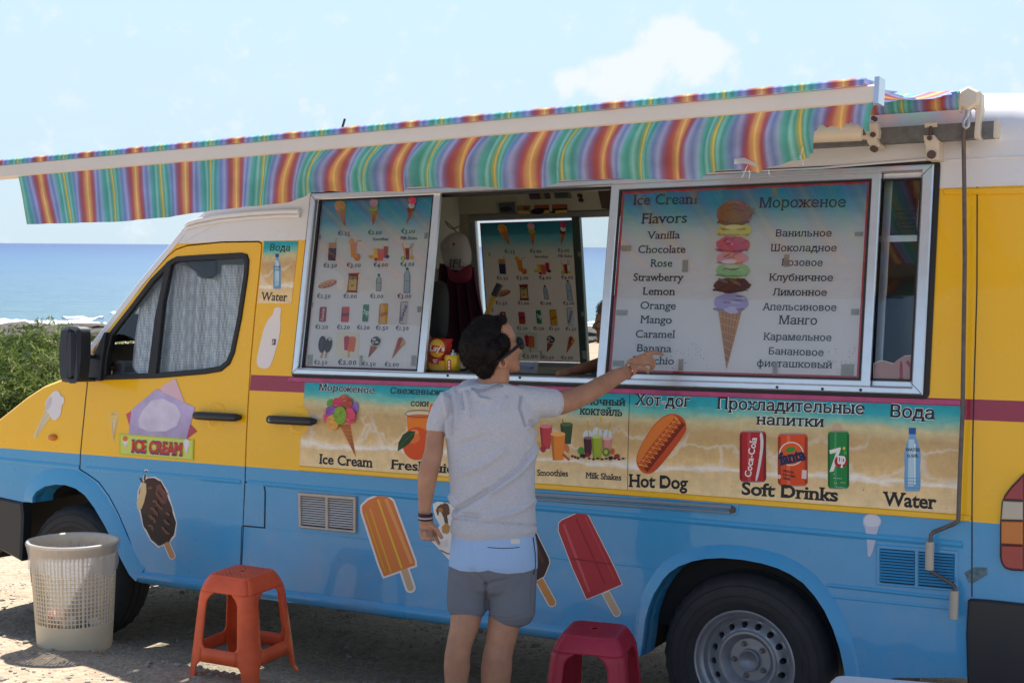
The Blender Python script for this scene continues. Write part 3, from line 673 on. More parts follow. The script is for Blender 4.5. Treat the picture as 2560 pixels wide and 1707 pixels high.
def place_text(mb, txt, a, b, cap, w, bold=0.0, mi=0, caph=.728, mapf=None, old=False):
    """text from uv point a to uv point b (baseline), capital height cap in metres"""
    caph = .728 if any('\u0400' < ch < '\u0500' for ch in txt) else .682
    if txt.islower() and caph < .7 and txt not in ('fanta', 'classic'): caph = .5
    a, b = Vector(a), Vector(b); d = b - a; L = d.length; ex = d.normalized(); ey = Vector((-ex.y, ex.x))
    if old:                                                  # old-style figures, laid out one by one
        x = 0; parts = []
        for ch in txt:
            vs, fs, x0, x1 = glyphs(ch, bold); wd = {'.': .24, '1': .42}.get(ch, .6); sy, dy = (1, 0)
            if ch in '012': sy = .78
            elif ch in '34579': dy = -.17
            parts.append((vs, fs, x + wd / 2 - (x0 + x1) / 2, sy, dy)); x += wd
        sx = L / x; sy0 = cap / caph
        for vs, fs, ox, sy, dy in parts:
            q = [a + ex * ((v[0] + ox) * sx) + ey * ((v[1] * sy + dy) * sy0) for v in vs]
            if mapf: q = [mapf(p) for p in q]
            mb.add([(p[0], p[1], w + v[2] * .0002) for p, v in zip(q, vs)], fs, mi)
        return mb
    vs, fs, x0, x1 = glyphs(txt, bold); sx = L / (x1 - x0); sy = cap / caph
    q = [a + ex * ((v[0] - x0) * sx) + ey * (v[1] * sy) for v in vs]
    if mapf: q = [mapf(p) for p in q]
    mb.add([(p[0], p[1], w + v[2] * .0002) for p, v in zip(q, vs)], fs, mi); return mb
INK = pmat('print_black', (.018, .02, .026), .5, spec=.3); INKW = flat('f0f0f0')
def word(c, txt, pl, pr, cap, w, parent, m=None, bold=0.0, outline=False, label=None, mapf=None, far=False, old=False, name='lettering'):
    a = side(*px(c, *pl), w); b = side(*px(c, *pr), w); t_ = side(*px(c, pl[0], pl[1] - cap), w); mb = MB(); h = (Vector(t_) - Vector(a)).length
    mats = [m or INK]
    if outline: place_text(mb, txt, a, b, h, w, bold + .028, 1, mapf=mapf); mats.append(INKW)
    place_text(mb, txt, a, b, h, w + (.0006 if outline else 0), bold, 0, mapf=mapf, old=old)
    return mb.wall(name, mats, parent, label, far, smooth=False)
def picture(name, parent, c, layers, w, mapf=None, far=False, label=None, step=.00035, holes=None):
    mb = MB(); mats = []; idx = {}
    for i, (col, pts) in enumerate(layers):
        if len(pts) < 3: continue
        m_ = col if isinstance(col, bpy.types.Material) else flat(col)
        if m_.name not in idx: idx[m_.name] = len(mats); mats.append(m_)
        q = [side(*px(c, x, y), w) for x, y in pts]
        if mapf: q = [mapf(p) for p in q]
        q = ccw(q); fv, tr = tess([q]); mb.add([(u, v, w + i * step) for u, v in fv], tr, idx[m_.name])
    return mb.wall(name, mats, parent, label, far, smooth=False)
def stroke(pts, wd):                                         # polyline -> closed outline
    L, R = [], []
    for i, p in enumerate(pts):
        a, b = Vector(pts[max(i - 1, 0)]), Vector(pts[min(i + 1, len(pts) - 1)]); d = (b - a).normalized() if (b - a).length > 1e-6 else Vector((1, 0)); n_ = Vector((-d.y, d.x)) * (wd / 2)
        L.append((p[0] + n_.x, p[1] + n_.y)); R.append((p[0] - n_.x, p[1] - n_.y))
    return L + R[::-1]
def jag(pts, amp, n=3, seed=0):
    rn = random.Random(seed); o = []
    for i, p in enumerate(pts):
        q = pts[(i + 1) % len(pts)]
        for k in range(n):
            t = k / n; o.append((p[0] + (q[0] - p[0]) * t + rn.uniform(-amp, amp), p[1] + (q[1] - p[1]) * t + rn.uniform(-amp, amp)))
    return o
def shade(h, f): 
    c = [int(h[i:i + 2], 16) for i in (0, 2, 4)]; return '%02x%02x%02x' % tuple(int(max(0, min(255, v * f if f < 1 else v + (255 - v) * (f - 1)))) for v in c)
def scoop(x, y, rx, ry, col, seed=0, rot=0):
    rn = random.Random(seed); out = [(col, jag(ell(x, y, rx, ry, 22, rot), rx * .045, 1, seed))]
    for k in range(9):
        a = rn.uniform(-.75, .75) * rx; b = rn.uniform(-.75, .75) * ry; l = rn.uniform(.15, .4) * rx; f_ = rn.choice((.74, .84, 1.25, 1.4))
        if (a / rx) ** 2 + (b / ry) ** 2 > .6: continue
        out.append((shade(col, f_), ell(x + a, y + b, l, l * .22, 8, rn.uniform(-35, 35))))
    return out
def cone(xa, ya, xb, yb, xt, yt, col='c98a4b'):
    out = [(col, [(xa, ya), (xb, yb), (xt + 2, yt), (xt - 2, yt)])]
    for i in range(1, 6):
        f_ = i / 6; p = (xa + (xb - xa) * f_, ya + (yb - ya) * f_); w_ = abs(xb - xa) * .035
        out.append((shade(col, .78), stroke([p, (xt + (p[0] - xt) * .12, yt + (p[1] - yt) * .12)], w_)))
    for i in range(1, 7):
        f_ = i / 8; a = (xa + (xt - xa) * f_, ya + (yt - ya) * f_); f2 = min(1, f_ + .07); b = (xb + (xt - xb) * f2, yb + (yt - yb) * f2); out.append((shade(col, 1.25), stroke([a, b], abs(xb - xa) * .03)))
    return out
def beach(name, z0, z1, fade=False, back=False):
    m = bpy.data.materials.new(name); m.use_nodes = True; t = m.node_tree; b = t.nodes['Principled BSDF']; L_ = t.links
    b.inputs['Roughness'].default_value = .38; b.inputs['Specular IOR Level'].default_value = .45
    tcn = N(t, 'ShaderNodeTexCoord'); sx = N(t, 'ShaderNodeSeparateXYZ'); L_.new(tcn.outputs['Object'], sx.inputs[0])
    n1 = N(t, 'ShaderNodeTexNoise', i_Scale=4.0, i_Detail=7.0, i_Roughness=.6); 
    mp_ = N(t, 'ShaderNodeMapping'); mp_.inputs['Scale'].default_value = (1, 1, 3.2); L_.new(tcn.outputs['Object'], mp_.inputs[0]); L_.new(mp_.outputs[0], n1.inputs[0])
    mr = N(t, 'ShaderNodeMapRange', i_1=z1, i_2=z0, i_3=0.0, i_4=1.0); L_.new(sx.outputs[2], mr.inputs[0])
    sc = N(t, 'ShaderNodeMath', operation='MULTIPLY_ADD', i_1=.22 if not fade else .1, i_2=-.11 if not fade else -.05); L_.new(n1.outputs[0], sc.inputs[0])
    ad = N(t, 'ShaderNodeMath', operation='ADD'); L_.new(mr.outputs[0], ad.inputs[0]); L_.new(sc.outputs[0], ad.inputs[1])
    rp = N(t, 'ShaderNodeValToRGB'); L_.new(ad.outputs[0], rp.inputs[0]); e = rp.color_ramp.elements
    cols = [(0, '0f8fa0'), (.09, '1f9aa5'), (.17, '6fb0a2'), (.25, 'c2b487'), (.36, 'b99a68'), (.5, 'c2a06a'), (.62, 'cba973'), (.7, 'd9b981'), (.74, 'e6ddd2'), (.77, 'd8b985'), (1, 'e2c797')] if not fade else \
        [(0, '1c8fc0'), (.07, '3aa0c4'), (.13, '6fb3c8'), (.2, 'b9cdd2'), (.27, 'd9d8da'), (.5, 'e6e2e6'), (1, 'e4e2e8')]
    e[0].position, e[0].color = 0, (*srgb(cols[0][1]), 1); e[1].position, e[1].color = 1, (*srgb(cols[-1][1]), 1)
    for p_, c_ in cols[1:-1]: x = e.new(p_); x.color = (*srgb(c_), 1)
    out = rp.outputs[0]
    if not fade:
        vo = N(t, 'ShaderNodeTexVoronoi', feature='DISTANCE_TO_EDGE', i_Scale=5.0); mp2 = N(t, 'ShaderNodeMapping'); mp2.inputs['Scale'].default_value = (.8, 1, 1.7)
        wn_ = N(t, 'ShaderNodeTexNoise', i_Scale=6.0, i_Detail=4.0); L_.new(tcn.outputs['Object'], wn_.inputs[0])
        av = N(t, 'ShaderNodeVectorMath', operation='MULTIPLY_ADD'); av.inputs[1].default_value = (.25, .25, .25); L_.new(wn_.outputs['Color'], av.inputs[0]); L_.new(tcn.outputs['Object'], av.inputs[2])
        L_.new(av.outputs[0], mp2.inputs[0]); L_.new(mp2.outputs[0], vo.inputs['Vector'])
        fm = N(t, 'ShaderNodeMapRange', i_1=.0, i_2=.09, i_3=.42, i_4=0.0); L_.new(vo.outputs['Distance'], fm.inputs[0])
        bd = N(t, 'ShaderNodeMapRange', i_1=.3, i_2=.45, i_3=0.0, i_4=1.0); L_.new(mr.outputs[0], bd.inputs[0]); bd2 = N(t, 'ShaderNodeMapRange', i_1=.72, i_2=.8, i_3=1.0, i_4=0.0); L_.new(mr.outputs[0], bd2.inputs[0])
        q = N(t, 'ShaderNodeMath', operation='MULTIPLY'); L_.new(bd.outputs[0], q.inputs[0]); L_.new(bd2.outputs[0], q.inputs[1]); q2 = N(t, 'ShaderNodeMath', operation='MULTIPLY'); L_.new(q.outputs[0], q2.inputs[0]); L_.new(fm.outputs[0], q2.inputs[1])
        mx = N(t, 'ShaderNodeMix', data_type='RGBA'); L_.new(q2.outputs[0], mx.inputs[0]); L_.new(out, mx.inputs[6]); mx.inputs[7].default_value = (.75, .73, .7, 1); out = mx.outputs[2]
        n4 = N(t, 'ShaderNodeTexNoise', i_Scale=26.0, i_Detail=6.0, i_Roughness=.7); L_.new(tcn.outputs['Object'], n4.inputs[0]); v4 = N(t, 'ShaderNodeMapRange', i_1=.3, i_2=.7, i_3=.98, i_4=1.3); L_.new(n4.outputs[0], v4.inputs[0])
        vv = N(t, 'ShaderNodeVectorMath', operation='SCALE'); L_.new(out, vv.inputs[0]); L_.new(v4.outputs[0], vv.inputs['Scale']); out = vv.outputs[0]
        # pin holes and grit
        vg = N(t, 'ShaderNodeTexVoronoi', i_Scale=26.0); L_.new(tcn.outputs['Object'], vg.inputs['Vector']); gg = N(t, 'ShaderNodeMath', operation='LESS_THAN', i_1=.05); L_.new(vg.outputs['Distance'], gg.inputs[0])
        lo_ = N(t, 'ShaderNodeMath', operation='GREATER_THAN', i_1=.78); L_.new(mr.outputs[0], lo_.inputs[0]); g2 = N(t, 'ShaderNodeMath', operation='MULTIPLY'); L_.new(gg.outputs[0], g2.inputs[0]); L_.new(lo_.outputs[0], g2.inputs[1])
        mg = N(t, 'ShaderNodeMix', data_type='RGBA'); L_.new(g2.outputs[0], mg.inputs[0]); L_.new(out, mg.inputs[6]); mg.inputs[7].default_value = (.06, .05, .04, 1); out = mg.outputs[2]
    L_.new(out, b.inputs['Base Color'])
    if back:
        dm_ = N(t, 'ShaderNodeVectorMath', operation='MULTIPLY'); dm_.inputs[1].default_value = (.62, .56, .46); L_.new(out, dm_.inputs[0]); out = dm_.outputs[0]; L_.new(out, b.inputs['Base Color'])  # far print darkened: dim interior shade put into its colour
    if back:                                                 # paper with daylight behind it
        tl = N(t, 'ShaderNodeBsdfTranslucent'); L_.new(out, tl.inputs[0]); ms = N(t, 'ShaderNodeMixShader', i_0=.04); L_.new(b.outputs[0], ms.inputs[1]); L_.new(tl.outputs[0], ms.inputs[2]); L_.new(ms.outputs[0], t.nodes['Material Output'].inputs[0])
    return m

# ================================================================== SERVING HATCH
fw = .045
frame = slab('hatch_frame', [rect(HX0, HZ0, HX1, HZ1), rect(HX0 + .031, HZ0 + .026, HX1 - .042, HZ1 - .024)], -.05, .022, ALU, van, cham=.005)
slab('hatch_seal', [rrect(HX0 - .012, HZ0 - .014, HX1 + .02, HZ1 + .014, .02), rect(HX0 + .003, HZ0 + .003, HX1 - .003, HZ1 - .003)], 0, .008, RUBBER, van, cham=.002)
slab('inner_track', [rect(HX0 + .02, HZ0 + .015, HX1 - .03, HZ1 - .015), rect(HX0 + .044, HZ0 + .034, HX1 - .052, HZ1 - .034)], -.09, -.052, RUBBER, frame)
for (cxx, cyy) in (('I', (322, 483)), ('I', (810, 496)), ('F', (1326, 57)), ('F', (1560, 66)), ('F', (1757, 71))):
    q = side(*px(cxx, *cyy), .022); mb = MB(); mb.tube([(q[0], q[1], .0215), (q[0], q[1], .0245)], .0055, 10); mb.wall('screw', RUBBER, frame)
for q in ((HX0, HZ0, 1, 1), (HX1, HZ0, -1, 1), (HX1, HZ1, -1, -1), (HX0, HZ1, 1, -1)):
    seam([(q[0] + q[2] * .005, q[1] + q[3] * .005), (q[0] + q[2] * fw, q[1] + q[3] * fw)], .0012, .0226, 'mitre_joint').parent = frame
# painted strip under the frame
slab('pink_strip', [rect(HX0 - .03, 1.378, HX1 + .13, 1.398)], .0, .006, pmat('pink_paint', (.42, .06, .17), .4, var=.35, vscale=9), van, cham=.002)
# sliding panes
def pane(name, u0, u1, w, stile0, stile1, label, gl=None, rail=.022):
    z0, z1 = HZ0 + .025, HZ1 - .024
    fr = slab('pane_frame', [rect(u0, z0, u1, z1), rect(u0 + stile0, z0 + rail, u1 - stile1, z1 - rail)], w - .016, w, ALU, van, label, cham=.003 if rail > .01 else 0)
    slab('seal', [rect(u0 + stile0 - .001, z0 + rail - .001, u1 - stile1 + .001, z1 - rail + .001), rect(u0 + stile0 + .009, z0 + rail + .007, u1 - stile1 - .009, z1 - rail - .007)], w - .012, w - .003, RUBBER, fr)
    slab('pane', [rect(u0 + stile0, z0 + rail, u1 - stile1, z1 - rail)], w - .010, w - .008, gl or GLASS, fr)
    return fr
menu_p = pane('pane', HX0 + .028, -1.508, -.004, .006, .034, 'left sliding pane with the price list', rail=.004)
flav_p = pane('pane', -.648, .474, .024, .038, .034, 'large sliding pane with the flavour list')
right_p = pane('pane', .42, HX1 - .040, -.006, .012, .006, 'narrow right pane')
# ---- price list, used twice (near pane and the window across the van)
def price_list(host, mapf, far, w):
    board_uv = [side(*px('C', 235, 165), w), side(*px('C', 1090, 148), w), side(*px('C', 972, 1465), w), side(*px('C', 125, 1442), w)]
    xa, xb = -2.186, -1.550; za, zb = 1.446, 2.232
    r = [(xa, za), (xb, za), (xb, zb), (xa, zb)]; 
    if mapf: r = [mapf(Vector(p)) for p in r]
    z0_, z1_ = min(p[1] for p in r), max(p[1] for p in r)
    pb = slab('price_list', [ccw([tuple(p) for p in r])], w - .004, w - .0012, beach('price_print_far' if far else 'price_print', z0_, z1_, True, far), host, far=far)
    rr = [(p[0], p[1]) for p in r]; x0_, x1_ = min(p[0] for p in rr), max(p[0] for p in rr)
    slab('print_border', [rect(x0_, z0_, x1_, z1_), rect(x0_ + .006, z0_ + .005, x1_ - .006, z1_ - .005)], w - .002, w - .0008, flat('b43a63'), pb, far=far)
    wd = lambda t, a, b, cap, old=True: word('C', t, a, b, cap, w, pb, mapf=mapf, far=far, old=old, bold=.016)
    for t, x, y, L in (('€1.25', 375, 446, 93), ('€2.00', 602, 440, 106), ('€3.00', 852, 431, 106), ('€2.50', 266, 688, 103), ('€3.00', 441, 686, 108), ('€4.00', 644, 683, 110), ('€4.00', 845, 678, 108),
                       ('€2.50', 217, 919, 104), ('€1.00', 416, 920, 104), ('€1.00', 617, 920, 102), ('€3.00', 824, 919, 105), ('€1.20', 204, 1152, 98), ('€1.20', 368, 1154, 98), ('€1.20', 518, 1156, 98), ('€1.50', 660, 1158, 97), ('€1.50', 811, 1160, 99),
                       ('€2.50', 195, 1418, 102), ('€2.00', 375, 1421, 141), ('€2.50', 558, 1429, 103), ('€2.00', 727, 1434, 110)):
        wd(t, (x, y), (x + L, y + 1), 31 if L < 130 else 38)
    wd('Smoothies', (638, 486), (757, 487), 22, False); wd('Milk Shakes', (847, 478), (974, 480), 22, False)
    def pic(nm, layers, label=None): picture(nm, pb, 'C', layers, w + .0002, mapf, far, label)
    pic('ice_cream_picture', cone(358, 255, 435, 240, 430, 380, 'd98b4a') + scoop(397, 225, 43, 38, 'e8a03c', 1))
    pic('ice_cream_picture', cone(626, 262, 682, 262, 637, 380, 'd68a4a') + scoop(652, 245, 32, 26, '9cb83a', 2) + scoop(654, 202, 33, 33, 'dd9aa8', 3))
    pic('ice_cream_picture', cone(903, 270, 948, 272, 893, 365, 'c9783e') + scoop(927, 252, 26, 22, '6a3228', 4) + scoop(938, 224, 24, 22, 'dcd6d8', 5) + scoop(947, 186, 29, 27, 'c23450', 6))
    pic('drink_picture', [('c98a54', [(309, 503), (367, 503), (364, 550), (306, 550)]), ('20284a', [(306, 545), (365, 545), (357, 640), (301, 636)]), ('3f4a78', ell(334, 572, 20, 20)), ('20284a', ell(334, 572, 14, 14)), ('5a4a4a', stroke([(366, 470), (360, 505)], 3))])
    pic('drink_picture', [('e8902c', [(468, 505), (520, 508), (508, 615), (474, 612)]), ('eda63c', ell(476, 495, 20, 20)), ('a03a3a', stroke([(515, 505), (525, 492), (555, 487)], 4)), ('e0702c', ell(522, 613, 25, 28)), ('ee9a50', ell(515, 603, 9, 9))])
    pic('drink_picture', [('e6c24a', [(642, 545), (688, 545), (682, 625), (650, 625)]), ('b8303e', [(722, 530), (758, 532), (748, 618), (722, 615)]), ('dd6656', [(672, 550), (725, 550), (715, 640), (680, 640)]), ('d8b03a', ell(628, 610, 18, 14)), ('b03040', ell(665, 628, 15, 13)), ('2a2438', ell(750, 608, 15, 14))])
    pic('drink_picture', [('d9a93c', [(868, 548), (900, 540), (905, 625), (880, 620)]), ('8e2030', [(885, 545), (918, 543), (912, 632), (890, 630)]), ('cfd0c0', [(915, 560), (942, 555), (932, 630), (914, 630)]), ('8fa83a', ell(868, 622, 18, 16)), ('dcdc90', ell(868, 622, 10, 9)), ('d9b83c', ell(932, 618, 16, 14)), ('a03030', stroke([(863, 505), (872, 545)], 3)), ('505050', stroke([(952, 505), (928, 550)], 3)), ('505050', stroke([(935, 505), (922, 545)], 3))])
    mz = [(245 + i * 15, 838 - i * 5 + (7 if i % 2 else -7)) for i in range(8)]
    pic('hot_dog_picture', [('c98048', ell(298, 815, 74, 27, 24, -17)), ('a04a30', ell(298, 820, 66, 15, 20, -17)), ('d8a060', ell(296, 803, 66, 15, 20, -17)), ('b8482c', ell(298, 818, 62, 9, 20, -17)), ('ead0a0', stroke(mz, 5))])
    pic('crisp_packet_picture', [('8e2030', [(450, 735), (540, 730), (530, 745), (520, 868), (526, 880), (436, 878), (446, 862), (458, 748)]), ('d8c070', [(462, 760), (522, 757), (512, 862), (455, 860)]), ('dcc89a', ell(486, 830, 24, 18)), ('b8902c', ell(486, 826, 15, 10))])
    word('C', "Lay's", (462, 780), (520, 778), 24, w + .0018, pb, INK, mapf=mapf, far=far, bold=.01)
    for (x, y0, y1, r, col) in ((684, 742, 868, 20, 'aeb9c4'), (898, 696, 882, 24, 'a8b8c8')):
        pic('bottle_picture', [('49617c', [(x - r * .3, y0), (x + r * .45, y0), (x + r * .45, y0 + 14), (x + r, y0 + r * 1.9), (x + r * .92, y1), (x - r * 1.1, y1), (x - r, y0 + r * 1.9), (x - r * .3, y0 + 14)]), (col, [(x - r * .15, y0 + 12), (x + r * .3, y0 + 12), (x + r * .8, y0 + r * 2), (x + r * .74, y1 - 5), (x - r * .92, y1 - 5), (x - r * .82, y0 + r * 2)]), ('1f2c40', [(x - r * .35, y0 - 4), (x + r * .5, y0 - 4), (x + r * .5, y0 + 9), (x - r * .35, y0 + 9)]), ('5d7286', stroke([(x - r * .85, (y0 + y1) / 2), (x + r * .78, (y0 + y1) / 2 + 2)], 3))])
    for (x0_, y0_, x1_, y1_, col, txt, tcol, ang) in ((240, 985, 292, 1100, 'a81f34', 'Coca-Cola', 'f0e8e8', 82), (406, 985, 464, 1102, 'd0402c', 'fanta', '1c2c6a', 12), (568, 967, 612, 1100, '1b8a62', '7up', 'f0f0f0', 0), (690, 962, 755, 1117, 'dfa22c', 'Lipton', 'b8342c', 20), (848, 946, 908, 1115, 'c9cdd6', 'SHARK', '1c3a8a', 70)):
        sl_ = -(y1_ - y0_) * .06
        pic('can_picture', [('8f8a90', [(x0_ + 4, y0_), (x1_ - 2, y0_), (x1_ + sl_ - 2, y1_), (x0_ + sl_ + 4, y1_)]), (col, [(x0_, y0_ + 6), (x1_, y0_ + 6), (x1_ + sl_, y1_ - 5), (x0_ + sl_, y1_ - 5)]), (shade(col, .75), [(x0_, y0_ + 8), (x0_ + 9, y0_ + 8), (x0_ + 9 + sl_, y1_ - 7), (x0_ + sl_, y1_ - 7)])])
        cxm, cym = (x0_ + x1_) / 2 + sl_ / 2, (y0_ + y1_) / 2; L = (y1_ - y0_) * .78 if ang > 45 else (x1_ - x0_) * .9; a = math.radians(ang); dx, dy = math.cos(a) * L / 2, -math.sin(a) * L / 2
        cap = 22 if ang > 45 else 28; ox, oy = math.sin(a) * cap * .4, math.cos(a) * cap * .4
        word('C', txt, (cxm - dx + ox, cym - dy + oy), (cxm + dx + ox, cym + dy + oy), cap, w + .0018, pb, flat(tcol), mapf=mapf, far=far, bold=.015)
    pic('lolly_picture', [('c9a25a', stroke([(262, 1320), (250, 1372)], 15)), ('c9a25a', stroke([(292, 1320), (282, 1372)], 13)), ('2a1a20', ell(258, 1268, 29, 64, 22, 5)), ('2c1c24', ell(306, 1272, 27, 60, 22, 12)), ('cfc0b8', ell(318, 1228, 14, 14)), ('55353a', ell(258, 1262, 12, 40, 12, 5))])
    pic('lolly_picture', [('e4dfd0', [(368, 1176), (542, 1180), (528, 1368), (350, 1362)]), ('d0a868', stroke([(460, 1320), (456, 1368)], 12)), ('c02848', [(422, 1222), (430, 1206), (455, 1204), (468, 1220), (458, 1315), (424, 1312)]), ('e2703c', [(462, 1225), (472, 1210), (502, 1210), (514, 1226), (500, 1326), (448, 1318)])])
    pic('cone_picture', cone(622, 1275, 678, 1290, 606, 1368, 'b05a3a') + scoop(664, 1245, 36, 34, '3c2c30', 8) + [('d6ccc8', ell(655, 1232, 16, 9)), ('d6ccc8', ell(676, 1252, 13, 8)), ('d6ccc8', ell(648, 1256, 10, 6))])
    pic('cone_picture', cone(826, 1232, 880, 1262, 782, 1378, 'd2874a') + scoop(862, 1256, 22, 24, 'dca850', 9) + [('b03a34', [(838, 1222), (856, 1214), (872, 1230), (815, 1330)])])
    for (x, y, a_, b_) in ((178, 970, 22, 40), (990, 1005, 30, 44), (1042, 450, 26, 44), (238, 460, 22, 32), (168, 1385, 40, 80), (552, 1392, 26, 80), (948, 1392, 40, 80)):
        picture('tape', pb, 'C', [(TAPE, [(x - a_ / 2, y - b_ / 2), (x + a_ / 2, y - b_ / 2), (x + a_ / 2 - b_ * .06, y + b_ / 2), (x - a_ / 2 - b_ * .06, y + b_ / 2)])], w + .0024, mapf, far)
    return pb
TAPE = pmat('tape', (.36, .37, .32), .3, alpha=.62)
price_list(menu_p, None, False, -.022)
# ---- flavour board
WB = .008
bq = sp('E', [(150, 150), (1755, 98), (1700, 1380), (68, 1322)], WB); bx0, bx1 = -.602, .432
fb_ = slab('flavour_board', [rect(bx0, 1.464, bx1, 2.209)], WB - .004, WB - .001, beach('flavour_print', 1.464, 2.209, True), flav_p)
slab('print_border', [rect(bx0, 1.464, bx1, 2.209), rect(bx0 + .012, 1.474, bx1 - .012, 2.199)], WB - .003, WB - .0004, flat('cf3d4c'), fb_)
for t, a, b, cap in (('Ice Cream', (215, 242), (635, 234), 66), ('Flavors', (268, 364), (567, 358), 66), ('Vanilla', (305, 464), (521, 461), 48), ('Chocolate', (248, 555), (557, 555), 48), ('Rose', (328, 645), (471, 645), 48),
                     ('Strawberry', (217, 737), (545, 739), 48), ('Lemon', (277, 828), (490, 830), 48), ('Orange', (262, 920), (494, 924), 48), ('Mango', (261, 1012), (468, 1016), 48), ('Caramel', (232, 1107), (489, 1110), 48), ('Banana', (241, 1198), (466, 1203), 48), ('Pistachio', (208, 1276), (482, 1284), 48),
                     ('Мороженое', (1038, 260), (1604, 255), 66), ('Ванильное', (1148, 448), (1512, 448), 46), ('Шоколадное', (1113, 544), (1545, 545), 46), ('Розовое', (1184, 638), (1453, 641), 46), ('Клубничное', (1104, 736), (1521, 739), 46), ('Лимонное', (1127, 832), (1481, 835), 46),
                     ('Апельсиновое', (1060, 928), (1544, 934), 46), ('Манго', (1166, 1018), (1417, 1024), 56), ('Карамельное', (1067, 1122), (1511, 1130), 46), ('Банановое', (1102, 1216), (1460, 1228), 46), ('фисташковый', (1025, 1296), (1516, 1308), 46)):
    word('E', t, a, b, cap, WB, fb_, bold=.011)
tower = cone(770, 915, 928, 925, 827, 1310, 'c6894c')
def ragged(x, y, rx, ry, col, s_):
    return scoop(x, y, rx, ry, col, s_) + [(shade(col, .8), jag(ell(x - rx * .1, y + ry * .62, rx * .95, ry * .26, 16), rx * .05, 2, s_ + 1)), (col, jag(ell(x + rx * .02, y + ry * .35, rx * .86, ry * .3, 16), rx * .04, 2, s_ + 2))]
for x, y, rx, ry, c_, s_ in ((858, 880, 112, 66, 'b3a6d6', 1), (862, 765, 124, 52, '6b3a26', 2), (868, 668, 112, 52, 'a6d19a', 3), (865, 590, 106, 44, 'eba7a8', 4), (872, 500, 112, 56, 'd9607c', 5), (882, 405, 116, 48, 'e6d878', 6), (880, 300, 116, 84, 'a46a40', 7)):
    tower += ragged(x, y, rx, ry, c_, s_ * 11)
tower += [('a87048', ell(884, 270, 80, 62, 24)), ('8a5432', stroke([(840, 250), (880, 238), (925, 252)], 7)), ('8a5432', stroke([(826, 282), (880, 266), (938, 285)], 7)), ('c48c60', stroke([(840, 228), (880, 218), (915, 230)], 8)), ('c9e0b8', ell(865, 645, 50, 12)), ('efe6a0', ell(880, 385, 60, 14)), ('cfc6e8', jag(ell(858, 930, 46, 22, 14), 6, 1, 5)), ('ede2ea', ell(845, 612, 50, 14))]
picture('stacked_cone_picture', fb_, 'E', tower, WB + .0002, step=.00004)
for (x, y, a_, b_) in ((170, 525, 68, 38), (143, 945, 74, 36), (558, 640, 38, 80), (1220, 605, 36, 82), (1692, 432, 56, 28), (1668, 940, 54, 40), (120, 1275, 74, 36), (530, 1285, 32, 76), (1145, 1310, 34, 80), (985, 280, 50, 44), (1618, 1320, 86, 76), (620, 170, 34, 60), (1140, 160, 34, 60)):
    picture('tape', fb_, 'E', [(TAPE, [(x - a_ / 2, y - b_ / 2), (x + a_ / 2, y - b_ / 2), (x + a_ / 2 - b_ * .06, y + b_ / 2), (x - a_ / 2 - b_ * .06, y + b_ / 2)])], WB + .0048)
rn = random.Random(3); mb = MB()
for i in range(70):
    x, y = rn.gauss(560, 90) if i % 2 else rn.gauss(1600, 80), rn.gauss(1230, 60)
    if not 1100 < y < 1330 or x > 1680: continue
    q = side(*px('E', x, y), WB); r_ = rn.uniform(.0008, .0022); mb.add([(q[0] + r_ * math.cos(k * 1.256), q[1] + r_ * math.sin(k * 1.256), WB + .0006) for k in range(5)], [(0, 1, 2, 3, 4)])
tag(mb.wall('speckles', INK, fb_, smooth=False), kind='stuff')
# narrow right pane: faint maker's print, cone sticker standing behind the glass
word('E', 'DELTA', (1970, 84), (2090, 82), 24, -.012, right_p, flat('23242c'), bold=.02)
for i in range(5): slab('lettering', [rect(.53, 2.09 - i * .017, .60, 2.097 - i * .017)], -.013, -.0125, flat('23242c'), right_p)
bx_ = [(1785, 1425), (1785, 1275), (1815, 1258), (1850, 1255), (1895, 1268), (1920, 1275), (1950, 1248), (1990, 1225), (2040, 1220), (2070, 1238), (2065, 1420)]
picture('scoop_sticker', right_p, 'E', [('e6dcdc', jag(bx_, 0, 1)), ('c39a94', [(x + (6 if x < 1900 else -10), y + 7) for x, y in bx_]), ('a82c48', ell(1968, 1320, 11, 62, 14)), ('b03450', stroke([(2005, 1262), (2035, 1300), (2038, 1410)], 24)), ('b03450', stroke([(2048, 1232), (2040, 1330)], 16)), ('b03450', ell(1968, 1378, 16, 18))], -.020)
mb = MB(); q = [side(*px('E', x, y), -.03) for x, y in ((2108, 60), (2100, 160), (2085, 260), (2078, 370), (2090, 440), (2110, 490))]; mb.tube([(u, v, -.03) for u, v in q], .006, 6); mb.wall('cord', pmat('old_cord', (.5, .45, .3), .7), right_p)
q0 = side(*px('E', 1900, 462), -.06); slab('inner_rail', [rect(.44, q0[1] - .012, .66, q0[1] + .012)], -.07, -.06, ALU, van)
qv = side(*px('E', 1875, 300), -.06); slab('inner_rail', [rect(qv[0] - .018, 1.45, qv[0] + .01, 2.22)], -.08, -.07, ALU, van)
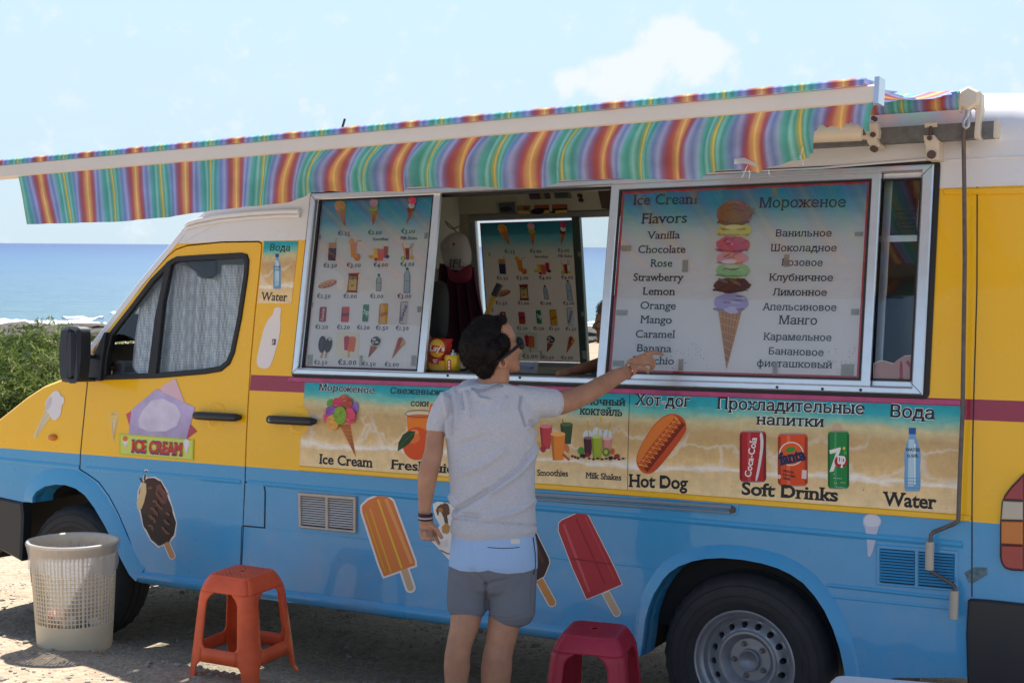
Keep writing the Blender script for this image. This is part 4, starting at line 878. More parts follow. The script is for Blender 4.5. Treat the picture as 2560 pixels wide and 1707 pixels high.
# ================================================================== INTERIOR
far_fr = slab('rear_window_frame', [rect(fx0 - .03, fz0 - .03, fx1, fz1 + .03), rect(fx0 + .012, fz0 + .005, fx1 - .02, fz1 - .005)], 0, .02, pmat('grey_alu', (.3, .31, .33), .4, metal=.6), van, cham=.004, far=True)
um = side(*px('P', 1337, 640), 0, True)[0]
slab('mullion', [rect(um - .03, fz0, um + .018, fz1)], .0, .03, pmat('green_grey_metal', (.07, .1, .09), .4, metal=.5), far_fr, cham=.004, far=True)
slab('rear_pane', [rect(fx0 + .01, fz0, fx1 - .01, fz1)], .004, .006, thin_glass('rear_glass', (.9, .93, .93)), far_fr, far=True)
nb = [side(*px('C', 235, 165)), side(*px('C', 125, 1442)), side(*px('C', 1090, 148)), side(*px('C', 972, 1465))]
na, nb2 = min(nb[0][0], nb[1][0]), max(nb[2][0], nb[3][0]); fq = [side(*px('D', x, y), .03, True) for x, y in ((420, 355), (1150, 338), (1200, 1405))]
fa, fb2 = fq[0][0], (fq[1][0] + fq[2][0]) / 2; fc, fd = fq[2][1], fq[0][1]; na, nb2 = -2.186, -1.550
def fmap(p): return Vector((fa + (p[0] - na) / (nb2 - na) * (fb2 - fa), fc + (p[1] - 1.446) * (fd - fc) / .786))
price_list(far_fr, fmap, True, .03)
# roof lining and upper inner wall with snapshots and stickers
mb = MB(); mb.box((-2.38, .26, 2.42), (1.0, 1.68, 2.44)); mb.build('ceiling_lining', INNER, van)
slab('upper_inner_wall', [rect(-2.38, fz1 + .035, 1.0, 2.45)], .02, .05, pmat('olive_lining', (.42, .4, .3), .5, var=.08, vscale=5), van, far=True)
def farpic(c, pts, col, w=.06, name='snapshot', extra=()):
    p0 = [side(*px(c, x, y), w, True) for x, y in pts]; mb = MB(); q = ccw(p0); fv, tr = tess([q]); mb.add([(u, v, w) for u, v in fv], tr, 0); mats = [flat(col)]
    for i, (cc, pp) in enumerate(extra):
        q = ccw([side(*px(c, x, y), w, True) for x, y in pp]); fv, tr = tess([q]); mb.add([(u, v, w + .001 * (i + 1)) for u, v in fv], tr, i + 1); mats.append(flat(cc))
    return mb.wall(name, mats, van, far=True, smooth=False)
farpic('D', [(538, 200), (690, 190), (692, 282), (560, 290)], '8a8a88', extra=(('4d5560', [(562, 206), (684, 198), (688, 280), (572, 284)]), ('23262c', ell(620, 250, 48, 18))))
farpic('D', [(700, 225), (805, 222), (800, 290), (700, 290)], '7d6a3a', extra=(('b89a5c', [(705, 262), (800, 268), (798, 288), (705, 288)]), ('6a3226', ell(770, 245, 22, 14))))
farpic('D', [(830, 222), (940, 218), (945, 280), (832, 285)], '1c181c', extra=(('c9a032', [(880, 262), (944, 258), (945, 279), (885, 283)]), ('a03a2c', [(835, 226), (938, 222), (938, 240), (836, 246)])))
farpic('D', [(965, 218), (1080, 216), (1082, 276), (968, 282)], '1c181c', extra=(('c9a032', [(990, 262), (1081, 257), (1081, 276), (992, 281)]), ('a03a2c', [(970, 222), (1076, 220), (1076, 242), (972, 248)])))
farpic('D', ell(855, 268, 52, 22), '101014', .068, 'sunglasses_sticker')
farpic('D', [(782, 108), (938, 100), (958, 172), (800, 178)], '453548', extra=(('8a7a50', [(870, 106), (900, 104), (915, 172), (880, 174)]),))
farpic('D', [(970, 108), (1098, 104), (1116, 168), (985, 172)], '6b6a5c', extra=(('3c4a4a', [(985, 118), (1080, 114), (1090, 160), (996, 164)]),))
farpic('D', [(1305, 85), (1440, 78), (1425, 255), (1340, 245)], '4d4038')
mb = MB()
for x, y in ((1180, 150), (1188, 184)):
    q = side(*px('D', x, y), .055, True); mb.tube([(q[0], q[1], .05), (q[0], q[1], .075)], .011, 12)
mb.wall('door_bumper', BLACK, van, far=True)
# inner left end wall, dark cupboard and worktop
mb = MB(); mb.box((-2.36, .30, 1.96), (-2.32, 1.68, 2.43)); mb.box((-2.6, 1.2, 1.9), (-2.50, 1.8, 2.44)); mb.build('end_panel', INNER, van)
mb = MB(); mb.box((-2.35, .10, 1.385), (.62, .62, 1.408)); mb.build('worktop', pmat('steel_worktop', (.4, .4, .4), .3, metal=.8), van)
mb = MB(); mb.box((-2.3, 1.25, .45), (.6, 1.82, 1.36)); mb.build('rear_counter', pmat('counter_grey', (.3, .3, .28), .4), van)
mb = MB(); mb.box((-2.34, .14, .44), (.62, .16, 1.39)); mb.build('inner_lining', DARK, van)
mb = MB(); mb.box((.2, .4, .44), (.24, 1.84, 2.4)); mb.build('partition', pmat('partition_blue', (.03, .05, .09), .4), van)
fz_ = pmat('freezer_print', (.06, .03, .04), .3)
mb = MB(); mb.box((.24, .35, 1.42), (.6, .8, 1.78)); mb.build('freezer_box', pmat('freezer_blue', (.02, .06, .14), .3), van)

# ================================================================== STICKERS ON THE BODY
WS = .0022
stz0, stz1 = .993, 1.376
mainst = rect(side(*px('P', 693, 980))[0], stz0, side(*px('P', 2206, 1050))[0] , stz1)
cut = side(*px('P', 732, 940))[0]
st = slab('beach_banner', [mainst], .0005, WS - .0004, beach('beach_print', stz0, stz1), van)
slab('yellow_trim', [rect(mainst[0][0], .970, mainst[1][0] + .04, .991)], .001, .009, MATS['yellow_paint'], van, cham=.003)
seam([side(*px('F', 568, 80)), side(*px('F', 556, 584))], .0012, WS, 'banner_joint').parent = st
for t, c, a, b, cap, bo, ol in (('Мороженое', 'K', (302, 136), (842, 170), 62, .018, 1), ('Ice Cream', 'K', (304, 855), (830, 893), 92, .026, 0), ('Свежевыжатые', 'K', (1000, 168), (1720, 195), 60, .018, 0), ('соки', 'K', (1202, 292), (1380, 298), 62, .022, 0),
                                ('Fresh Juices', 'K', (1004, 906), (1760, 962), 88, .026, 0), ('Smoothies', 'F', (88, 512), (248, 516), 30, .022, 0), ('Milk Shakes', 'F', (338, 525), (522, 537), 30, .022, 0), ('Молочный', 'F', (265, 145), (543, 152), 36, .026, 0), ('коктейль', 'F', (307, 196), (527, 206), 40, .026, 0),
                                ('Хот-дог', 'F', (592, 148), (876, 158), 58, .018, 1), ('Hot Dog', 'F', (560, 568), (868, 582), 62, .028, 0), ('Прохладительные', 'F', (1015, 168), (1776, 196), 60, .018, 1), ('напитки', 'F', (1218, 248), (1568, 262), 54, .018, 1),
                                ('Soft Drinks', 'F', (1142, 608), (1640, 645), 62, .028, 0), ('Вода', 'F', (1910, 210), (2140, 222), 66, .018, 1), ('Water', 'F', (1870, 664), (2148, 684), 68, .028, 0)):
    word(c, t, a, b, cap, WS, st, bold=bo, outline=bool(ol))
cl = cone(505, 480, 612, 470, 665, 790, 'c8743a')
for x, y, rx, ry, c_, s_ in ((425, 270, 42, 46, '5aa03c', 1), (660, 308, 36, 58, '9a6ab8', 2), (552, 225, 48, 48, 'c9603c', 3), (500, 255, 58, 44, 'cf3a62', 4), (590, 258, 52, 58, 'b04a3c', 5), (385, 410, 28, 50, 'd8506c', 6), (438, 345, 56, 56, '8a4fa8', 7), (455, 450, 62, 76, 'dfa048', 8), (625, 388, 52, 80, 'd94a68', 9), (530, 382, 64, 88, '7da32c', 10)):
    cl += scoop(x, y, rx, ry, c_, s_)
picture('ice_cream_picture', st, 'K', cl, WS, step=.0002)
picture('juice_picture', st, 'K', [('d8cdb8', [(1148, 345), (1440, 350), (1400, 640), (1190, 640)]), ('e87c1c', [(1160, 400), (1425, 405), (1390, 640), (1185, 640)]), ('d86818', ell(1290, 395, 128, 22)), ('5a5048', stroke(ell(1288, 368, 138, 34, 28), 7)), ('e05a24', stroke([(1408, 270), (1380, 420)], 24)), ('d84c14', ell(1262, 660, 140, 162, 32)), ('e4702c', ell(1225, 600, 70, 60)), ('ea9050', ell(1245, 545, 42, 22, 14, 10)),
                                ('1c3f1c', [(1075, 735), (1085, 650), (1130, 570), (1190, 535), (1250, 540), (1235, 600), (1190, 660), (1140, 695)]), ('3c6a34', stroke([(1085, 715), (1140, 640), (1235, 555)], 6))], WS, step=.0002)
def cup(x0, y0, x1, y1, col, top=None, tp=.16):
    d = (x1 - x0) * tp
    return [(col, [(x0, y0), (x1, y0), (x1 - d, y1), (x0 + d, y1)]), (shade(col, .8), [(x0, y0), (x0 + (x1 - x0) * .2, y0), (x0 + d + (x1 - x0) * .12, y1), (x0 + d, y1)]), (top or shade(col, 1.35), ell((x0 + x1) / 2, y0, (x1 - x0) / 2, (x1 - x0) * .16))]
pic = [('b03030', stroke([(218, 222), (230, 262)], 5))] + cup(207, 248, 272, 350, '2c4a28', '4a6a3c') + cup(102, 258, 166, 375, 'c23a44') + cup(158, 298, 235, 433, 'e8862c', 'f0b060') + [('d87838', ell(240, 370, 12, 26, 12, -20)), ('c84020', stroke([(222, 402), (255, 432)], 10)), ('d89838', ell(92, 358, 22, 20)), ('a82838', ell(120, 375, 14, 18))]
picture('smoothie_picture', st, 'F', pic, WS, step=.0002)
pic = [('c8d4dc', ell(350, 310, 26, 34)), ('c8d4dc', ell(398, 298, 26, 36)), ('c8d4dc', ell(452, 308, 24, 34)), ('d0a83a', stroke([(346, 228), (356, 318)], 5)), ('d0b83a', stroke([(418, 212), (400, 310)], 5)), ('d0a83a', stroke([(462, 240), (450, 322)], 5))] + cup(328, 318, 375, 405, '4a1228') + cup(425, 322, 472, 408, 'd08a80') + cup(368, 312, 426, 424, '9cae2c') \
    + [('4a8a2c', ell(316, 385, 17, 20)), ('8a1c24', ell(350, 405, 14, 12)), ('2a1c28', ell(325, 410, 16, 10)), ('5a7a24', ell(445, 392, 19, 22)), ('a8c050', ell(445, 390, 10, 12)), ('c8501c', ell(478, 388, 9, 16)), ('a01c30', ell(502, 412, 14, 12)), ('2a1c30', ell(470, 420, 12, 9))] + [('3a1424', ell(272 + i * 15, 412 + (i % 3) * 5, 7, 6)) for i in range(5)] + [('241428', ell(360 + i * 22, 424 + (i % 2) * 4, 8, 5)) for i in range(9)]
picture('milk_shake_picture', st, 'F', pic, WS, step=.0002)
zig = []; 
for i in range(23):
    f_ = i / 22; bx2, by2 = 632 + (818 - 632) * f_, 466 + (222 - 466) * f_; s_ = 1 if i % 2 else -1; zig.append((bx2 + s_ * 19, by2 + s_ * 12))
picture('hot_dog_picture', st, 'F', [('c9581c', smoothp([(595, 440), (610, 380), (680, 260), (745, 200), (800, 190), (845, 215), (862, 260), (850, 300), (760, 420), (700, 490), (660, 508), (620, 490)], 2)), ('dd7a2c', smoothp([(600, 440), (612, 385), (680, 268), (745, 208), (790, 196), (800, 215), (720, 300), (650, 390), (620, 455)], 2)),
                                     ('c44a1c', smoothp([(640, 495), (700, 430), (790, 310), (850, 245), (860, 270), (840, 310), (760, 415), (690, 492)], 2)), ('7a2414', stroke([(640, 480), (835, 235)], 46)), ('b8401f', stroke([(622, 470), (825, 215)], 40)), ('cf6038', stroke([(618, 458), (815, 212)], 12)), ('e8a02c', stroke(zig, 10))], WS, step=.0002)
def can(x0, y0, x1, y1, col, sl_=0):
    w_ = x1 - x0
    return [('9a9094', smoothp([(x0 + w_ * .1, y0), (x1 - w_ * .1, y0), (x1 - w_ * .04, y0 + 10), (x1 - w_ * .04, y1 - 8), (x1 - w_ * .12, y1), (x0 + w_ * .12, y1), (x0 + w_ * .04, y1 - 8), (x0 + w_ * .04, y0 + 10)], 1)), (col, [(x0 + w_ * .04, y0 + 8), (x1 - w_ * .04, y0 + 8), (x1, y0 + 22), (x1, y1 - 18), (x1 - w_ * .06, y1 - 5), (x0 + w_ * .06, y1 - 5), (x0, y1 - 18), (x0, y0 + 22)]),
            (shade(col, .72), [(x0, y0 + 22), (x0 + w_ * .1, y0 + 20), (x0 + w_ * .1, y1 - 12), (x0, y1 - 18)]), (shade(col, .72), [(x1 - w_ * .1, y0 + 20), (x1, y0 + 22), (x1, y1 - 18), (x1 - w_ * .1, y1 - 12)]), (shade(col, 1.18), [(x0 + w_ * .3, y0 + 12), (x0 + w_ * .42, y0 + 12), (x0 + w_ * .42, y1 - 8), (x0 + w_ * .3, y1 - 8)])]
picture('can_picture', st, 'F', can(1133, 280, 1270, 548, 'b01c22') + [('d8d0d0', smoothp([(1236, 290), (1252, 292), (1258, 350), (1246, 440), (1225, 540), (1212, 540), (1232, 440), (1242, 350)], 1))], WS, step=.0002)
word('F', 'Coca-Cola', (1190, 522), (1222, 318), 34, WS + .0014, st, flat('efe6e4'), bold=.02)
word('F', 'classic', (1242, 445), (1246, 385), 13, WS + .0014, st, flat('efe6e4'))
picture('can_picture', st, 'F', can(1330, 292, 1484, 568, 'dc4a1c') + [('e8d8c8', ell(1400, 400, 64, 62, 28)), ('df5a1e', ell(1400, 400, 58, 56, 28)), ('3f8a34', ell(1396, 378, 25, 14, 16, -8)), ('e8c8b0', ell(1338, 518, 9, 12)), ('e8c8c0', [(1455, 482), (1480, 485), (1478, 530), (1453, 527)])], WS, step=.0002)
word('F', 'fanta', (1338, 458), (1476, 428), 58, WS + .0018, st, flat('16224e'), bold=.05)
for t, a, b in (('ORANGE', (1352, 490), (1410, 503)), ('FLAVOURED', (1352, 510), (1420, 524)), ('DRINK', (1356, 530), (1396, 538))): word('F', t, a, b, 11, WS + .0014, st, flat('30282c'), bold=.02)
picture('can_picture', st, 'F', can(1588, 280, 1698, 582, '17803c') + [('c9a98a', [(1612, 262), (1630, 238), (1655, 250), (1662, 280), (1612, 278)]), ('e8e4d8', [(1596, 382), (1652, 366), (1656, 372), (1618, 490), (1596, 494), (1632, 392), (1600, 402)]), ('b8202c', ell(1655, 440, 33, 32)), ('4aa83c', ell(1678, 395, 8, 11)), ('d8c83a', ell(1672, 372, 7, 8))] + [('cfe0d0', ell(1620 + (i * 37) % 60, 505 + (i * 23) % 70, 2.5, 2.5, 6)) for i in range(16)], WS, step=.0002)
word('F', 'up', (1634, 448), (1678, 452), 40, WS + .002 + .003, st, flat('f0e8e8'), bold=.04)
def bottle(cr_, x, yt, yb, r, host, w, txt=True, far=False):
    pic = [('6fa3cc', smoothp([(x - r * .34, yt + 12), (x + r * .34, yt + 12), (x + r * .38, yt + 45), (x + r * .95, yt + 115 * (yb - yt) / 330), (x + r, yt + (yb - yt) * .5), (x + r * .9, yt + (yb - yt) * .62), (x + r, yt + (yb - yt) * .75), (x + r * .95, yb - 8), (x + r * .8, yb), (x - r * .8, yb), (x - r * .95, yb - 8), (x - r, yt + (yb - yt) * .75), (x - r * .9, yt + (yb - yt) * .62), (x - r, yt + (yb - yt) * .5), (x - r * .95, yt + 115 * (yb - yt) / 330), (x - r * .38, yt + 45)], 1)),
           ('b4cfe0', stroke([(x - r * .1, yt + (yb - yt) * .18), (x - r * .2, yb - (yb - yt) * .08)], r * .7)), ('d8e6ee', stroke([(x + r * .3, yt + (yb - yt) * .25), (x + r * .3, yb - (yb - yt) * .1)], r * .18)), ('2454a0', [(x - r * .42, yt), (x + r * .42, yt), (x + r * .42, yt + (yb - yt) * .1), (x - r * .42, yt + (yb - yt) * .1)])]
    for i in range(4): pic.append(('5890c0', stroke([(x - r * .9, yb - (yb - yt) * (.06 + i * .05)), (x + r * .9, yb - (yb - yt) * (.055 + i * .05))], 2.5 * r / 40)))
    picture('bottle_picture', host, cr_, pic, w, step=.0002)
bottle('F', 2024, 266, 594, 43, st, WS)
word('F', 'WATER', (1988, 386), (2064, 387), 15, WS + .002, st, flat('26303c'), bold=.01); word('F', '0.50L', (1998, 418), (2056, 418), 15, WS + .002, st, flat('26303c'), bold=.01)
# small water sticker beside the cab door
q = sp('A', [(1670, 563), (1885, 563), (1842, 960), (1625, 955)], .002)
ws_ = slab('water_sticker', [ccw(q)], .0005, .0018, beach('water_print', q[2][1] - .0, q[0][1]), van)
word('A', 'Вода', (1706, 624), (1834, 626), 42, .0022, ws_, bold=.008); word('A', 'Water', (1648, 938), (1814, 942), 50, .0022, ws_, bold=.014)
bottle('A', 1752, 643, 866, 26, ws_, .0022); word('A', 'WATER', (1730, 732), (1772, 732), 10, .0042, ws_, flat('26303c')); word('A', '0.50L', (1733, 750), (1768, 750), 10, .0042, ws_, flat('26303c'))
wb = smoothp([(1736, 980), (1776, 982), (1778, 1005), (1770, 1040), (1775, 1100), (1760, 1200), (1712, 1350), (1690, 1370), (1640, 1365), (1618, 1330), (1640, 1230), (1672, 1100), (1705, 1045), (1725, 1030)], 1)
bs = picture('white_bottle_sticker', van, 'A', [('e6dede', wb), ('5a5058', [(1722, 1182), (1746, 1182), (1742, 1220), (1718, 1220)]), ('e6dede', [(1728, 1190), (1734, 1190), (1728, 1214), (1722, 1214)])], .0016, label='white paper bottle silhouette')
# painted ice creams on the lower panels
def lolly(c, body, col, lines, stick, name, w=.0016, rim=5.0, scol='c9a888', extra=()):
    lay = [('e8e0dc', offs_px(body, -rim)), ('e8e0dc', offs_px(stick, -rim)), (scol, stick), (col, body)] + [(lc, stroke(p, wd)) for lc, p, wd in lines] + list(extra)
    return picture(name, van, c, lay, w, step=.00025)
def offs_px(l, d): return offs(ccw(l), d)
def cap_stick(a, b, wd):
    d = (Vector(b) - Vector(a)).normalized(); n_ = Vector((-d.y, d.x)) * wd / 2; return [(a[0] + n_.x, a[1] + n_.y)] + [(b[0] + n_.x * math.cos(t) + d.x * wd / 2 * math.sin(t), b[1] + n_.y * math.cos(t) + d.y * wd / 2 * math.sin(t)) for t in [math.pi * i / 8 for i in range(9)]] + [(a[0] - n_.x, a[1] - n_.y)]
OL = [(905, 1140), (925, 1160), (960, 1220), (1030, 1440), (1042, 1448), (1042, 1448)]
lb = smoothp([(903, 1262), (925, 1246), (950, 1237), (975, 1243), (990, 1262), (1035, 1400), (1042, 1412), (962, 1443), (925, 1350), (903, 1280)], 1)
lolly('O', [(905, 1265), (920, 1250), (948, 1238), (966, 1240), (982, 1252), (1037, 1402), (1038, 1412), (960, 1440), (948, 1410), (906, 1280)], 'dc7a3c', [('e0a832', [(925, 1270), (978, 1430)], 4), ('e8b83c', [(945, 1248), (1005, 1420)], 5), ('e89a5c', [(965, 1246), (1030, 1408)], 9), ('d8a02c', [(915, 1282), (965, 1432)], 4)], cap_stick((1010, 1420), (1026, 1468), 17), 'orange_lolly_picture')
lolly('J', [(1335, 225), (1360, 200), (1500, 137), (1540, 137), (1578, 160), (1790, 580), (1862, 738), (1568, 862), (1450, 600), (1332, 290)], 'b03038', [('c9545a', [(1375, 235), (1590, 800)], 22), ('98242e', [(1480, 190), (1720, 730)], 14), ('c4484e', [(1555, 170), (1800, 690)], 10), ('8e202a', [(1440, 520), (1770, 570)], 12)], cap_stick((1728, 810), (1818, 975), 58), 'red_lolly_picture', rim=7)
lolly('J', [(1010, 230), (1085, 190), (1140, 300), (1248, 520), (1255, 560), (1210, 670), (1150, 705), (1060, 690)], '3a221e', [('523228', [(1100, 300), (1200, 560)], 26), ('2a1614', [(1140, 320), (1240, 560)], 12)], cap_stick((1170, 700), (1275, 890), 62), 'chocolate_lolly_picture', rim=8, scol='c98a4a')
nut = [('7a4a38', ell(730 + (i * 53) % 95, 620 + (i * 97) % 230, 13, 6, 8, (i * 41) % 90)) for i in range(26)]
cb = [(720, 575), (752, 572), (780, 590), (808, 635), (828, 700), (840, 740), (853, 790), (845, 850), (820, 880), (795, 890), (770, 902), (735, 870), (700, 805), (685, 740), (672, 700), (675, 640), (690, 600)]
cbs = jag(cb, 3, 2, 4)
picture('choc_ice_picture', van, 'B', [('e4d8d0', offs_px(cb, -7)), ('e4d8d0', stroke([(712, 530), (700, 590)], 18)), ('e4d8d0', offs_px(cap_stick((808, 885), (836, 950), 26), -4)), ('c08a62', cap_stick((808, 885), (836, 950), 26)), ('3c2420', cbs), ('6a4440', ell(785, 650, 24, 50, 14, -18)), ('d8bc8a', [(690, 590), (710, 598), (712, 640), (700, 690), (688, 722), (668, 720), (664, 690), (680, 640)]), ('4a2c26', stroke([(712, 536), (702, 575), (715, 600)], 9)), ('4a2c26', stroke([(680, 572), (694, 592)], 8)), ('281616', [(690, 748), (838, 752), (852, 795), (840, 850), (772, 900), (735, 868), (700, 800)])] + [(c_, [p for p in pp]) for c_, pp in nut if 675 < pp[0][0] < 840], .0016, step=.0002)
# sundae picture partly hidden by the customer
picture('sundae_picture', van, 'J', [('e8e2de', jag([(280, 60), (330, 38), (400, 60), (470, 90), (560, 120), (560, 560), (440, 560), (400, 520), (270, 380), (330, 240), (290, 170)], 6, 2, 1)), ('6a4430', jag(ell(360, 120, 60, 60), 10, 2, 2)), ('b07a3c', ell(340, 120, 20, 26)), ('e8e0d8', ell(345, 180, 18, 50, 14, -12)), ('5a4a30', ell(385, 190, 16, 60, 14, -10)), ('c08a4a', jag(ell(385, 270, 36, 44), 7, 2, 3)), ('8a4a2c', stroke([(340, 450), (400, 480), (470, 490)], 10)), ('dcd4d0', [(290, 380), (400, 360), (400, 420), (330, 430)])], .0016, step=.0002)
# small cones on the bonnet side and door, and the ICE CREAM plate
bl = smoothp([(228, 190), (248, 165), (272, 145), (290, 155), (295, 172), (312, 180), (313, 205), (300, 220), (298, 260), (275, 292), (255, 290), (240, 262), (225, 240), (218, 215)], 1)
picture('white_cone_sticker', van, 'B', [('dccfb0', [(222, 235), (250, 270), (172, 378), (162, 374)]), ('c4b48a', stroke([(225, 245), (175, 365)], 3)), ('c4b48a', stroke([(238, 258), (178, 362)], 3)), ('e0dce0', bl), ('cdc2c8', ell(238, 210, 12, 34, 14, 20))], .0016)
picture('cone_sticker', van, 'B', [('e2c274', ell(556, 270, 24, 25)), ('dccaa0', [(538, 290), (572, 288), (552, 405)]), ('c09a5a', stroke([(545, 295), (553, 385)], 2.5)), ('c09a5a', stroke([(566, 292), (554, 380)], 2.5)), ('c8a050', ell(550, 262, 9, 4)), ('eed890', ell(560, 276, 8, 4))], .0016)
dp = picture('ice_cream_badge', door, 'B', [('c98a98', [(612, 262), (660, 235), (690, 300), (640, 345)]), ('c4556e', [(612, 262), (650, 240), (648, 330), (636, 345)]), ('b24a62', [(905, 290), (957, 345), (905, 385), (880, 330)]), ('dcb8c4', [(780, 130), (852, 88), (895, 200), (800, 230)]), (pmat('lilac_print', (.44, .36, .60), .4, var=.3, vscale=7), [(640, 240), (760, 140), (948, 230), (905, 385), (625, 358)]), (pmat('pale_print', (.62, .56, .72), .4, var=.2, vscale=9), smoothp([(670, 270), (760, 170), (890, 235), (850, 345), (680, 345)], 1)), ('b9c63c', [(580, 355), (943, 385), (940, 486), (580, 457)]), ('cfd86a', [(588, 362), (936, 391), (933, 480), (588, 451)]), ('dcd8e0', [(598, 392), (622, 392), (618, 412), (603, 410)]), ('d8703c', ell(610, 380, 12, 13)), ('dcd0a0', [(603, 410), (618, 411), (611, 445)]), ('e4dce4', ell(908, 405, 16, 22)), ('e4dce4', [(898, 420), (918, 422), (908, 460)])], .0024)
word('B', 'ICE CREAM', (636, 446), (884, 464), 58, .0085, dp, flat('6a3a7a'), bold=.045); word('B', 'ICE CREAM', (637, 438), (885, 456), 46, .0095, dp, flat('cf3c34'), bold=.03)
# white cone on the rear panel
picture('white_cone_sticker', van, 'H', [('b9c0d6', smoothp([(765, 380), (768, 340), (795, 310), (835, 306), (880, 320), (903, 350), (902, 385), (880, 412), (848, 560), (822, 632), (800, 625), (800, 560), (783, 412)], 1)), ('cfd4e4', smoothp([(772, 376), (778, 340), (800, 318), (835, 313), (872, 325), (894, 352), (892, 380), (868, 405), (796, 405)], 1))], .0016)
# ================================================================== AWNING
wB = 1.32
def interp(tab, x):
    if x <= tab[0][0]: return tab[0][1] + (x - tab[0][0]) * (tab[1][1] - tab[0][1]) / (tab[1][0] - tab[0][0])
    for (a, b), (c, d) in zip(tab[:-1], tab[1:]):
        if x <= c: return b + (x - a) * (d - b) / (c - a)
    return tab[-1][1] + (x - tab[-1][0]) * (tab[-1][1] - tab[-2][1]) / (tab[-1][0] - tab[-2][0])
SU0 = side(*px('L', 232, 430), wB)[0]; PER = (side(*px('L', 2060, 262), wB)[0] - SU0) / 6
def stripe_mat():
    m = bpy.data.materials.new('striped_canvas'); m.use_nodes = True; t = m.node_tree; b = t.nodes['Principled BSDF']; L_ = t.links
    uv = N(t, 'ShaderNodeUVMap', uv_map='uv'); sx = N(t, 'ShaderNodeSeparateXYZ'); L_.new(uv.outputs[0], sx.inputs[0])
    fr = N(t, 'ShaderNodeMath', operation='FRACT'); L_.new(sx.outputs[0], fr.inputs[0]); rp = N(t, 'ShaderNodeValToRGB'); L_.new(fr.outputs[0], rp.inputs[0]); e = rp.color_ramp.elements
    cols = [(0, 'f0c850'), (.016, 'dca04e'), (.05, 'c88450'), (.078, 'b84e46'), (.10, 'ac444c'), (.135, '9a6c9c'), (.165, '94a0da'), (.215, '5c7cc4'), (.265, '88aad6'), (.305, '4cb2b6'), (.37, '34a29c'), (.41, '7cccc8'), (.45, '3ca69e'), (.488, 'a8b458'), (.505, 'e8c43c'), (.525, '5caa8c'), (.56, '70c8c4'), (.61, '36a09c'), (.66, '5ca8c4'), (.71, '5a7cc8'), (.765, '94a2dc'), (.82, '8a6aa6'), (.875, 'a8424e'), (.915, 'b84e46'), (.945, 'c88450'), (.984, 'dca04e')]
    e[0].position, e[0].color = 0, (*srgb(cols[0][1]), 1); e[1].position, e[1].color = 1, (*srgb(cols[0][1]), 1)
    for p_, c_ in cols[1:]: x = e.new(p_); x.color = (*srgb(c_), 1)
    tcn = N(t, 'ShaderNodeTexCoord'); nn = N(t, 'ShaderNodeTexNoise', i_Scale=9.0, i_Detail=6.0); L_.new(tcn.outputs['Object'], nn.inputs[0]); mr = N(t, 'ShaderNodeMapRange', i_1=.3, i_2=.7, i_3=.9, i_4=1.2); L_.new(nn.outputs[0], mr.inputs[0])
    hs_ = N(t, 'ShaderNodeHueSaturation'); hs_.inputs['Saturation'].default_value = .84; L_.new(rp.outputs[0], hs_.inputs['Color']); sc = N(t, 'ShaderNodeVectorMath', operation='SCALE'); L_.new(hs_.outputs[0], sc.inputs[0]); L_.new(mr.outputs[0], sc.inputs['Scale']); L_.new(sc.outputs[0], b.inputs['Base Color']); b.inputs['Roughness'].default_value = .8; b.inputs['Specular IOR Level'].default_value = .2
    wv = N(t, 'ShaderNodeTexNoise', i_Scale=400.0, i_Detail=1.0); L_.new(tcn.outputs['Object'], wv.inputs[0]); bp = N(t, 'ShaderNodeBump', i_Strength=.25, i_Distance=.002); L_.new(wv.outputs[0], bp.inputs['Height']); L_.new(bp.outputs[0], b.inputs['Normal'])
    tr = N(t, 'ShaderNodeBsdfTranslucent'); L_.new(sc.outputs[0], tr.inputs[0]); mx = N(t, 'ShaderNodeMixShader', i_0=.24); o = t.nodes['Material Output']
    L_.new(b.outputs[0], mx.inputs[1]); L_.new(tr.outputs[0], mx.inputs[2]); L_.new(mx.outputs[0], o.inputs[0]); return m
CANVAS = stripe_mat()
def uvmesh(name, grid, uvs, mat, parent, label=None, mask=None):
    """grid[i][j] local points, uvs[i][j]"""
    n, k = len(grid), len(grid[0]); me = bpy.data.meshes.new(name); fs = [(i * k + j, (i + 1) * k + j, (i + 1) * k + j + 1, i * k + j + 1) for i in range(n - 1) for j in range(k - 1) if mask is None or mask(i, j)]
    me.from_pydata([tuple(p) for r in grid for p in r], [], fs); ul = me.uv_layers.new(name='uv'); fl = [u for r in uvs for u in r]
    for l in me.loops: ul.data[l.index].uv = fl[l.vertex_index]
    return link(name, me, mat, parent, label, True)
STR = [(-2.584, 0), (-2.322, 1), (-2.063, 2), (-1.808, 3), (-1.559, 4), (-1.296, 5), (-1.041, 6), (-.792, 7), (-.541, 8), (-.274, 9), (-.025, 10), (.218, 11), (.454, 12), (.699, 13)]
def su(u): return interp(STR, u)
# square tube on the roof side
p1, p2 = sp('G', [(1270, 528), (2140, 493)], .06); vt = (p1[1] + p2[1]) / 2
mb = MB(); 
for i in range(2): pass
mb.box((-2.75, vt - .03, .03), (p2[0], vt + .03, .085)); tube_ = mb.wall('awning_bar', pmat('galvanised_tube', (.17, .165, .155), .6, metal=.3, var=.3, vscale=30), van, 'grey square tube carrying the striped awning', ang=10)
mb = MB(); mb.box((p2[0] - .0005, vt - .031, .029), (p2[0] + .012, vt + .031, .086)); mb.wall('end_cap', CREAM, tube_, ang=10)
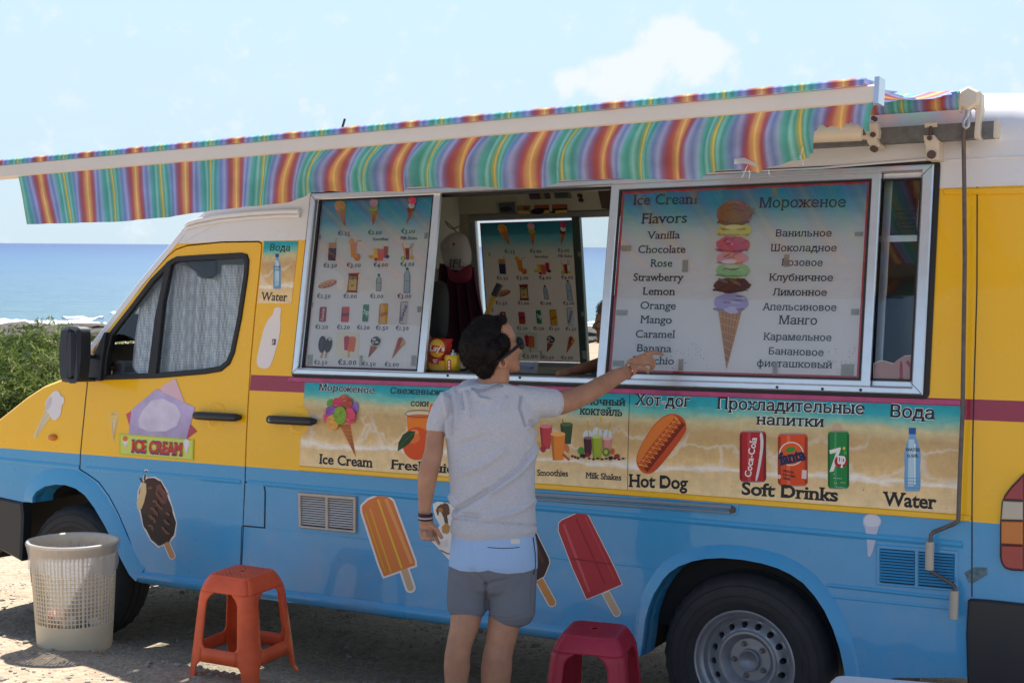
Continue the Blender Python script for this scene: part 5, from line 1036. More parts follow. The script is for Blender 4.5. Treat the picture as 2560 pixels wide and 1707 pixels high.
# front bar
bl_ = side(*px('L', 0, 436), wB); br2 = side(*px('G', 1256, 284), wB); tl2 = side(*px('L', 0, 358), wB); tr2 = side(*px('G', 1250, 150), wB)
sl_b = (br2[1] - bl_[1]) / (br2[0] - bl_[0]); UL, UR = bl_[0] - .18, br2[0]
def vb(u): return bl_[1] + (u - bl_[0]) * sl_b
hb = tl2[1] - bl_[1]; hb = max(.05, min(.09, hb)); hbR = tr2[1] - br2[1]
mb = MB(); ns = 12; vs = []
prof = [(0, wB - .05), (0, wB - .004), (.08, wB + .004), (.92, wB), (1, wB - .008), (1, wB - .05)]
for i in range(ns + 1):
    u = UL + (UR - UL) * i / ns; h = hb + (hbR - hb) * i / ns
    for f_, w in prof: vs.append((u, vb(u) + h * f_, w))
k = len(prof); mb.add(vs, [(i * k + j, (i + 1) * k + j, (i + 1) * k + (j + 1) % k, i * k + (j + 1) % k) for i in range(ns) for j in range(k)]); mb.add(vs[-k:], [tuple(range(k))]); mb.add(vs[:k], [tuple(range(k))[::-1]])
def wall_s(mb_, *a, **kw): return mb_.wall(*a, **kw)
fbar = mb.wall('front_rail', pmat('cream_rail', (.74, .65, .55), .38, var=.04, vscale=6), tube_, 'cream front rail of the awning', ang=35)
mb = MB(); mb.box((UR - .002, vb(UR) - .004, wB - .055), (UR + .012, vb(UR) + hbR + .02, wB + .010)); mb.wall('end_cap', ALU, tube_, ang=10)
# canvas: roll on the rail, sheet back to the roller
rr_ = side(*px('G', 1892, 275), .12); RV = rr_[1]; RU = rr_[0]
grid, uvs = [], []
nu, nv = 150, 26
for i in range(nu + 1):
    u = UL + .03 + (UR - .03 - UL - .03) * i / nu; h = hb + (hbR - hb) * i / nu; row, ru = [], []
    v0_, w0_ = vb(u) + h, wB
    pts = [(v0_ - .002, w0_ + .003), (v0_ + .012, w0_ + .004), (v0_ + .022, w0_ - .006), (v0_ + .020, w0_ - .03)]
    v1_, w1_ = RV + .035, .13
    for j in range(1, nv + 1):
        f_ = j / nv; sag = .035 * math.sin(math.pi * f_) * (1 + .25 * math.sin(u * 3.1)); pts.append((pts[3][0] + (v1_ - pts[3][0]) * f_ - sag + .004 * math.sin(u * 40) * math.sin(math.pi * f_), (w0_ - .03) + (w1_ - w0_ + .03) * f_))
    pts += [(RV + .034, .06), (RV + .032, .0), (RV + .02, -.08), (RV - .06, -.16)]  # unseen tail added into the roof to block sun behind the roller
    for j, (v_, w_) in enumerate(pts):
        uu = u + (.03 + (RU - UR)) * max(0, (j - 3) / nv) * (i / nu) + ((.012 * math.sin(j * 2.3) + .006 * math.sin(j * 5.1)) if i == nu and j > 3 else 0)
        row.append(Vector((uu, Yv(2.3) - w_, v_))); ru.append((su(u), j * .05))
    grid.append(row); uvs.append(ru)
uvmesh('canvas', grid, uvs, CANVAS, tube_, 'striped awning canvas')
mb = MB(); me_g, me_u = [], []
for i in range(41):
    u = -2.9 + (RU + 2.9) * i / 40; row, ru = [], []
    for j in range(21):
        a = 2 * math.pi * j / 20; r_ = .034 + .001 * math.sin(i * 3 + j); row.append(Vector((u, Yv(2.3) - .12 - r_ * math.cos(a), RV + r_ * math.sin(a)))); ru.append((su(u), j * .01))
    me_g.append(row); me_u.append(ru)
uvmesh('canvas_roll', me_g, me_u, CANVAS, tube_)
# valance
topmap = [(43, 66), (98, 127), (215, 225), (336, 348), (461, 466), (589, 588), (731, 705), (876, 835), (1020, 985), (1180, 1140), (1360, 1322), (1560, 1530), (1809, 1785), (1906, 1896), (1975, 1972), (2045, 2050), (2190, 2190)]
hem = [(60, 561), (170, 558), (300, 554), (417, 543), (523, 527), (617, 517), (702, 509), (744, 497), (778, 484), (829, 478), (862, 480), (950, 479), (1010, 478), (1038, 466), (1160, 471), (1200, 465), (1265, 473), (1360, 468), (1410, 452), (1500, 447), (1570, 448), (1745, 449), (1762, 434), (1838, 422), (1896, 432), (1950, 412), (1990, 398), (2010, 392), (2190, 380)]
torn = [(43, 1), (1985, 1), (2030, .98), (2043, .55), (2060, .42), (2085, .52), (2110, .50), (2128, .42), (2150, .48), (2175, .62), (2190, .6)]
rn = random.Random(5); grid, uvs = [], []; ncol, nr = 330, 16
for i in range(ncol + 1):
    xt = 43 + (2187 - 43) * i / ncol
    yt_ = interp([(0, px('L', 0, 436)[1]), (px('G', 1256, 284)[0], px('G', 1256, 284)[1])], xt)
    xh = interp(topmap, xt); yh = interp(hem, xh); bf = interp(torn, xt)
    if xt > 1985: bf += rn.uniform(-.04, .04)
    wh = wB - .02 - .16 * sstep(500, 900, xt)
    ut, vt_ = side(xt, yt_, wB); uh, vh = side(xh, yh, wh); row, ru = [], []
    for j in range(nr + 1):
        f_ = j / nr * bf; fold = (.010 * math.sin(xt * .062 + 2 * math.sin(xt * .011)) + .006 * math.sin(xt * .13 + f_ * 2)) * min(1, f_ * 2.2) * (.5 + sstep(600, 900, xt))
        bil = .045 * math.sin(math.pi * f_) * sstep(600, 900, xt)
        pu, pv, pw = ut + (uh - ut) * f_, vt_ + .006 + (vh - vt_ - .006) * f_, wB - .003 + (wh - wB) * f_ + fold + bil
        row.append(Vector((pu, Yv(2.3) - pw, pv)) + Vector((0, Yv(pv) - Yv(2.3), 0))); ru.append((su(ut), f_ * .2))
    grid.append(row); uvs.append(ru)
val = uvmesh('valance', grid, uvs, CANVAS, tube_, 'hanging striped valance with a torn right end')
mb = MB(); WF = pmat('frayed_thread', (.7, .72, .74), .9)
for i in range(70):
    f_ = rn.random()
    if i < 45: gx, gy = 835 - 130 * f_ ** .8 + rn.uniform(-8, 4), 380 + 300 * f_
    else: gx, gy = rn.uniform(900, 1180), 462
    q = side(*px('G', gx, gy), wB - .14); q2 = side(*px('G', gx + rn.uniform(-4, 16), gy + rn.uniform(8, 26)), wB - .14); mb.tube([(q[0], q[1], wB - .14), (q2[0], q2[1], wB - .14)], [.0012, .0004], 3)
for pts in (((320, 745), (300, 790), (280, 835)), ((330, 780), (338, 810), (330, 842)), ((475, 780), (482, 815), (470, 800)), ((700, 690), (720, 705), (730, 745))):
    mb.tube([(*side(*px('G', x, y), wB - .13), wB - .13) for x, y in pts], .0012, 4)
tag(mb.wall('frayed_threads', WF, tube_, ang=60), kind='stuff')
q = [side(*px('G', x, y), wB - .13) for x, y in ((232, 700), (300, 690), (400, 738), (405, 762), (330, 740), (280, 735), (232, 742))]
mb = MB(); fv, tr = tess([ccw(q)]); mb.add([(u, v, wB - .118 + .006 * math.sin(i)) for i, (u, v) in enumerate(fv)], tr); mb.wall('torn_patch', pmat('patch_plastic', (.62, .60, .56), .4), tube_)
# brackets, arm, gear box
def gplate(name, pts, w0, w1, m=CREAM, cham=.003, par=None): return slab(name, [ccw(sp('G', pts, w1))], w0, w1, m, par or tube_, cham=cham)
b1 = gplate('wall_bracket', [(1612, 525), (1690, 522), (1706, 540), (1726, 565), (1720, 705), (1640, 705), (1634, 640), (1614, 555)], .0, .095)
gplate('wall_bracket', [(1618, 432), (1710, 426), (1712, 462), (1620, 468)], .02, .095)
for x, y, r_ in ((1672, 667, .016), (1658, 545, .009)):
    q = side(*px('G', x, y), .1); mb = MB(); mb.tube([(q[0], q[1], .093), (q[0], q[1], .106)], r_, 12); mb.wall('bolt', MATS['rusty_steel'], b1)
q = sp('G', [(1664, 458), (1662, 522)], .1); mb = MB(); mb.tube([(q[0][0], q[0][1], .096), (q[1][0], q[1][1], .096)], .006, 8); mb.wall('bolt', MATS['rusty_steel'], b1)
b2 = gplate('arm_bracket', [(1170, 470), (1180, 440), (1215, 430), (1262, 425), (1282, 490), (1275, 540), (1262, 545), (1285, 590), (1280, 610), (1225, 612), (1200, 580), (1195, 555), (1118, 548), (1115, 538), (1190, 520)], .02, .13)
gplate('wall_bracket', [(1890, 560), (1935, 560), (1935, 620), (1900, 610)], .0, .02)
for x, y, r_ in ((1248, 625, .012), (1250, 402, .009), (1244, 522, .010)):
    q = side(*px('G', x, y), .13); mb = MB(); mb.tube([(q[0], q[1], .11), (q[0], q[1], .142)], r_, 10); mb.wall('bolt', MATS['rusty_steel'], b2)
mb = MB(); q = sp('G', [(1160, 500), (790, 512)], .24); q3 = sp('G', [(870, 470)], .24)
mb.tube([(q[0][0], q[0][1], .24), (q[1][0] - .5, q[1][1] - .01, .34)], .034, 12); wa_ = q[0]
mb.ball((q[0][0] - .17, q[0][1] + .006, .25), (.06, .036, .035), 14, 8); mb.wall('folding_arm', CREAM, tube_, ang=60)
mb = MB(); mb.tube([(q[1][0] - .5, q[1][1] - .01, .34), (UR - 1.5, vb(UR - 1.5) + .03, wB - .04)], .022, 10)
mb.wall('folding_arm', CREAM, tube_, ang=60)
gb = side(*px('G', 1946, 258), .12); mb = MB(); R90 = Matrix.Rotation(math.pi / 2, 3, 'Y')
mb.tube([(RU - .004, RV, .12), (RU + .004, RV, .12)], .043, 20)
mb.lathe([(0, -.025), (.036, -.025), (.046, -.012), (.046, .012), (.036, .025), (0, .025)], (gb[0], gb[1], .12), 6, 0, 'Z', M=Matrix.Rotation(math.radians(90), 3, 'Z')); mb.wall('winding_gear', CREAM, tube_, ang=30)
gplate('roller_bracket', [(1992, 210), (2036, 212), (2040, 330), (2034, 360), (2024, 505), (2030, 560), (1985, 545), (1984, 515), (1994, 400)], .06, .12)
gplate('roller_bracket', [(1968, 220), (1998, 222), (1998, 328), (1968, 325)], .08, .13)
mb = MB()
for pts in ([(1946, 330), (1938, 385)], ):
    pass
hk = [(*side(*px('G', x, y), .125), .125) for x, y in ((1944, 325), (1936, 385), (1912, 420), (1910, 455), (1925, 475), (1942, 460), (1946, 410), (1938, 385))]
mb.tube(hk, [.011, .010, .007, .007, .007, .007, .007, .008], 10); mb.wall('crank_eye', pmat('zinc', (.5, .5, .53), .35, metal=.7), tube_, ang=60)
# winding crank hanging down the side
wc = .05
cr_pts = [(*side(*px('G', 1918, 470), .125), .125)] + [(*side(*px(c, x, y), w), w) for c, x, y, w in (('G', 1908, 560, .1), ('G', 1913, 900, .07), ('P', 2216, 600, .06), ('P', 2211, 950, .055), ('H', 1480, 200, wc), ('H', 1476, 345, wc), ('H', 1466, 368, wc), ('H', 1440, 385, wc), ('H', 1290, 445, wc), ('H', 1272, 465, wc), ('H', 1267, 520, wc))]
mb = MB(); mb.tube(cr_pts, .0075, 10); mb.tube([(*side(*px('H', x, y), wc), wc) for x, y in ((1263, 715), (1272, 735), (1300, 752), (1430, 832), (1448, 850), (1449, 885))], .0075, 10)
crank = mb.wall('winding_crank', pmat('crank_steel', (.12, .10, .10), .5, metal=.4, var=.3, vscale=25), van, 'rusty crank rod with two pale grips', ang=60)
for (a, b) in (((1263, 516), (1260, 725)), ((1446, 880), (1439, 1088))):
    mb = MB(); mb.tube([(*side(*px('H', *a), wc), wc), (*side(*px('H', *b), wc), wc)], .0155, 14); mb.wall('grip', pmat('grip_plastic', (.42, .38, .32), .45), crank, ang=40)
# ================================================================== SETTING
def dirt():
    m = bpy.data.materials.new('dry_dirt'); m.use_nodes = True; t = m.node_tree; b = t.nodes['Principled BSDF']; L_ = t.links
    tcn = N(t, 'ShaderNodeTexCoord')
    n1 = N(t, 'ShaderNodeTexNoise', i_Scale=1.3, i_Detail=9.0, i_Roughness=.65); n2 = N(t, 'ShaderNodeTexNoise', i_Scale=28.0, i_Detail=8.0, i_Roughness=.7); v1 = N(t, 'ShaderNodeTexVoronoi', i_Scale=46.0); v2 = N(t, 'ShaderNodeTexVoronoi', i_Scale=110.0)
    for n_ in (n1, n2, v1, v2): L_.new(tcn.outputs['Object'], n_.inputs['Vector'])
    r1 = N(t, 'ShaderNodeValToRGB'); L_.new(n1.outputs[0], r1.inputs[0]); e = r1.color_ramp.elements; e[0].position, e[0].color = .3, (.40, .30, .21, 1); e[1].position, e[1].color = .7, (.58, .47, .35, 1)
    m2 = N(t, 'ShaderNodeMapRange', i_1=.3, i_2=.7, i_3=.62, i_4=1.25); L_.new(n2.outputs[0], m2.inputs[0]); sc = N(t, 'ShaderNodeVectorMath', operation='SCALE'); L_.new(r1.outputs[0], sc.inputs[0]); L_.new(m2.outputs[0], sc.inputs['Scale'])
    L_.new(sc.outputs[0], b.inputs['Base Color']); b.inputs['Roughness'].default_value = .95; b.inputs['Specular IOR Level'].default_value = .1
    a1 = N(t, 'ShaderNodeMath', operation='MULTIPLY', i_1=-.7); L_.new(v1.outputs['Distance'], a1.inputs[0]); a2 = N(t, 'ShaderNodeMath', operation='ADD'); L_.new(a1.outputs[0], a2.inputs[0]); L_.new(n2.outputs[0], a2.inputs[1])
    a3 = N(t, 'ShaderNodeMath', operation='MULTIPLY_ADD', i_1=-.4); L_.new(v2.outputs['Distance'], a3.inputs[0]); L_.new(a2.outputs[0], a3.inputs[2])
    bp = N(t, 'ShaderNodeBump', i_Strength=.75, i_Distance=.02); L_.new(a3.outputs[0], bp.inputs['Height']); L_.new(bp.outputs[0], b.inputs['Normal']); return m
DIRT = dirt()
def axis(lo, hi, fine_lo, fine_hi, fs, grow=1.35):
    xs = [fine_lo + fs * i for i in range(int((fine_hi - fine_lo) / fs) + 1)]; s_ = fs
    while xs[-1] < hi: s_ *= grow; xs.append(xs[-1] + s_)
    s_ = fs
    while xs[0] > lo: s_ *= grow; xs.insert(0, xs[0] - s_)
    return xs
gx = axis(-900, 900, -7, 5, .09, 1.22); gy = axis(-70, 115, -1, 10, .09, 1.14)
def gz(x, y):
    z = ground_z(x, y)
    if -9 < x < 7 and -3 < y < 13: z += .012 * noise.noise((x * 1.6, y * 1.6, 0)) + .006 * noise.noise((x * 6, y * 6, 3))
    if y > 26: z += .25 * noise.noise((x * .15, y * .2, 0)) + (.18 * noise.noise((x * .9, y * .9, 1)) if y > 50 else 0)
    return z
vs = [(x, y, gz(x, y)) for y in gy for x in gx]; nx = len(gx)
me = bpy.data.meshes.new('ground'); me.from_pydata(vs, [], [(j * nx + i, j * nx + i + 1, (j + 1) * nx + i + 1, (j + 1) * nx + i) for j in range(len(gy) - 1) for i in range(nx - 1)])
tag(link('ground', me, DIRT, smooth=True), kind='structure')
# sea
def sea_mat():
    m = bpy.data.materials.new('sea_water'); m.use_nodes = True; t = m.node_tree; b = t.nodes['Principled BSDF']; L_ = t.links
    tcn = N(t, 'ShaderNodeTexCoord'); sx = N(t, 'ShaderNodeSeparateXYZ'); L_.new(tcn.outputs['Object'], sx.inputs[0])
    lg = N(t, 'ShaderNodeMath', operation='LOGARITHM', i_1=10.0); L_.new(sx.outputs[1], lg.inputs[0]); mr = N(t, 'ShaderNodeMapRange', i_1=1.87, i_2=3.3, i_3=0.0, i_4=1.0); L_.new(lg.outputs[0], mr.inputs[0])
    n1 = N(t, 'ShaderNodeTexNoise', i_Scale=.02, i_Detail=6.0); mp1 = N(t, 'ShaderNodeMapping'); mp1.inputs['Scale'].default_value = (.35, 1.6, 1); L_.new(tcn.outputs['Object'], mp1.inputs[0]); L_.new(mp1.outputs[0], n1.inputs[0])
    ma = N(t, 'ShaderNodeMath', operation='MULTIPLY_ADD', i_1=.25, i_2=-.125); L_.new(n1.outputs[0], ma.inputs[0]); ad = N(t, 'ShaderNodeMath', operation='ADD'); L_.new(mr.outputs[0], ad.inputs[0]); L_.new(ma.outputs[0], ad.inputs[1])
    rp = N(t, 'ShaderNodeValToRGB'); L_.new(ad.outputs[0], rp.inputs[0]); e = rp.color_ramp.elements
    e[0].position, e[0].color = 0, (.075, .155, .20, 1); e[1].position, e[1].color = 1, (.024, .07, .18, 1)
    for p_, c_ in ((.18, (.06, .14, .21, 1)), (.45, (.042, .118, .215, 1)), (.7, (.03, .09, .20, 1))): x = e.new(p_); x.color = c_
    L_.new(rp.outputs[0], b.inputs['Base Color']); b.inputs['Roughness'].default_value = .42; b.inputs['Specular IOR Level'].default_value = .12
    nw = N(t, 'ShaderNodeTexNoise', i_Scale=1.0, i_Detail=7.0, i_Roughness=.6); mp2 = N(t, 'ShaderNodeMapping'); mp2.inputs['Scale'].default_value = (.16, .55, 1); mp2.inputs['Rotation'].default_value = (0, 0, .12); L_.new(tcn.outputs['Object'], mp2.inputs[0]); L_.new(mp2.outputs[0], nw.inputs[0])
    bp = N(t, 'ShaderNodeBump', i_Strength=.8, i_Distance=.9); L_.new(nw.outputs[0], bp.inputs['Height']); L_.new(bp.outputs[0], b.inputs['Normal']); return m
sy = axis(50, 8500, 60, 130, 1.0, 1.3); sxx = axis(-6000, 6000, -60, 40, 2.0, 1.4); vs = [(x, y, SEA_Z + .05 * noise.noise((x * .12, y * .5, 0)) * (1 if y < 200 else 0)) for y in sy for x in sxx]; nx = len(sxx)
me = bpy.data.meshes.new('sea'); me.from_pydata(vs, [], [(j * nx + i, j * nx + i + 1, (j + 1) * nx + i + 1, (j + 1) * nx + i) for j in range(len(sy) - 1) for i in range(nx - 1)])
tag(link('sea', me, sea_mat(), smooth=True), kind='structure')
# surf: broken white strips on the shore
rn = random.Random(11); mb = MB()
for (y0, amp, dens, wd) in ((74.0, .8, 1.0, .8), (76.0, 1.2, .5, .45), (79.5, 1.8, .22, .35), (85, 2.5, .1, .3)):
    x = -45.0
    while x < 45:
        L_ = rn.uniform(.6, 2.6)
        if rn.random() < dens:
            n = 8; up_, lo_ = [], []
            for i in range(n + 1):
                xx = x + L_ * i / n; yy = y0 + amp * noise.noise((xx * .22, y0, 0)) + .3 * noise.noise((xx * 1.3, 0, 5)); h = wd * (.25 + .75 * math.sin(math.pi * i / n)) * rn.uniform(.6, 1)
                up_.append((xx, yy + h / 2, SEA_Z + .14)); lo_.append((xx, yy - h / 2, SEA_Z + .10))
            mid = [(p[0], (p[1] + q_[1]) / 2, SEA_Z + .26 * rn.uniform(.7, 1.3)) for p, q_ in zip(up_, lo_)]
            mb.add(lo_ + mid + up_, [(i, i + 1, n + 2 + i, n + 1 + i) for i in range(n)] + [(n + 1 + i, n + 2 + i, 2 * n + 3 + i, 2 * n + 2 + i) for i in range(n)])
        x += L_ * .9
tag(mb.build('surf', pmat('sea_foam', (.85, .88, .88), .7), smooth=True), kind='stuff')
# rocks
def rock_mesh(mb, c, r, seed, mi=0, sq=.6):
    rn2 = random.Random(seed); b = bmesh.new(); bmesh.ops.create_icosphere(b, subdivisions=2, radius=1)
    off = Vector((rn2.uniform(-9, 9), rn2.uniform(-9, 9), rn2.uniform(-9, 9)))
    for v in b.verts: v.co *= 1 + .45 * noise.noise(v.co * 1.3 + off) + .18 * noise.noise(v.co * 3.5 + off); v.co = Vector((v.co.x * r[0], v.co.y * r[1], v.co.z * r[2]))
    mb.add([Vector(c) + v.co for v in b.verts], [tuple(v.index for v in f.verts) for f in b.faces], mi); b.free()
RK = pmat('shore_rock', (.060, .048, .040), .9, var=.6, vscale=2.0, bump=.1, bscale=6); RS = pmat('red_earth', (.36, .17, .10), .95, var=.3, vscale=1.5, bump=.1, bscale=5)
mb = MB(); rn = random.Random(2)
for i in range(340):
    x = rn.uniform(-25, 12); y = rn.uniform(56, 74); r = rn.uniform(.35, 1.1); rock_mesh(mb, (x, y, gz(x, y) + .08), (r * 1.7, r, r * .32), i)
tag(mb.build('shore_rocks', RK), kind='stuff')
mb = MB()
for i in range(60):
    x = rn.uniform(-34, -23.5); y = rn.uniform(54, 64); r = rn.uniform(.6, 1.4); rock_mesh(mb, (x, y, gz(x, y) + .1), (r * 1.6, r, r * .36), i + 500)
tag(mb.build('red_earth_bank', RS), kind='stuff')
# stones on the dirt
mb = MB(); rn = random.Random(9); ST = pmat('pale_stone', (.36, .32, .27), .9, var=.35, vscale=14)
ico = bmesh.new(); bmesh.ops.create_icosphere(ico, subdivisions=1, radius=1); iv = [v.co.copy() for v in ico.verts]; ifc = [tuple(v.index for v in f.verts) for f in ico.faces]; ico.free()
for i in range(15000):
    if i % 5 < 3: x, y = rn.uniform(-3.2, 2.0), rn.uniform(3.6, 8.5)
    else: x, y = rn.uniform(-5, 2), rn.uniform(4, 12)
    r = rn.lognormvariate(-5.35, .55); r = min(r, .03); a = rn.uniform(0, 6.28); c_, s_ = math.cos(a), math.sin(a); sx_, sy_, sz_ = r * rn.uniform(.8, 1.5), r * rn.uniform(.7, 1.1), r * rn.uniform(.4, .8); z = gz(x, y) + sz_ * .25
    mb.add([(x + v.x * sx_ * c_ - v.y * sy_ * s_, y + v.x * sx_ * s_ + v.y * sy_ * c_, z + v.z * sz_ * rn.uniform(.8, 1.2)) for v in iv], ifc)
tag(mb.build('gravel', ST), kind='stuff')
# bush, dry grass
def leafy(name, label, c, R_, count, cols, seed, leaf=(.13, .014), stems=10):
    rn = random.Random(seed); base = Vector((c[0], c[1], gz(c[0], c[1]))); t = thing(name, label, 'bush', loc=base)
    mats = [pmat('leaf_%s_%d' % (name, i) + str(seed), c_, .6, trans=0, spec=.3) for i, c_ in enumerate(cols)]
    for m_ in mats:
        tr = N(m_.node_tree, 'ShaderNodeBsdfTranslucent'); tr.inputs[0].default_value = m_.node_tree.nodes['Principled BSDF'].inputs[0].default_value; mx = N(m_.node_tree, 'ShaderNodeMixShader', i_0=.3)
        m_.node_tree.links.new(m_.node_tree.nodes['Principled BSDF'].outputs[0], mx.inputs[1]); m_.node_tree.links.new(tr.outputs[0], mx.inputs[2]); m_.node_tree.links.new(mx.outputs[0], m_.node_tree.nodes['Material Output'].inputs[0])
    mb = MB(); ncl = count // 26
    for k in range(ncl):
        th = rn.uniform(0, 6.283); ph = math.acos(rn.uniform(-.05, 1)); rr = rn.uniform(.55, 1.0) ** .6
        d = Vector((math.sin(ph) * math.cos(th), math.sin(ph) * math.sin(th), math.cos(ph))); lump = 1 + .22 * noise.noise(d * 2.2 + Vector((seed, 0, 0))) + .13 * noise.noise(d * 6 + Vector((seed, 3, 0)))
        p = Vector((d.x * R_[0], d.y * R_[1], d.z * R_[2])) * rr * lump; p.z = max(.05, p.z)
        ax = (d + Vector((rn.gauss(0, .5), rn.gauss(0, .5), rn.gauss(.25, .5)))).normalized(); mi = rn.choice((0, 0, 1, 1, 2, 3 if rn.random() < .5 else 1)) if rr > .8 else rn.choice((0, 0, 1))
        for l in range(26):
            o = p + ax * rn.uniform(-.12, .30) + Vector((rn.gauss(0, .03), rn.gauss(0, .03), rn.gauss(0, .03))); ld = (ax * .8 + Vector((rn.gauss(0, .6), rn.gauss(0, .6), rn.gauss(-.12, .5)))).normalized()
            sd = ld.cross(Vector((rn.gauss(0, 1), rn.gauss(0, 1), rn.gauss(0, 1)))).normalized() * leaf[1] * rn.uniform(.6, 1.2); L_ = leaf[0] * rn.uniform(.6, 1.4); m2 = o + ld * L_ * .5 + Vector((0, 0, -.01))
            mb.add([o, m2 + sd, o + ld * L_ - Vector((0, 0, .03)), m2 - sd], [(0, 1, 2, 3)], mi)
    tag(mb.build('foliage', mats, t), kind='stuff')
    mb = MB()
    for k in range(stems):
        th = rn.uniform(0, 6.283); e_ = Vector((math.cos(th) * R_[0] * .6 * rn.random(), math.sin(th) * R_[1] * .6 * rn.random(), R_[2] * rn.uniform(.5, .8))); m_ = Vector((e_.x * .35, e_.y * .35, e_.z * .5)); mb.tube([(0, 0, -.05), m_, e_], [.05, .03, .01], 6)
    mb.build('stems', pmat('bush_bark', (.09, .065, .045), .9), t, smooth=True); return t
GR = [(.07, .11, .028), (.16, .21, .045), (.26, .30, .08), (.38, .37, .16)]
bp_ = at(60 * 1.0884, 940 * 1.0884, 22)
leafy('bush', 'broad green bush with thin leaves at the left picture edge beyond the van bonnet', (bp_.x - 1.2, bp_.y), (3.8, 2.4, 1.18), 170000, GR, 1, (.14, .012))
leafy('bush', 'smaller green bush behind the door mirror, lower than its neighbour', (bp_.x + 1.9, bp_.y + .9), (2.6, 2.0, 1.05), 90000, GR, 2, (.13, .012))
mb = MB(); rn = random.Random(6)
for i in range(9000):
    x = bp_.x + rn.uniform(-4, 3.6); y = bp_.y - 1.6 + rn.gauss(0, .7); z = gz(x, y); h = rn.uniform(.08, .32); d = Vector((rn.gauss(0, .35), rn.gauss(0, .3), 1)).normalized() * h; w_ = .006
    mb.add([(x - w_, y, z), (x + w_, y, z), (x + d.x, y + d.y, z + d.z)], [(0, 1, 2)])
tag(mb.build('dry_grass', pmat('straw', (.36, .29, .17), .9, var=.2, vscale=3)), kind='stuff')
# ================================================================== LOOSE THINGS
def ground_hit(px_, py_, dz=0.0):
    r = ray(px_, py_); t = 3.0
    for _ in range(60):
        p = CAM + r * t; t += (p.z - gz(p.x, p.y) - dz) / max(.12, -r.z) * .7
    return CAM + r * t
CF = Vector((_f.x, _f.y, 0)).normalized(); CRt = Vector((_r.x, _r.y, 0)).normalized()
# ---- stools
def stool(label, base, ang, H, m, wob=0):
    t = thing('stool', label, 'stool', loc=base, group='plastic stools in front of the van'); t.rotation_euler = (0, 0, ang)
    def hs(z): return (.131 + .047 * (1 - z / H) ** .9) * (1 if z < H * .78 else 1 - .20 * ((z / H - .78) / .22) ** 2.4)
    def P(s_, z, k):                                          # s in [-1, 1] along side k of a rounded square
        h = hs(z); c = .30; a = math.pi / 2 * k
        if abs(s_) < 1 - c: x, y = s_ * h / 1.0, -h
        else:
            u = (abs(s_) - (1 - c)) / c * math.pi / 4; r_ = c * h * 1.05; x, y = (h - r_ + r_ * math.sin(u)), -(h - r_ + r_ * math.cos(u)); x *= 1 if s_ > 0 else -1
        return Vector((x * math.cos(a) - y * math.sin(a), x * math.sin(a) + y * math.cos(a), z))
    def grid_(name, rows):
        mb = MB(); n, k = len(rows), len(rows[0]); mb.add([p for r in rows for p in r], [(i * k + j, i * k + j + 1, (i + 1) * k + j + 1, (i + 1) * k + j) for i in range(n - 1) for j in range(k - 1)])
        o = mb.build(name, m, t, smooth=True); sd = o.modifiers.new('thick', 'SOLIDIFY'); sd.thickness = .005; sd.offset = -1; return o
    zt, zb, z1, z2 = H * .86, .335 * H, .20 * H, .335 * H
    def sin_(z):                                              # inner edge of the leg
        v = .56
        if z > zt - .05: v -= .24 * ((z - zt + .05) / .05) ** 2
        if z2 <= z < z2 + .02: v -= .10 * (1 - (z - z2) / .02) ** 2
        if z < z1: v = .66 + .06 * (1 - z / z1)
        if z1 - .02 < z < z1: v -= .08 * (1 - (z1 - z) / .02) ** 2
        return v
    zl = [0, .004, .02] + [z1 * f for f in (.3, .5, .7, .8, .86, .92, .97)] + [z1 - .0002, z1 + .0002, (z1 + z2) / 2, z2 - .0002, z2 + .0002, z2 + .006, z2 + .012, z2 + .02] + [z2 + .02 + (zt - .05 - z2 - .02) * i / 6 for i in range(1, 7)] + [zt - .05 + .05 * i / 6 for i in range(1, 7)]
    for k in range(4):
        rows = []
        for z in zl:
            si = sin_(z) if not z1 <= z <= z2 else .56; fl = 1.0 + (.05 if z < .02 else 0)
            row = [P(si + (1 - si) * i / 6, z, k) for i in range(7)] + [P(-1 + (1 - si) * i / 6, z, (k + 1) % 4) for i in range(1, 7)]
            rows.append([Vector((p.x * fl, p.y * fl, p.z)) for p in row])
        grid_('leg', rows)
        rows = [[P(-.56 + 1.12 * i / 10, z1 + (z2 - z1) * f, k) for i in range(11)] for f in (0, .5, 1)]; grid_('stretcher', rows)
    rows = []
    for f in (0, .15, .35, .6, .8, .9, .96, 1):
        z = zt + (H - .004 - zt) * f; row = []
        for k in range(4): row += [P(-1 + 2 * i / 16, z, k) for i in range(16)]
        rows.append(row + [row[0]])
    grid_('apron', rows)
    mb = MB(); per = []; z = H - .004
    for k in range(4): per += [P(-1 + 2 * i / 16, z, k) for i in range(16)]
    vs = []; fr_ = (1, .97, .92, .8, .6, .4, .2, .09)
    for f in fr_: vs += [Vector((p.x * f, p.y * f, H + (.004 if f < .97 else .002 if f < 1 else -.004) + .002 * (1 - f))) for p in per]
    n = len(per); mb.add(vs, [(i * n + j, i * n + (j + 1) % n, (i + 1) * n + (j + 1) % n, (i + 1) * n + j) for i in range(len(fr_) - 1) for j in range(n)])
    # raised diamonds
    for i in range(-9, 10):
        for j in range(-9, 10):
            x, y = i * .0125, j * .0125
            if (i + j) % 2 or abs(x) > .096 or abs(y) > .096 or math.hypot(x, y) < .02 or abs(x) + abs(y) > .165: continue
            mb.add([(x - .0075, y, H + .0062), (x, y - .0045, H + .0062), (x + .0075, y, H + .0062), (x, y + .0045, H + .0062), (x, y, H + .0076)], [(0, 1, 4), (1, 2, 4), (2, 3, 4), (3, 0, 4)])
    s_ = mb.build('seat', m, t, smooth=True); s_.data.set_sharp_from_angle(angle=math.radians(30)); return t
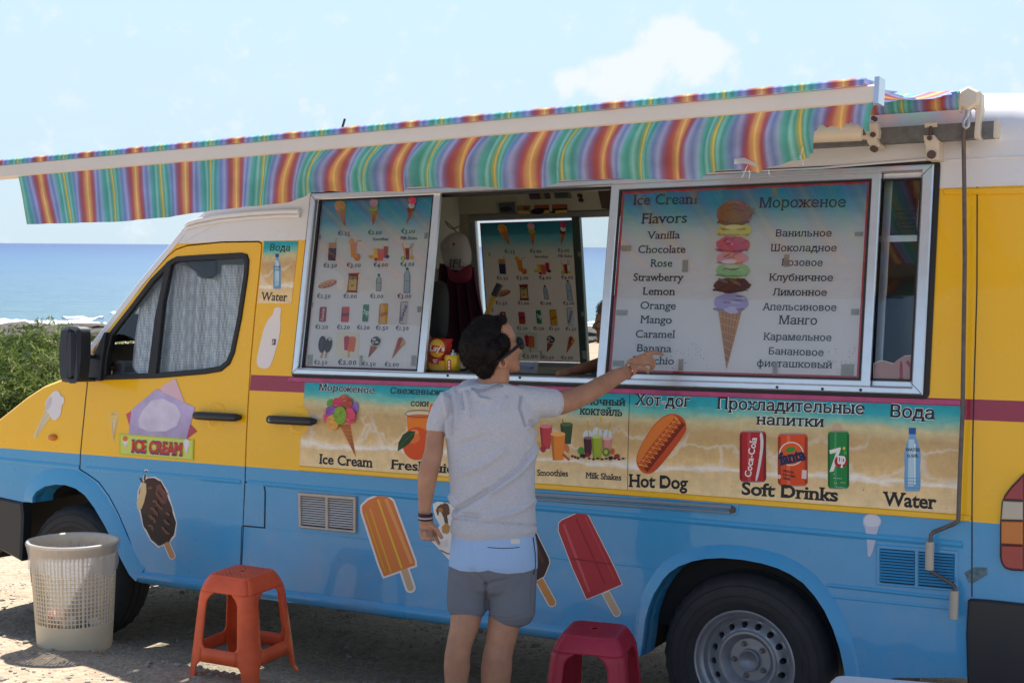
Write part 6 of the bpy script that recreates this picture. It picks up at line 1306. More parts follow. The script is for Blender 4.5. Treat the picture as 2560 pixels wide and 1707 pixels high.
def plastic(name, col):
    return pmat(name, col, .42, var=.2, vscale=9, detail=9, spec=.4, bump=.01, bscale=180)
g1 = ground_hit(621, 1712); Z1 = (g1 - CAM).dot(_f); H1 = 268 * Z1 / F_PX
c1 = g1 + CF * .22; c1 = c1 - CRt * ((621 - 582) / F_PX * Z1); c1.z = gz(c1.x, c1.y) + .005
stool('bright orange plastic stool with one leg towards the viewer, beside the waste basket', c1, math.atan2(CF.y, CF.x) - math.pi / 2 + math.radians(64), H1, plastic('orange_plastic', (.82, .115, .035)))
Z2 = Z1 * .90; top2 = at(1487, 1574, Z2); b2_ = Vector((top2.x, top2.y, gz(top2.x, top2.y))); H2 = max(.38, min(.55, top2.z - b2_.z))
print('stools', Z1, H1, Z2, top2.z - b2_.z)
stool('dark red plastic stool between the customer and the rear wheel', b2_, math.atan2(CF.y, CF.x) - math.pi / 2 + math.radians(-17), top2.z - b2_.z, plastic('red_plastic', (.40, .022, .05)))
# ---- waste basket
gb_ = ground_hit(186, 1626); Zb = (gb_ - CAM).dot(_f); kpx = Zb / F_PX
rb_, rt_ = 88 * kpx, 103 * kpx; cb_ = gb_ + CF * rb_ * .9 - CRt * (24 * kpx); cb_.z = gz(cb_.x, cb_.y) - .004; Hb = (1626 - 1362) * kpx * 1.03 + .01
print('bin', Zb, rb_, rt_, Hb, VMI @ cb_)
bin_ = thing('waste_basket', 'cream lattice plastic waste basket with a clear bag, standing at the front wheel', 'waste basket', loc=cb_)
BP = pmat('cream_plastic', (.66, .56, .40), .45, var=.06, vscale=8)
def rad(z): return rb_ + (rt_ - rb_) * (z / Hb) ** .9
def bp3(a, z, dr=0.0):
    r = rad(z) + dr; e = 1 + .06 * math.cos(2 * a); return Vector((r * e * math.cos(a), r * math.sin(a) * .9, z))
mb = MB(); sg_ = 64; prof = [(0, -rb_ * .15), (.0, -.012), (.006, -.003), (.02, 0), (.105 * Hb / .4, 0), (.105 * Hb / .4, -.004), (.02, -.006)]
vs = []; [vs.append(bp3(2 * math.pi * k / sg_, z, d)) for z, d in prof for k in range(sg_)]
mb.add(vs, [(i * sg_ + k, i * sg_ + (k + 1) % sg_, (i + 1) * sg_ + (k + 1) % sg_, (i + 1) * sg_ + k) for i in range(len(prof) - 1) for k in range(sg_)]); mb.add([bp3(2 * math.pi * k / sg_, .004, -.01) for k in range(sg_)], [tuple(range(sg_))]); mb.build('base', BP, bin_, smooth=True).data.set_sharp_from_angle(angle=.6)
z0b, z1b = .105 * Hb / .4, Hb * .90; mb = MB()
NV = 60
for k in range(NV):
    a = 2 * math.pi * k / NV; w_ = .0026 if k % 5 else .0048; da = w_ / rad(.2); vs = []; n = 6
    for i in range(n + 1):
        z = z0b + (z1b - z0b) * i / n
        for s_, d in ((-1, 0), (1, 0), (1, -.004), (-1, -.004)): vs.append(bp3(a + s_ * da / 2 * 2, z, d))
    mb.add(vs, [(i * 4 + j, i * 4 + (j + 1) % 4, (i + 1) * 4 + (j + 1) % 4, (i + 1) * 4 + j) for i in range(n) for j in range(4)])
NH = 17
for i in range(1, NH):
    z = z0b + (z1b - z0b) * i / NH; vs = []
    for k in range(sg_):
        for dz_, d in ((-.0022, -.0006), (.0022, -.0006), (.0022, -.0034), (-.0022, -.0034)): vs.append(bp3(2 * math.pi * k / sg_, z + dz_, d))
    mb.add(vs, [(k * 4 + j, k * 4 + (j + 1) % 4, ((k + 1) % sg_) * 4 + (j + 1) % 4, ((k + 1) % sg_) * 4 + j) for k in range(sg_) for j in range(4)])
mb.build('lattice', BP, bin_)
mb = MB(); prof = [(z1b, 0), (Hb - .012, .0), (Hb - .008, .010), (Hb - .002, .012), (Hb + .003, .008), (Hb + .001, .0), (Hb - .006, -.004), (z1b, -.004)]
vs = []; [vs.append(bp3(2 * math.pi * k / sg_, z, d)) for z, d in prof for k in range(sg_)]; n = len(prof)
mb.add(vs, [(i * sg_ + k, i * sg_ + (k + 1) % sg_, ((i + 1) % n) * sg_ + (k + 1) % sg_, ((i + 1) % n) * sg_ + k) for i in range(n) for k in range(sg_)]); mb.build('rim', BP, bin_, smooth=True)
def bag_mat():
    m = bpy.data.materials.new('clear_bag'); m.use_nodes = True; t = m.node_tree; b = t.nodes['Principled BSDF']; b.inputs['Base Color'].default_value = (.66, .68, .74, 1); b.inputs['Roughness'].default_value = .3
    tr = N(t, 'ShaderNodeBsdfTransparent'); tl_ = N(t, 'ShaderNodeBsdfTranslucent'); tl_.inputs[0].default_value = (.7, .72, .78, 1); m1 = N(t, 'ShaderNodeMixShader', i_0=.45); m2 = N(t, 'ShaderNodeMixShader', i_0=.33); L_ = t.links
    L_.new(b.outputs[0], m1.inputs[1]); L_.new(tl_.outputs[0], m1.inputs[2]); L_.new(tr.outputs[0], m2.inputs[1]); L_.new(m1.outputs[0], m2.inputs[2]); L_.new(m2.outputs[0], t.nodes['Material Output'].inputs[0]); return m
mb = MB(); sgb = 120; vs = []; prof = [(Hb * .74, .006), (Hb * .80, .008), (Hb * .88, .007), (Hb - .006, .016), (Hb + .004, .013), (Hb + .006, .004), (Hb - .004, -.006), (Hb * .85, -.012), (Hb * .6, -.022), (Hb * .42, -.03), (.06, -.02), (.02, -.05)]
for i, (z, d) in enumerate(prof):
    for k in range(sgb):
        a = 2 * math.pi * k / sgb; w_ = .004 * math.sin(a * 23 + 3 * math.sin(a * 3)) + .004 * noise.noise((math.cos(a) * 6, math.sin(a) * 6, z * 20)); zz = z + (Hb * .035 * noise.noise((math.cos(a) * 1.5, math.sin(a) * 1.5, 2)) * 2 if i < 1 else 0)
        vs.append(bp3(a, zz, d + (w_ * (1 if i > 6 else .6 if i < 2 else .15))))
mb.add(vs, [(i * sgb + k, i * sgb + (k + 1) % sgb, (i + 1) * sgb + (k + 1) % sgb, (i + 1) * sgb + k) for i in range(len(prof) - 1) for k in range(sgb)]); bg = mb.build('bin_liner', bag_mat(), bin_, smooth=True)
rn = random.Random(8)
for i, (c_, nm) in enumerate((('b8452c', 'crumpled_packet'), ('c9803a', 'crumpled_packet'), ('8a2a30', 'crumpled_packet'), ('e6e6ea', 'paper_cup'), ('30364a', 'crumpled_packet'), ('d8d0c0', 'napkin'), ('a83c30', 'crumpled_packet'))):
    mb = MB(); a = rn.uniform(3.6, 6.2); r_ = rb_ * .6; rock_mesh(mb, (r_ * math.cos(a), r_ * math.sin(a) * .9, .07 + .015 * i * rn.random() + .03), (.045, .04, .03), 40 + i); tag(mb.build(nm, flat(c_), loc=None), ('orange-red crumpled packet', 'ochre crumpled packet', 'maroon crumpled packet', 'white paper cup', 'dark blue crumpled packet', 'cream paper napkin', 'brick red crumpled packet')[i] + ' in the bottom of the clear waste bag', 'rubbish', 'rubbish in the waste basket').location = cb_
# ---- white box at the lower right edge
tp = at(2260, 1738, 4.1); mb = MB(); zt_ = tp.z; zb_ = gz(tp.x, tp.y)
t_ = thing('cool_box', 'white plastic box lid just showing at the bottom edge below the crank handle', 'box', loc=(tp.x, tp.y, zb_)); t_.rotation_euler = (0, 0, math.atan2(CRt.y, CRt.x) + math.radians(-14))
def rbox(name, x0, y0, x1, y1, za, zb2, r, m, par, ch=.01):
    mb = MB(); l = rrect(x0, y0, x1, y1, r, 4); n = len(l); L0 = [(x, y, za) for x, y in l]; L1 = [(x, y, zb2 - ch) for x, y in l]; l2 = offs(l, ch); L2 = [(x, y, zb2) for x, y in l2]
    mb.add(L0 + L1 + L2, [(i, (i + 1) % n, n + (i + 1) % n, n + i) for i in range(n)] + [(n + i, n + (i + 1) % n, 2 * n + (i + 1) % n, 2 * n + i) for i in range(n)]); fv, tr = tess([l2]); mb.add([(x, y, zb2) for x, y in fv], tr); return mb.build(name, m, par, smooth=True)
hh_ = zt_ - zb_
WP = pmat('white_plastic', (.68, .68, .72), .4, var=.03); rbox('tub', -.20, -.15, .20, .15, 0, hh_ - .05, .04, WP, t_); lid_ = rbox('lid', -.215, -.165, .215, .165, hh_ - .048, hh_, .05, WP, t_, .014)
for o_ in t_.children: o_.data.set_sharp_from_angle(angle=.7)
print('box height', hh_)
# ================================================================== THINGS INSIDE THE VAN
def invan(name, label, cat, base, group=None): return thing(name, label, cat, matrix=VM @ Matrix.Translation(base), group=group)
def vloc(c, x, y, w): u, v = side(*px(c, x, y), w); return V(u, v, w)
def put(mb, base): mb.v = [tuple(Vector(v) - base) for v in mb.v]; return mb
# crisp packet
w_ = -.14; pk = [(212, 226), (357, 236), (348, 262), (352, 275), (338, 330), (330, 400), (303, 452), (302, 458), (192, 458), (190, 440), (186, 330), (200, 250)]
base = vloc('I', 248, 458, w_); t_ = invan('crisp_packet', 'red and yellow crisp packet standing at the left end of the serving sill', 'crisps', base)
q = [side(*px('I', x, y), w_) for x, y in pk]; cx_ = sum(p[0] for p in q) / len(q); cz_ = sum(p[1] for p in q) / len(q)
mb = MB(); rings = [(1, 0), (.97, .006), (.85, .028), (.6, .045), (.25, .052), (.02, .053)]
vsf = []
for f_, d in rings: vsf += [V(cx_ + (u - cx_) * f_, cz_ + (v - cz_) * f_, w_ + d * (1 + .1 * math.sin(u * 90 + v * 70))) - base for u, v in q]
n = len(q); mb.add(vsf, [(i * n + k, i * n + (k + 1) % n, (i + 1) * n + (k + 1) % n, (i + 1) * n + k) for i in range(len(rings) - 1) for k in range(n)])
mb.add([V(u, v, w_ - .03 * 0 - .002) - base for u, v in q], [tuple(range(n))[::-1]])
pkt = mb.build('bag', pmat('packet_red', (.52, .035, .025), .25, spec=.6), t_, smooth=True)
def packpic(c, layers, w, nm='packet_print'):
    o = picture(nm, None, c, layers, w); o.parent = t_; o.data.transform(Matrix.Translation(-base)); return o
packpic('I', [('d9a032', smoothp([(190, 380), (330, 385), (318, 420), (302, 452), (195, 452)], 1)), ('e0a830', ell(250, 298, 54, 62, 24)), ('e8c050', ell(240, 285, 34, 38, 20)), ('c03028', [(196, 275), (304, 290), (300, 330), (196, 322)]), ('c8a048', ell(245, 428, 38, 18)), ('b0302c', [(212, 368), (268, 368), (262, 406), (210, 402)])], w_ + .058)
for tx, a, b, cp, wd, cc in (("Lay's", (198, 316), (300, 318), 36, .0602, 'f4ece0'), ('SALT', (220, 383), (255, 384), 11, .0602, 'f0e0d0'), ('ED', (226, 397), (248, 398), 10, .0602, 'f0e0d0')):
    o = word('I', tx, a, b, cp, w_ + wd, None, flat(cc), bold=.03); o.parent = t_; o.data.transform(Matrix.Translation(-base))
# yellow can with pump top
base = vloc('I', 357, 462, -.10); t_ = invan('yellow_can', 'yellow drink can with red round emblems beside the crisp packet', 'can', base)
ra = (side(*px('I', 406, 400), -.1)[0] - side(*px('I', 307, 400), -.1)[0]) / 2; hc = side(*px('I', 357, 345), -.1)[1] - side(*px('I', 357, 462), -.1)[1]
mb = MB(); mb.lathe([(0, 0), (ra * .8, 0), (ra, .006), (ra, hc - .012), (ra * .93, hc - .003), (ra * .9, hc)], (0, 0, 0), 28); mb.build('body', pmat('can_yellow', (.62, .42, .02), .3, metal=.3), t_, smooth=True)
mb = MB(); mb.lathe([(ra * .9, hc), (ra * .88, hc + .002), (ra * .8, hc - .002), (0, hc - .002)], (0, 0, 0), 28); mb.build('lid', ALU, t_, smooth=True)
mb = MB(); mb.lathe([(.012, hc - .002), (.012, hc + .008), (.005, hc + .012), (.005, hc + .025), (0, hc + .025)], (0, 0, 0), 12); mb.build('nozzle', ALU, t_, smooth=True)
for i, zz in enumerate((.62, .44, .25)):
    mb = MB(); mb.v = []; d = [(.011 * math.cos(a_ * math.pi / 8), .013 * math.sin(a_ * math.pi / 8)) for a_ in range(16)]
    mb.add([(x + ra * .1, -math.sqrt(max(0, ra * ra - (x + ra * .1) ** 2)) - .0008, hc * zz + y) for x, y in d], [tuple(range(16))]); mb.add([(x * .5 + ra * .1, -math.sqrt(max(0, ra * ra - (x * .5 + ra * .1) ** 2)) - .0014, hc * zz + y * .5) for x, y in d], [tuple(range(16))], 1); mb.build('emblem', [flat('b0302a'), flat('e0d0b0')], t_)
base = vloc('I', 427, 462, -.12); t_ = invan('dark_bottle', 'small dark sauce jar right of the yellow can', 'jar', base)
mb = MB(); mb.lathe([(0, 0), (.021, 0), (.022, .02), (.022, .055), (.016, .066), (.014, .07)], (0, 0, 0), 20); mb.build('glass', pmat('dark_glass', (.02, .018, .015), .15), t_, smooth=True); mb = MB(); mb.lathe([(.015, .068), (.016, .084), (0, .085)], (0, 0, 0), 20); mb.build('lid', flat('5a5048'), t_, smooth=True); mb = MB(); mb.lathe([(.0226, .018), (.0226, .05)], (0, 0, 0), 20); mb.build('paper_label', flat('8a8474'), t_, smooth=True)
# tub with blue rim
base = vloc('I', 855, 470, -.28); t_ = invan('clear_tub', 'clear plastic tub with a blue spoon on the worktop', 'tub', base)
mb = MB(); mb.lathe([(0, 0), (.045, 0), (.055, .06), (.058, .062)], (0, 0, 0), 24); mb.build('tub', bag_mat(), t_, smooth=True); mb = MB(); mb.tube([(-.04, -.02, .03), (.05, -.03, .028)], .005, 8); mb.build('spoon', flat('2c5ab8'), t_)
# cap hanging
wC = -1.0; base = vloc('D', 250, 430, wC); t_ = invan('baseball_cap', 'white baseball cap with a dark red peak hanging inside the hatch', 'cap', base)
cap_o = smoothp([(145, 540), (170, 470), (230, 425), (290, 425), (330, 470), (352, 540), (360, 610), (350, 670), (300, 705), (240, 715), (190, 700), (165, 640)], 2)
def puff(name, c, pts, w, depth, mat, par, base, seed=0):
    q = [side(*px(c, x, y), w) for x, y in pts]; cx_ = sum(p[0] for p in q) / len(q); cz_ = sum(p[1] for p in q) / len(q); mb = MB(); n = len(q); rings = [(1, 0), (.96, .35), (.85, .62), (.65, .85), (.4, .96), (.02, 1)]; vs = []
    for f_, d in rings: vs += [V(cx_ + (u - cx_) * f_, cz_ + (v - cz_) * f_, w + d * depth * (1 + .12 * noise.noise((u * 14, v * 14, seed)))) - base for u, v in q]
    vs += [V(u, v, w - .01) - base for u, v in q]
    m_ = len(rings); mb.add(vs, [(i * n + k, i * n + (k + 1) % n, (i + 1) * n + (k + 1) % n, (i + 1) * n + k) for i in range(m_ - 1) for k in range(n)] + [tuple(m_ * n + k for k in range(n))]); return mb.build(name, mat, par, smooth=True)
puff('crown', 'D', cap_o, wC, .09, pmat('cap_cotton', (.42, .40, .40), .9), t_, base, 1)
puff('peak', 'D', smoothp([(170, 660), (195, 705), (240, 738), (300, 722), (352, 655), (362, 700), (358, 770), (330, 800), (240, 808), (200, 790), (180, 730)], 2), wC + .045, .03, pmat('cap_red', (.20, .02, .05), .85), t_, base, 2)
for tx, a, b, cp in (('IFL', (188, 690), (300, 690), 62),):
    o = word('D', tx, a, b, cp, wC + .096, None, flat('4a4448'), bold=.0); o.parent = t_; o.data.transform(Matrix.Translation(-base))
o = picture('button', None, 'D', [('8a1c2c', ell(224, 514, 10, 10))], wC + .096); o.parent = t_; o.data.transform(Matrix.Translation(-base))
mb = MB(); mb.tube([V(*side(*px('D', x, y), wC), wC) - base for x, y in ((250, 430), (225, 395), (160, 340), (185, 385), (215, 400), (300, 370), (360, 345))], .004, 6); mb.build('cord', flat('8a7a50'), t_)
# maroon cloth
def cloth(name, label, cat, c, tl_, tr_, br_, bl2, w, mat, amp=.03, nf=5, ex=None):
    base = vloc(c, *tl_, w); t_ = invan(name, label, cat, base); n, k = 60, 24; vs = []
    for i in range(n + 1):
        s_ = i / n
        for j in range(k + 1):
            f = j / k; x = (tl_[0] + (tr_[0] - tl_[0]) * s_) * (1 - f) + (bl2[0] + (br_[0] - bl2[0]) * s_) * f; y = (tl_[1] + (tr_[1] - tl_[1]) * s_) * (1 - f) + (bl2[1] + (br_[1] - bl2[1]) * s_) * f
            u, v = side(*px(c, x, y), w); vs.append(V(u, v, w + amp * math.sin(s_ * nf * 6.28 + f * 1.2 + math.sin(f * 3))) - base)
    mb = MB(); mb.add(vs, [(i * (k + 1) + j, (i + 1) * (k + 1) + j, (i + 1) * (k + 1) + j + 1, i * (k + 1) + j + 1) for i in range(n) for j in range(k)]); o = mb.build('cloth', mat, t_, smooth=True); return t_
cloth('hanging_cloth', 'dark maroon cloth hanging below the cap inside the van', 'cloth', 'D', (130, 660), (372, 690), (540, 1330), (110, 1330), -1.1, pmat('maroon_cloth', (.075, .012, .035), .9), .035, 4)
base = vloc('D', 95, 1230, -.85); t_ = invan('seat_back', 'dark grey seat back at the left of the hatch opening', 'seat', base); puff('cushion', 'D', smoothp([(70, 800), (140, 785), (178, 830), (190, 950), (182, 1150), (160, 1240), (50, 1240), (45, 900)], 2), -.85, .08, pmat('seat_grey', (.05, .052, .055), .8), t_, base, 3)
base = vloc('D', 440, 1100, -.7); t_ = invan('brush', 'brush with a yellow handle and black grip leaning inside the hatch', 'brush', base)
for nm, a, b, r0, mm in (('handle', (530, 905), (440, 1120), .013, flat('b8902c')), ('grip', (572, 815), (528, 905), .018, BLACK)):
    mb = MB(); mb.tube([V(*side(*px('D', *p), -.7), -.7) - base for p in (a, b)], r0, 10); mb.build(nm, mm, t_)
# foil sunshade behind the cab window
def foil():
    m = bpy.data.materials.new('bubble_foil'); m.use_nodes = True; t = m.node_tree; b = t.nodes['Principled BSDF']; b.inputs['Base Color'].default_value = (.8, .82, .86, 1); b.inputs['Metallic'].default_value = .3; b.inputs['Roughness'].default_value = .38
    tcn = N(t, 'ShaderNodeTexCoord'); v = N(t, 'ShaderNodeTexVoronoi', i_Scale=75.0, i_Randomness=.15); t.links.new(tcn.outputs['Object'], v.inputs['Vector']); bp = N(t, 'ShaderNodeBump', i_Strength=.6, i_Distance=.005); bp.invert = True; t.links.new(v.outputs['Distance'], bp.inputs['Height']); t.links.new(bp.outputs[0], b.inputs['Normal'])
    rp = N(t, 'ShaderNodeMapRange', i_1=.2, i_2=.65, i_3=1.0, i_4=.6); t.links.new(v.outputs['Distance'], rp.inputs[0]); s_ = N(t, 'ShaderNodeVectorMath', operation='SCALE'); s_.inputs[0].default_value = (.88, .9, .94); t.links.new(rp.outputs[0], s_.inputs['Scale']); t.links.new(s_.outputs[0], b.inputs['Base Color']); return m  # shade between the bubbles put into the foil colour
wS = -.07; base = vloc('A', 1100, 1400, wS); t_ = invan('foil_sunshade', 'silver bubble foil sunshade behind the cab side window', 'sunshade', base)
mb = MB(); n, k = 90, 20; vs = []
topc = [(885, 985), (960, 880), (1045, 745), (1100, 700), (1200, 735), (1290, 800), (1340, 800), (1390, 745), (1420, 715), (1560, 712), (1600, 712)]
botc = [(850, 1345), (900, 1430), (1000, 1430), (1600, 1430)]
for i in range(n + 1):
    s_ = i / n; xt = 885 + (1600 - 885) * s_; xb_ = 850 + (1600 - 850) * s_; yt = interp(topc, xt); yb = interp(botc, xb_)
    for j in range(k + 1):
        f = j / k; u, v = side(*px('A', xt + (xb_ - xt) * f, yt + (yb - yt) * f), wS); vs.append(V(u, v, wS + .016 * math.sin(s_ * 26 + .8 * math.sin(f * 2.5)) + .008 * math.sin(s_ * 61 + f)) - base)
mb.add(vs, [(i * (k + 1) + j, (i + 1) * (k + 1) + j, (i + 1) * (k + 1) + j + 1, i * (k + 1) + j + 1) for i in range(n) for j in range(k)]); mb.build('foil', foil(), t_, smooth=True)
base = vloc('A', 1260, 690, -.12); t_ = invan('sun_visor', 'dark sun visor flap folded down at the top of the cab window', 'sun visor', base); puff('visor', 'A', smoothp([(1150, 690), (1365, 665), (1372, 760), (1340, 800), (1300, 800), (1230, 745)], 1), -.045, .012, pmat('visor_blue', (.012, .018, .03), .7), t_, base, 4)
# ================================================================== PEOPLE
def remesh(mb, voxel, smooth_it=2, name='body'):
    me = mb.mesh(name); o = bpy.data.objects.new('tmp', me); COL.objects.link(o)
    r = o.modifiers.new('r', 'REMESH'); r.mode = 'VOXEL'; r.voxel_size = voxel; r.use_smooth_shade = True
    s_ = o.modifiers.new('s', 'SMOOTH'); s_.factor = .5; s_.iterations = smooth_it
    bpy.context.view_layer.update(); dg = bpy.context.evaluated_depsgraph_get(); e = o.evaluated_get(dg); m2 = bpy.data.meshes.new_from_object(e); m2.name = name
    bpy.data.objects.remove(o); bpy.data.meshes.remove(me); m2.materials.clear(); return m2
def T(mb, c, pts, flatk=1.0, seg=18, cap=True):
    """limb: pts (x, y, radius in crop px, depth Z)"""
    s_ = CR[c][2]; P_ = [at(*px(c, p[0], p[1]), p[3]) for p in pts]; R_ = [p[2] / s_ * p[3] / F_PX for p in pts]
    # round ends
    d0 = (P_[0] - P_[1]).normalized(); d1 = (P_[-1] - P_[-2]).normalized(); fk = flatk if isinstance(flatk, list) else [flatk] * len(P_)
    P_ = [P_[0] + d0 * R_[0] * .55, P_[0] + d0 * R_[0] * .35] + P_ + [P_[-1] + d1 * R_[-1] * .35, P_[-1] + d1 * R_[-1] * .55]; R_ = [R_[0] * .35, R_[0] * .8] + R_ + [R_[-1] * .8, R_[-1] * .35]; fk = [fk[0]] * 2 + fk + [fk[-1]] * 2
    mb.tube(P_, R_, seg, flatk=fk, ref=_f); return mb
def Bl(mb, c, x, y, rx, ry, rz, Z, rot=0):
    """ellipsoid, radii in crop px (rz = depth)"""
    s_ = CR[c][2]; k = Z / F_PX / s_; M = Matrix(((_r.x, _u.x, _f.x), (_r.y, _u.y, _f.y), (_r.z, _u.z, _f.z))) @ Matrix.Rotation(math.radians(rot), 3, 'Z')
    mb.ball(at(*px(c, x, y), Z), (rx * k, ry * k, rz * k), 24, 16, M=M); return mb
def skin_mat(name, col):
    m = pmat(name, col, .5, var=.2, vscale=14, detail=9, bump=.012, bscale=240, sss=.12, spec=.35); return m
SK = skin_mat('tanned_skin', (.42, .215, .135)); SK2 = skin_mat('dark_tanned_skin', (.22, .10, .06))
ZM = 4.95
foot = at(1180, 1800, ZM); gzz = gz(foot.x, foot.y)
man = thing('person', 'person in grey t-shirt and two-tone blue shorts pointing at the flavour board, seen from behind', 'person', loc=(foot.x, foot.y, gzz)); MB0 = Vector((foot.x, foot.y, gzz))
def fin(me, name, mats, par, base, disp=None, seed=0):
    if disp:
        for v, nrm in [(v, v.normal.copy()) for v in me.vertices]: v.co = v.co + nrm * disp(v.co)
    me.transform(Matrix.Translation(-base)); o = link(name, me, mats, par); me.polygons.foreach_set('use_smooth', [True] * len(me.polygons)); return o
# --- skin
b = MB()
T(b, 'R', [(640, 1500, 300, 4.96), (715, 1330, 262, 4.95), (760, 1180, 250, 4.95), (760, 1050, 240, 4.95)], .95)
Bl(b, 'R', 600, 690, 385, 455, 470, 4.95, -20); Bl(b, 'R', 790, 560, 300, 320, 400, 4.96); Bl(b, 'R', 870, 560, 225, 250, 330, 5.0)
T(b, 'R', [(860, 850, 230, 4.98), (960, 930, 190, 5.0), (1060, 1020, 120, 5.02)], 1.1)
Bl(b, 'R', 1020, 800, 130, 200, 260, 5.01); Bl(b, 'R', 1105, 1045, 72, 62, 90, 5.03); Bl(b, 'R', 1120, 960, 52, 60, 80, 5.03); Bl(b, 'R', 1125, 740, 48, 90, 60, 5.04, 20); Bl(b, 'R', 1180, 775, 34, 30, 40, 5.05); Bl(b, 'R', 1165, 890, 24, 22, 40, 5.05); Bl(b, 'R', 1160, 950, 28, 22, 40, 5.05)
# ear
Bl(b, 'R', 900, 965, 62, 96, 30, 4.865, 12)
# left arm hanging
T(b, 'I', [(330, 690, 62, 4.95), (262, 790, 62, 4.95), (236, 900, 62, 4.94), (228, 1000, 64, 4.93), (200, 1100, 70, 4.92), (184, 1180, 66, 4.92), (176, 1270, 56, 4.92), (170, 1350, 46, 4.92), (168, 1410, 41, 4.92), (180, 1470, 48, 4.92)], .85)
# left hand: relaxed, fingers curled
T(b, 'J', [(212, 190, 52, 4.92), (222, 235, 62, 4.92), (235, 285, 62, 4.92), (245, 320, 50, 4.92)], .55)
T(b, 'J', [(260, 240, 26, 4.91), (300, 270, 22, 4.90), (325, 310, 19, 4.90), (352, 350, 17, 4.90)]) 
T(b, 'J', [(175, 290, 21, 4.91), (182, 335, 20, 4.90), (200, 362, 18, 4.885), (222, 350, 16, 4.88)])
T(b, 'J', [(215, 300, 22, 4.90), (225, 345, 21, 4.885), (248, 368, 18, 4.88), (258, 345, 16, 4.88)])
T(b, 'J', [(250, 300, 22, 4.91), (262, 340, 21, 4.895), (285, 365, 18, 4.89), (292, 345, 15, 4.885)])
T(b, 'J', [(282, 300, 20, 4.93), (300, 345, 19, 4.92), (320, 385, 16, 4.915), (332, 402, 13, 4.915)])
# right arm pointing
T(b, 'I', [(860, 660, 88, 4.95), (1000, 672, 84, 4.97), (1090, 668, 80, 5.0), (1180, 640, 74, 5.05), (1280, 598, 68, 5.11), (1370, 545, 63, 5.18), (1460, 492, 54, 5.25), (1530, 458, 44, 5.31), (1570, 438, 42, 5.34)], .9)
T(b, 'Q', [(250, 850, 270, 5.35), (480, 760, 270, 5.36), (700, 660, 270, 5.38), (900, 560, 240, 5.40), (1000, 520, 190, 5.41)], .5)
T(b, 'Q', [(900, 400, 120, 5.40), (1120, 330, 92, 5.42), (1300, 340, 78, 5.44), (1420, 375, 70, 5.45), (1530, 430, 58, 5.46)])
T(b, 'Q', [(980, 520, 110, 5.41), (1120, 620, 95, 5.43), (1190, 740, 85, 5.44), (1140, 850, 75, 5.44), (1050, 880, 60, 5.43)])
T(b, 'Q', [(950, 620, 105, 5.39), (1110, 720, 92, 5.41), (1180, 850, 80, 5.42), (1120, 960, 70, 5.42), (1030, 960, 55, 5.41)])
T(b, 'Q', [(900, 700, 95, 5.38), (1040, 800, 82, 5.39), (1130, 930, 72, 5.40), (1080, 1030, 62, 5.40), (990, 1040, 50, 5.40)])
T(b, 'Q', [(560, 900, 120, 5.34), (760, 960, 95, 5.35), (880, 1010, 80, 5.36), (930, 1100, 62, 5.37), (950, 1150, 50, 5.37)])
# legs down to the ground
def leg(xs):
    T(b, 'J', xs, [.95] * len(xs))
leg([(565, 760, 150, 4.95), (560, 900, 142, 4.95), (556, 1010, 132, 4.94), (535, 1110, 120, 4.93), (500, 1230, 108, 4.93), (482, 1330, 108, 4.93), (478, 1430, 112, 4.94), (472, 1560, 98, 4.95), (468, 1700, 72, 4.96), (466, 1830, 52, 4.96), (466, 1900, 50, 4.96)])
leg([(930, 760, 160, 4.95), (905, 900, 152, 4.95), (880, 1030, 140, 4.95), (860, 1140, 132, 4.95), (838, 1250, 122, 4.95), (818, 1340, 126, 4.95), (810, 1430, 132, 4.96), (802, 1560, 124, 4.97), (796, 1700, 90, 4.98), (792, 1830, 58, 4.98), (790, 1900, 54, 4.98)])
for x in (466, 790):
    p = at(*px('J', x, 1900), 4.96); q = Vector((p.x, p.y, gzz + .05)); b.tube([p, q], [.028, .034], 14); b.tube([q - CF * .03, q + CF * .10 - Vector((0, 0, .015)), q + CF * .2 - Vector((0, 0, .03))], [.04, .042, .02], 14, flatk=.7)
me = remesh(b, .0038, 3)
fin(me, 'body', SK, man, MB0)
# ear detail
e_ = MB(); k_ = []
for i in range(15):
    a = math.radians(-60 + 300 * i / 14); k_.append(at(*px('R', 900 + 52 * math.cos(a), 965 - 84 * math.sin(a)), 4.842))
e_.tube(k_, .0035, 8); e_.build('ear_rim', SK, man, smooth=True, loc=MB0).location = (0, 0, 0)
def manpart(mb, name, m, smooth=True):
    mb.v = [tuple(Vector(v) - MB0) for v in mb.v]; return mb.build(name, m, man, smooth=smooth)
e2 = MB(); Bl(e2, 'R', 905, 965, 22, 44, 14, 4.842, 10); manpart(e2, 'ear_hollow', pmat('ear_shadow', (.16, .06, .045), .7))
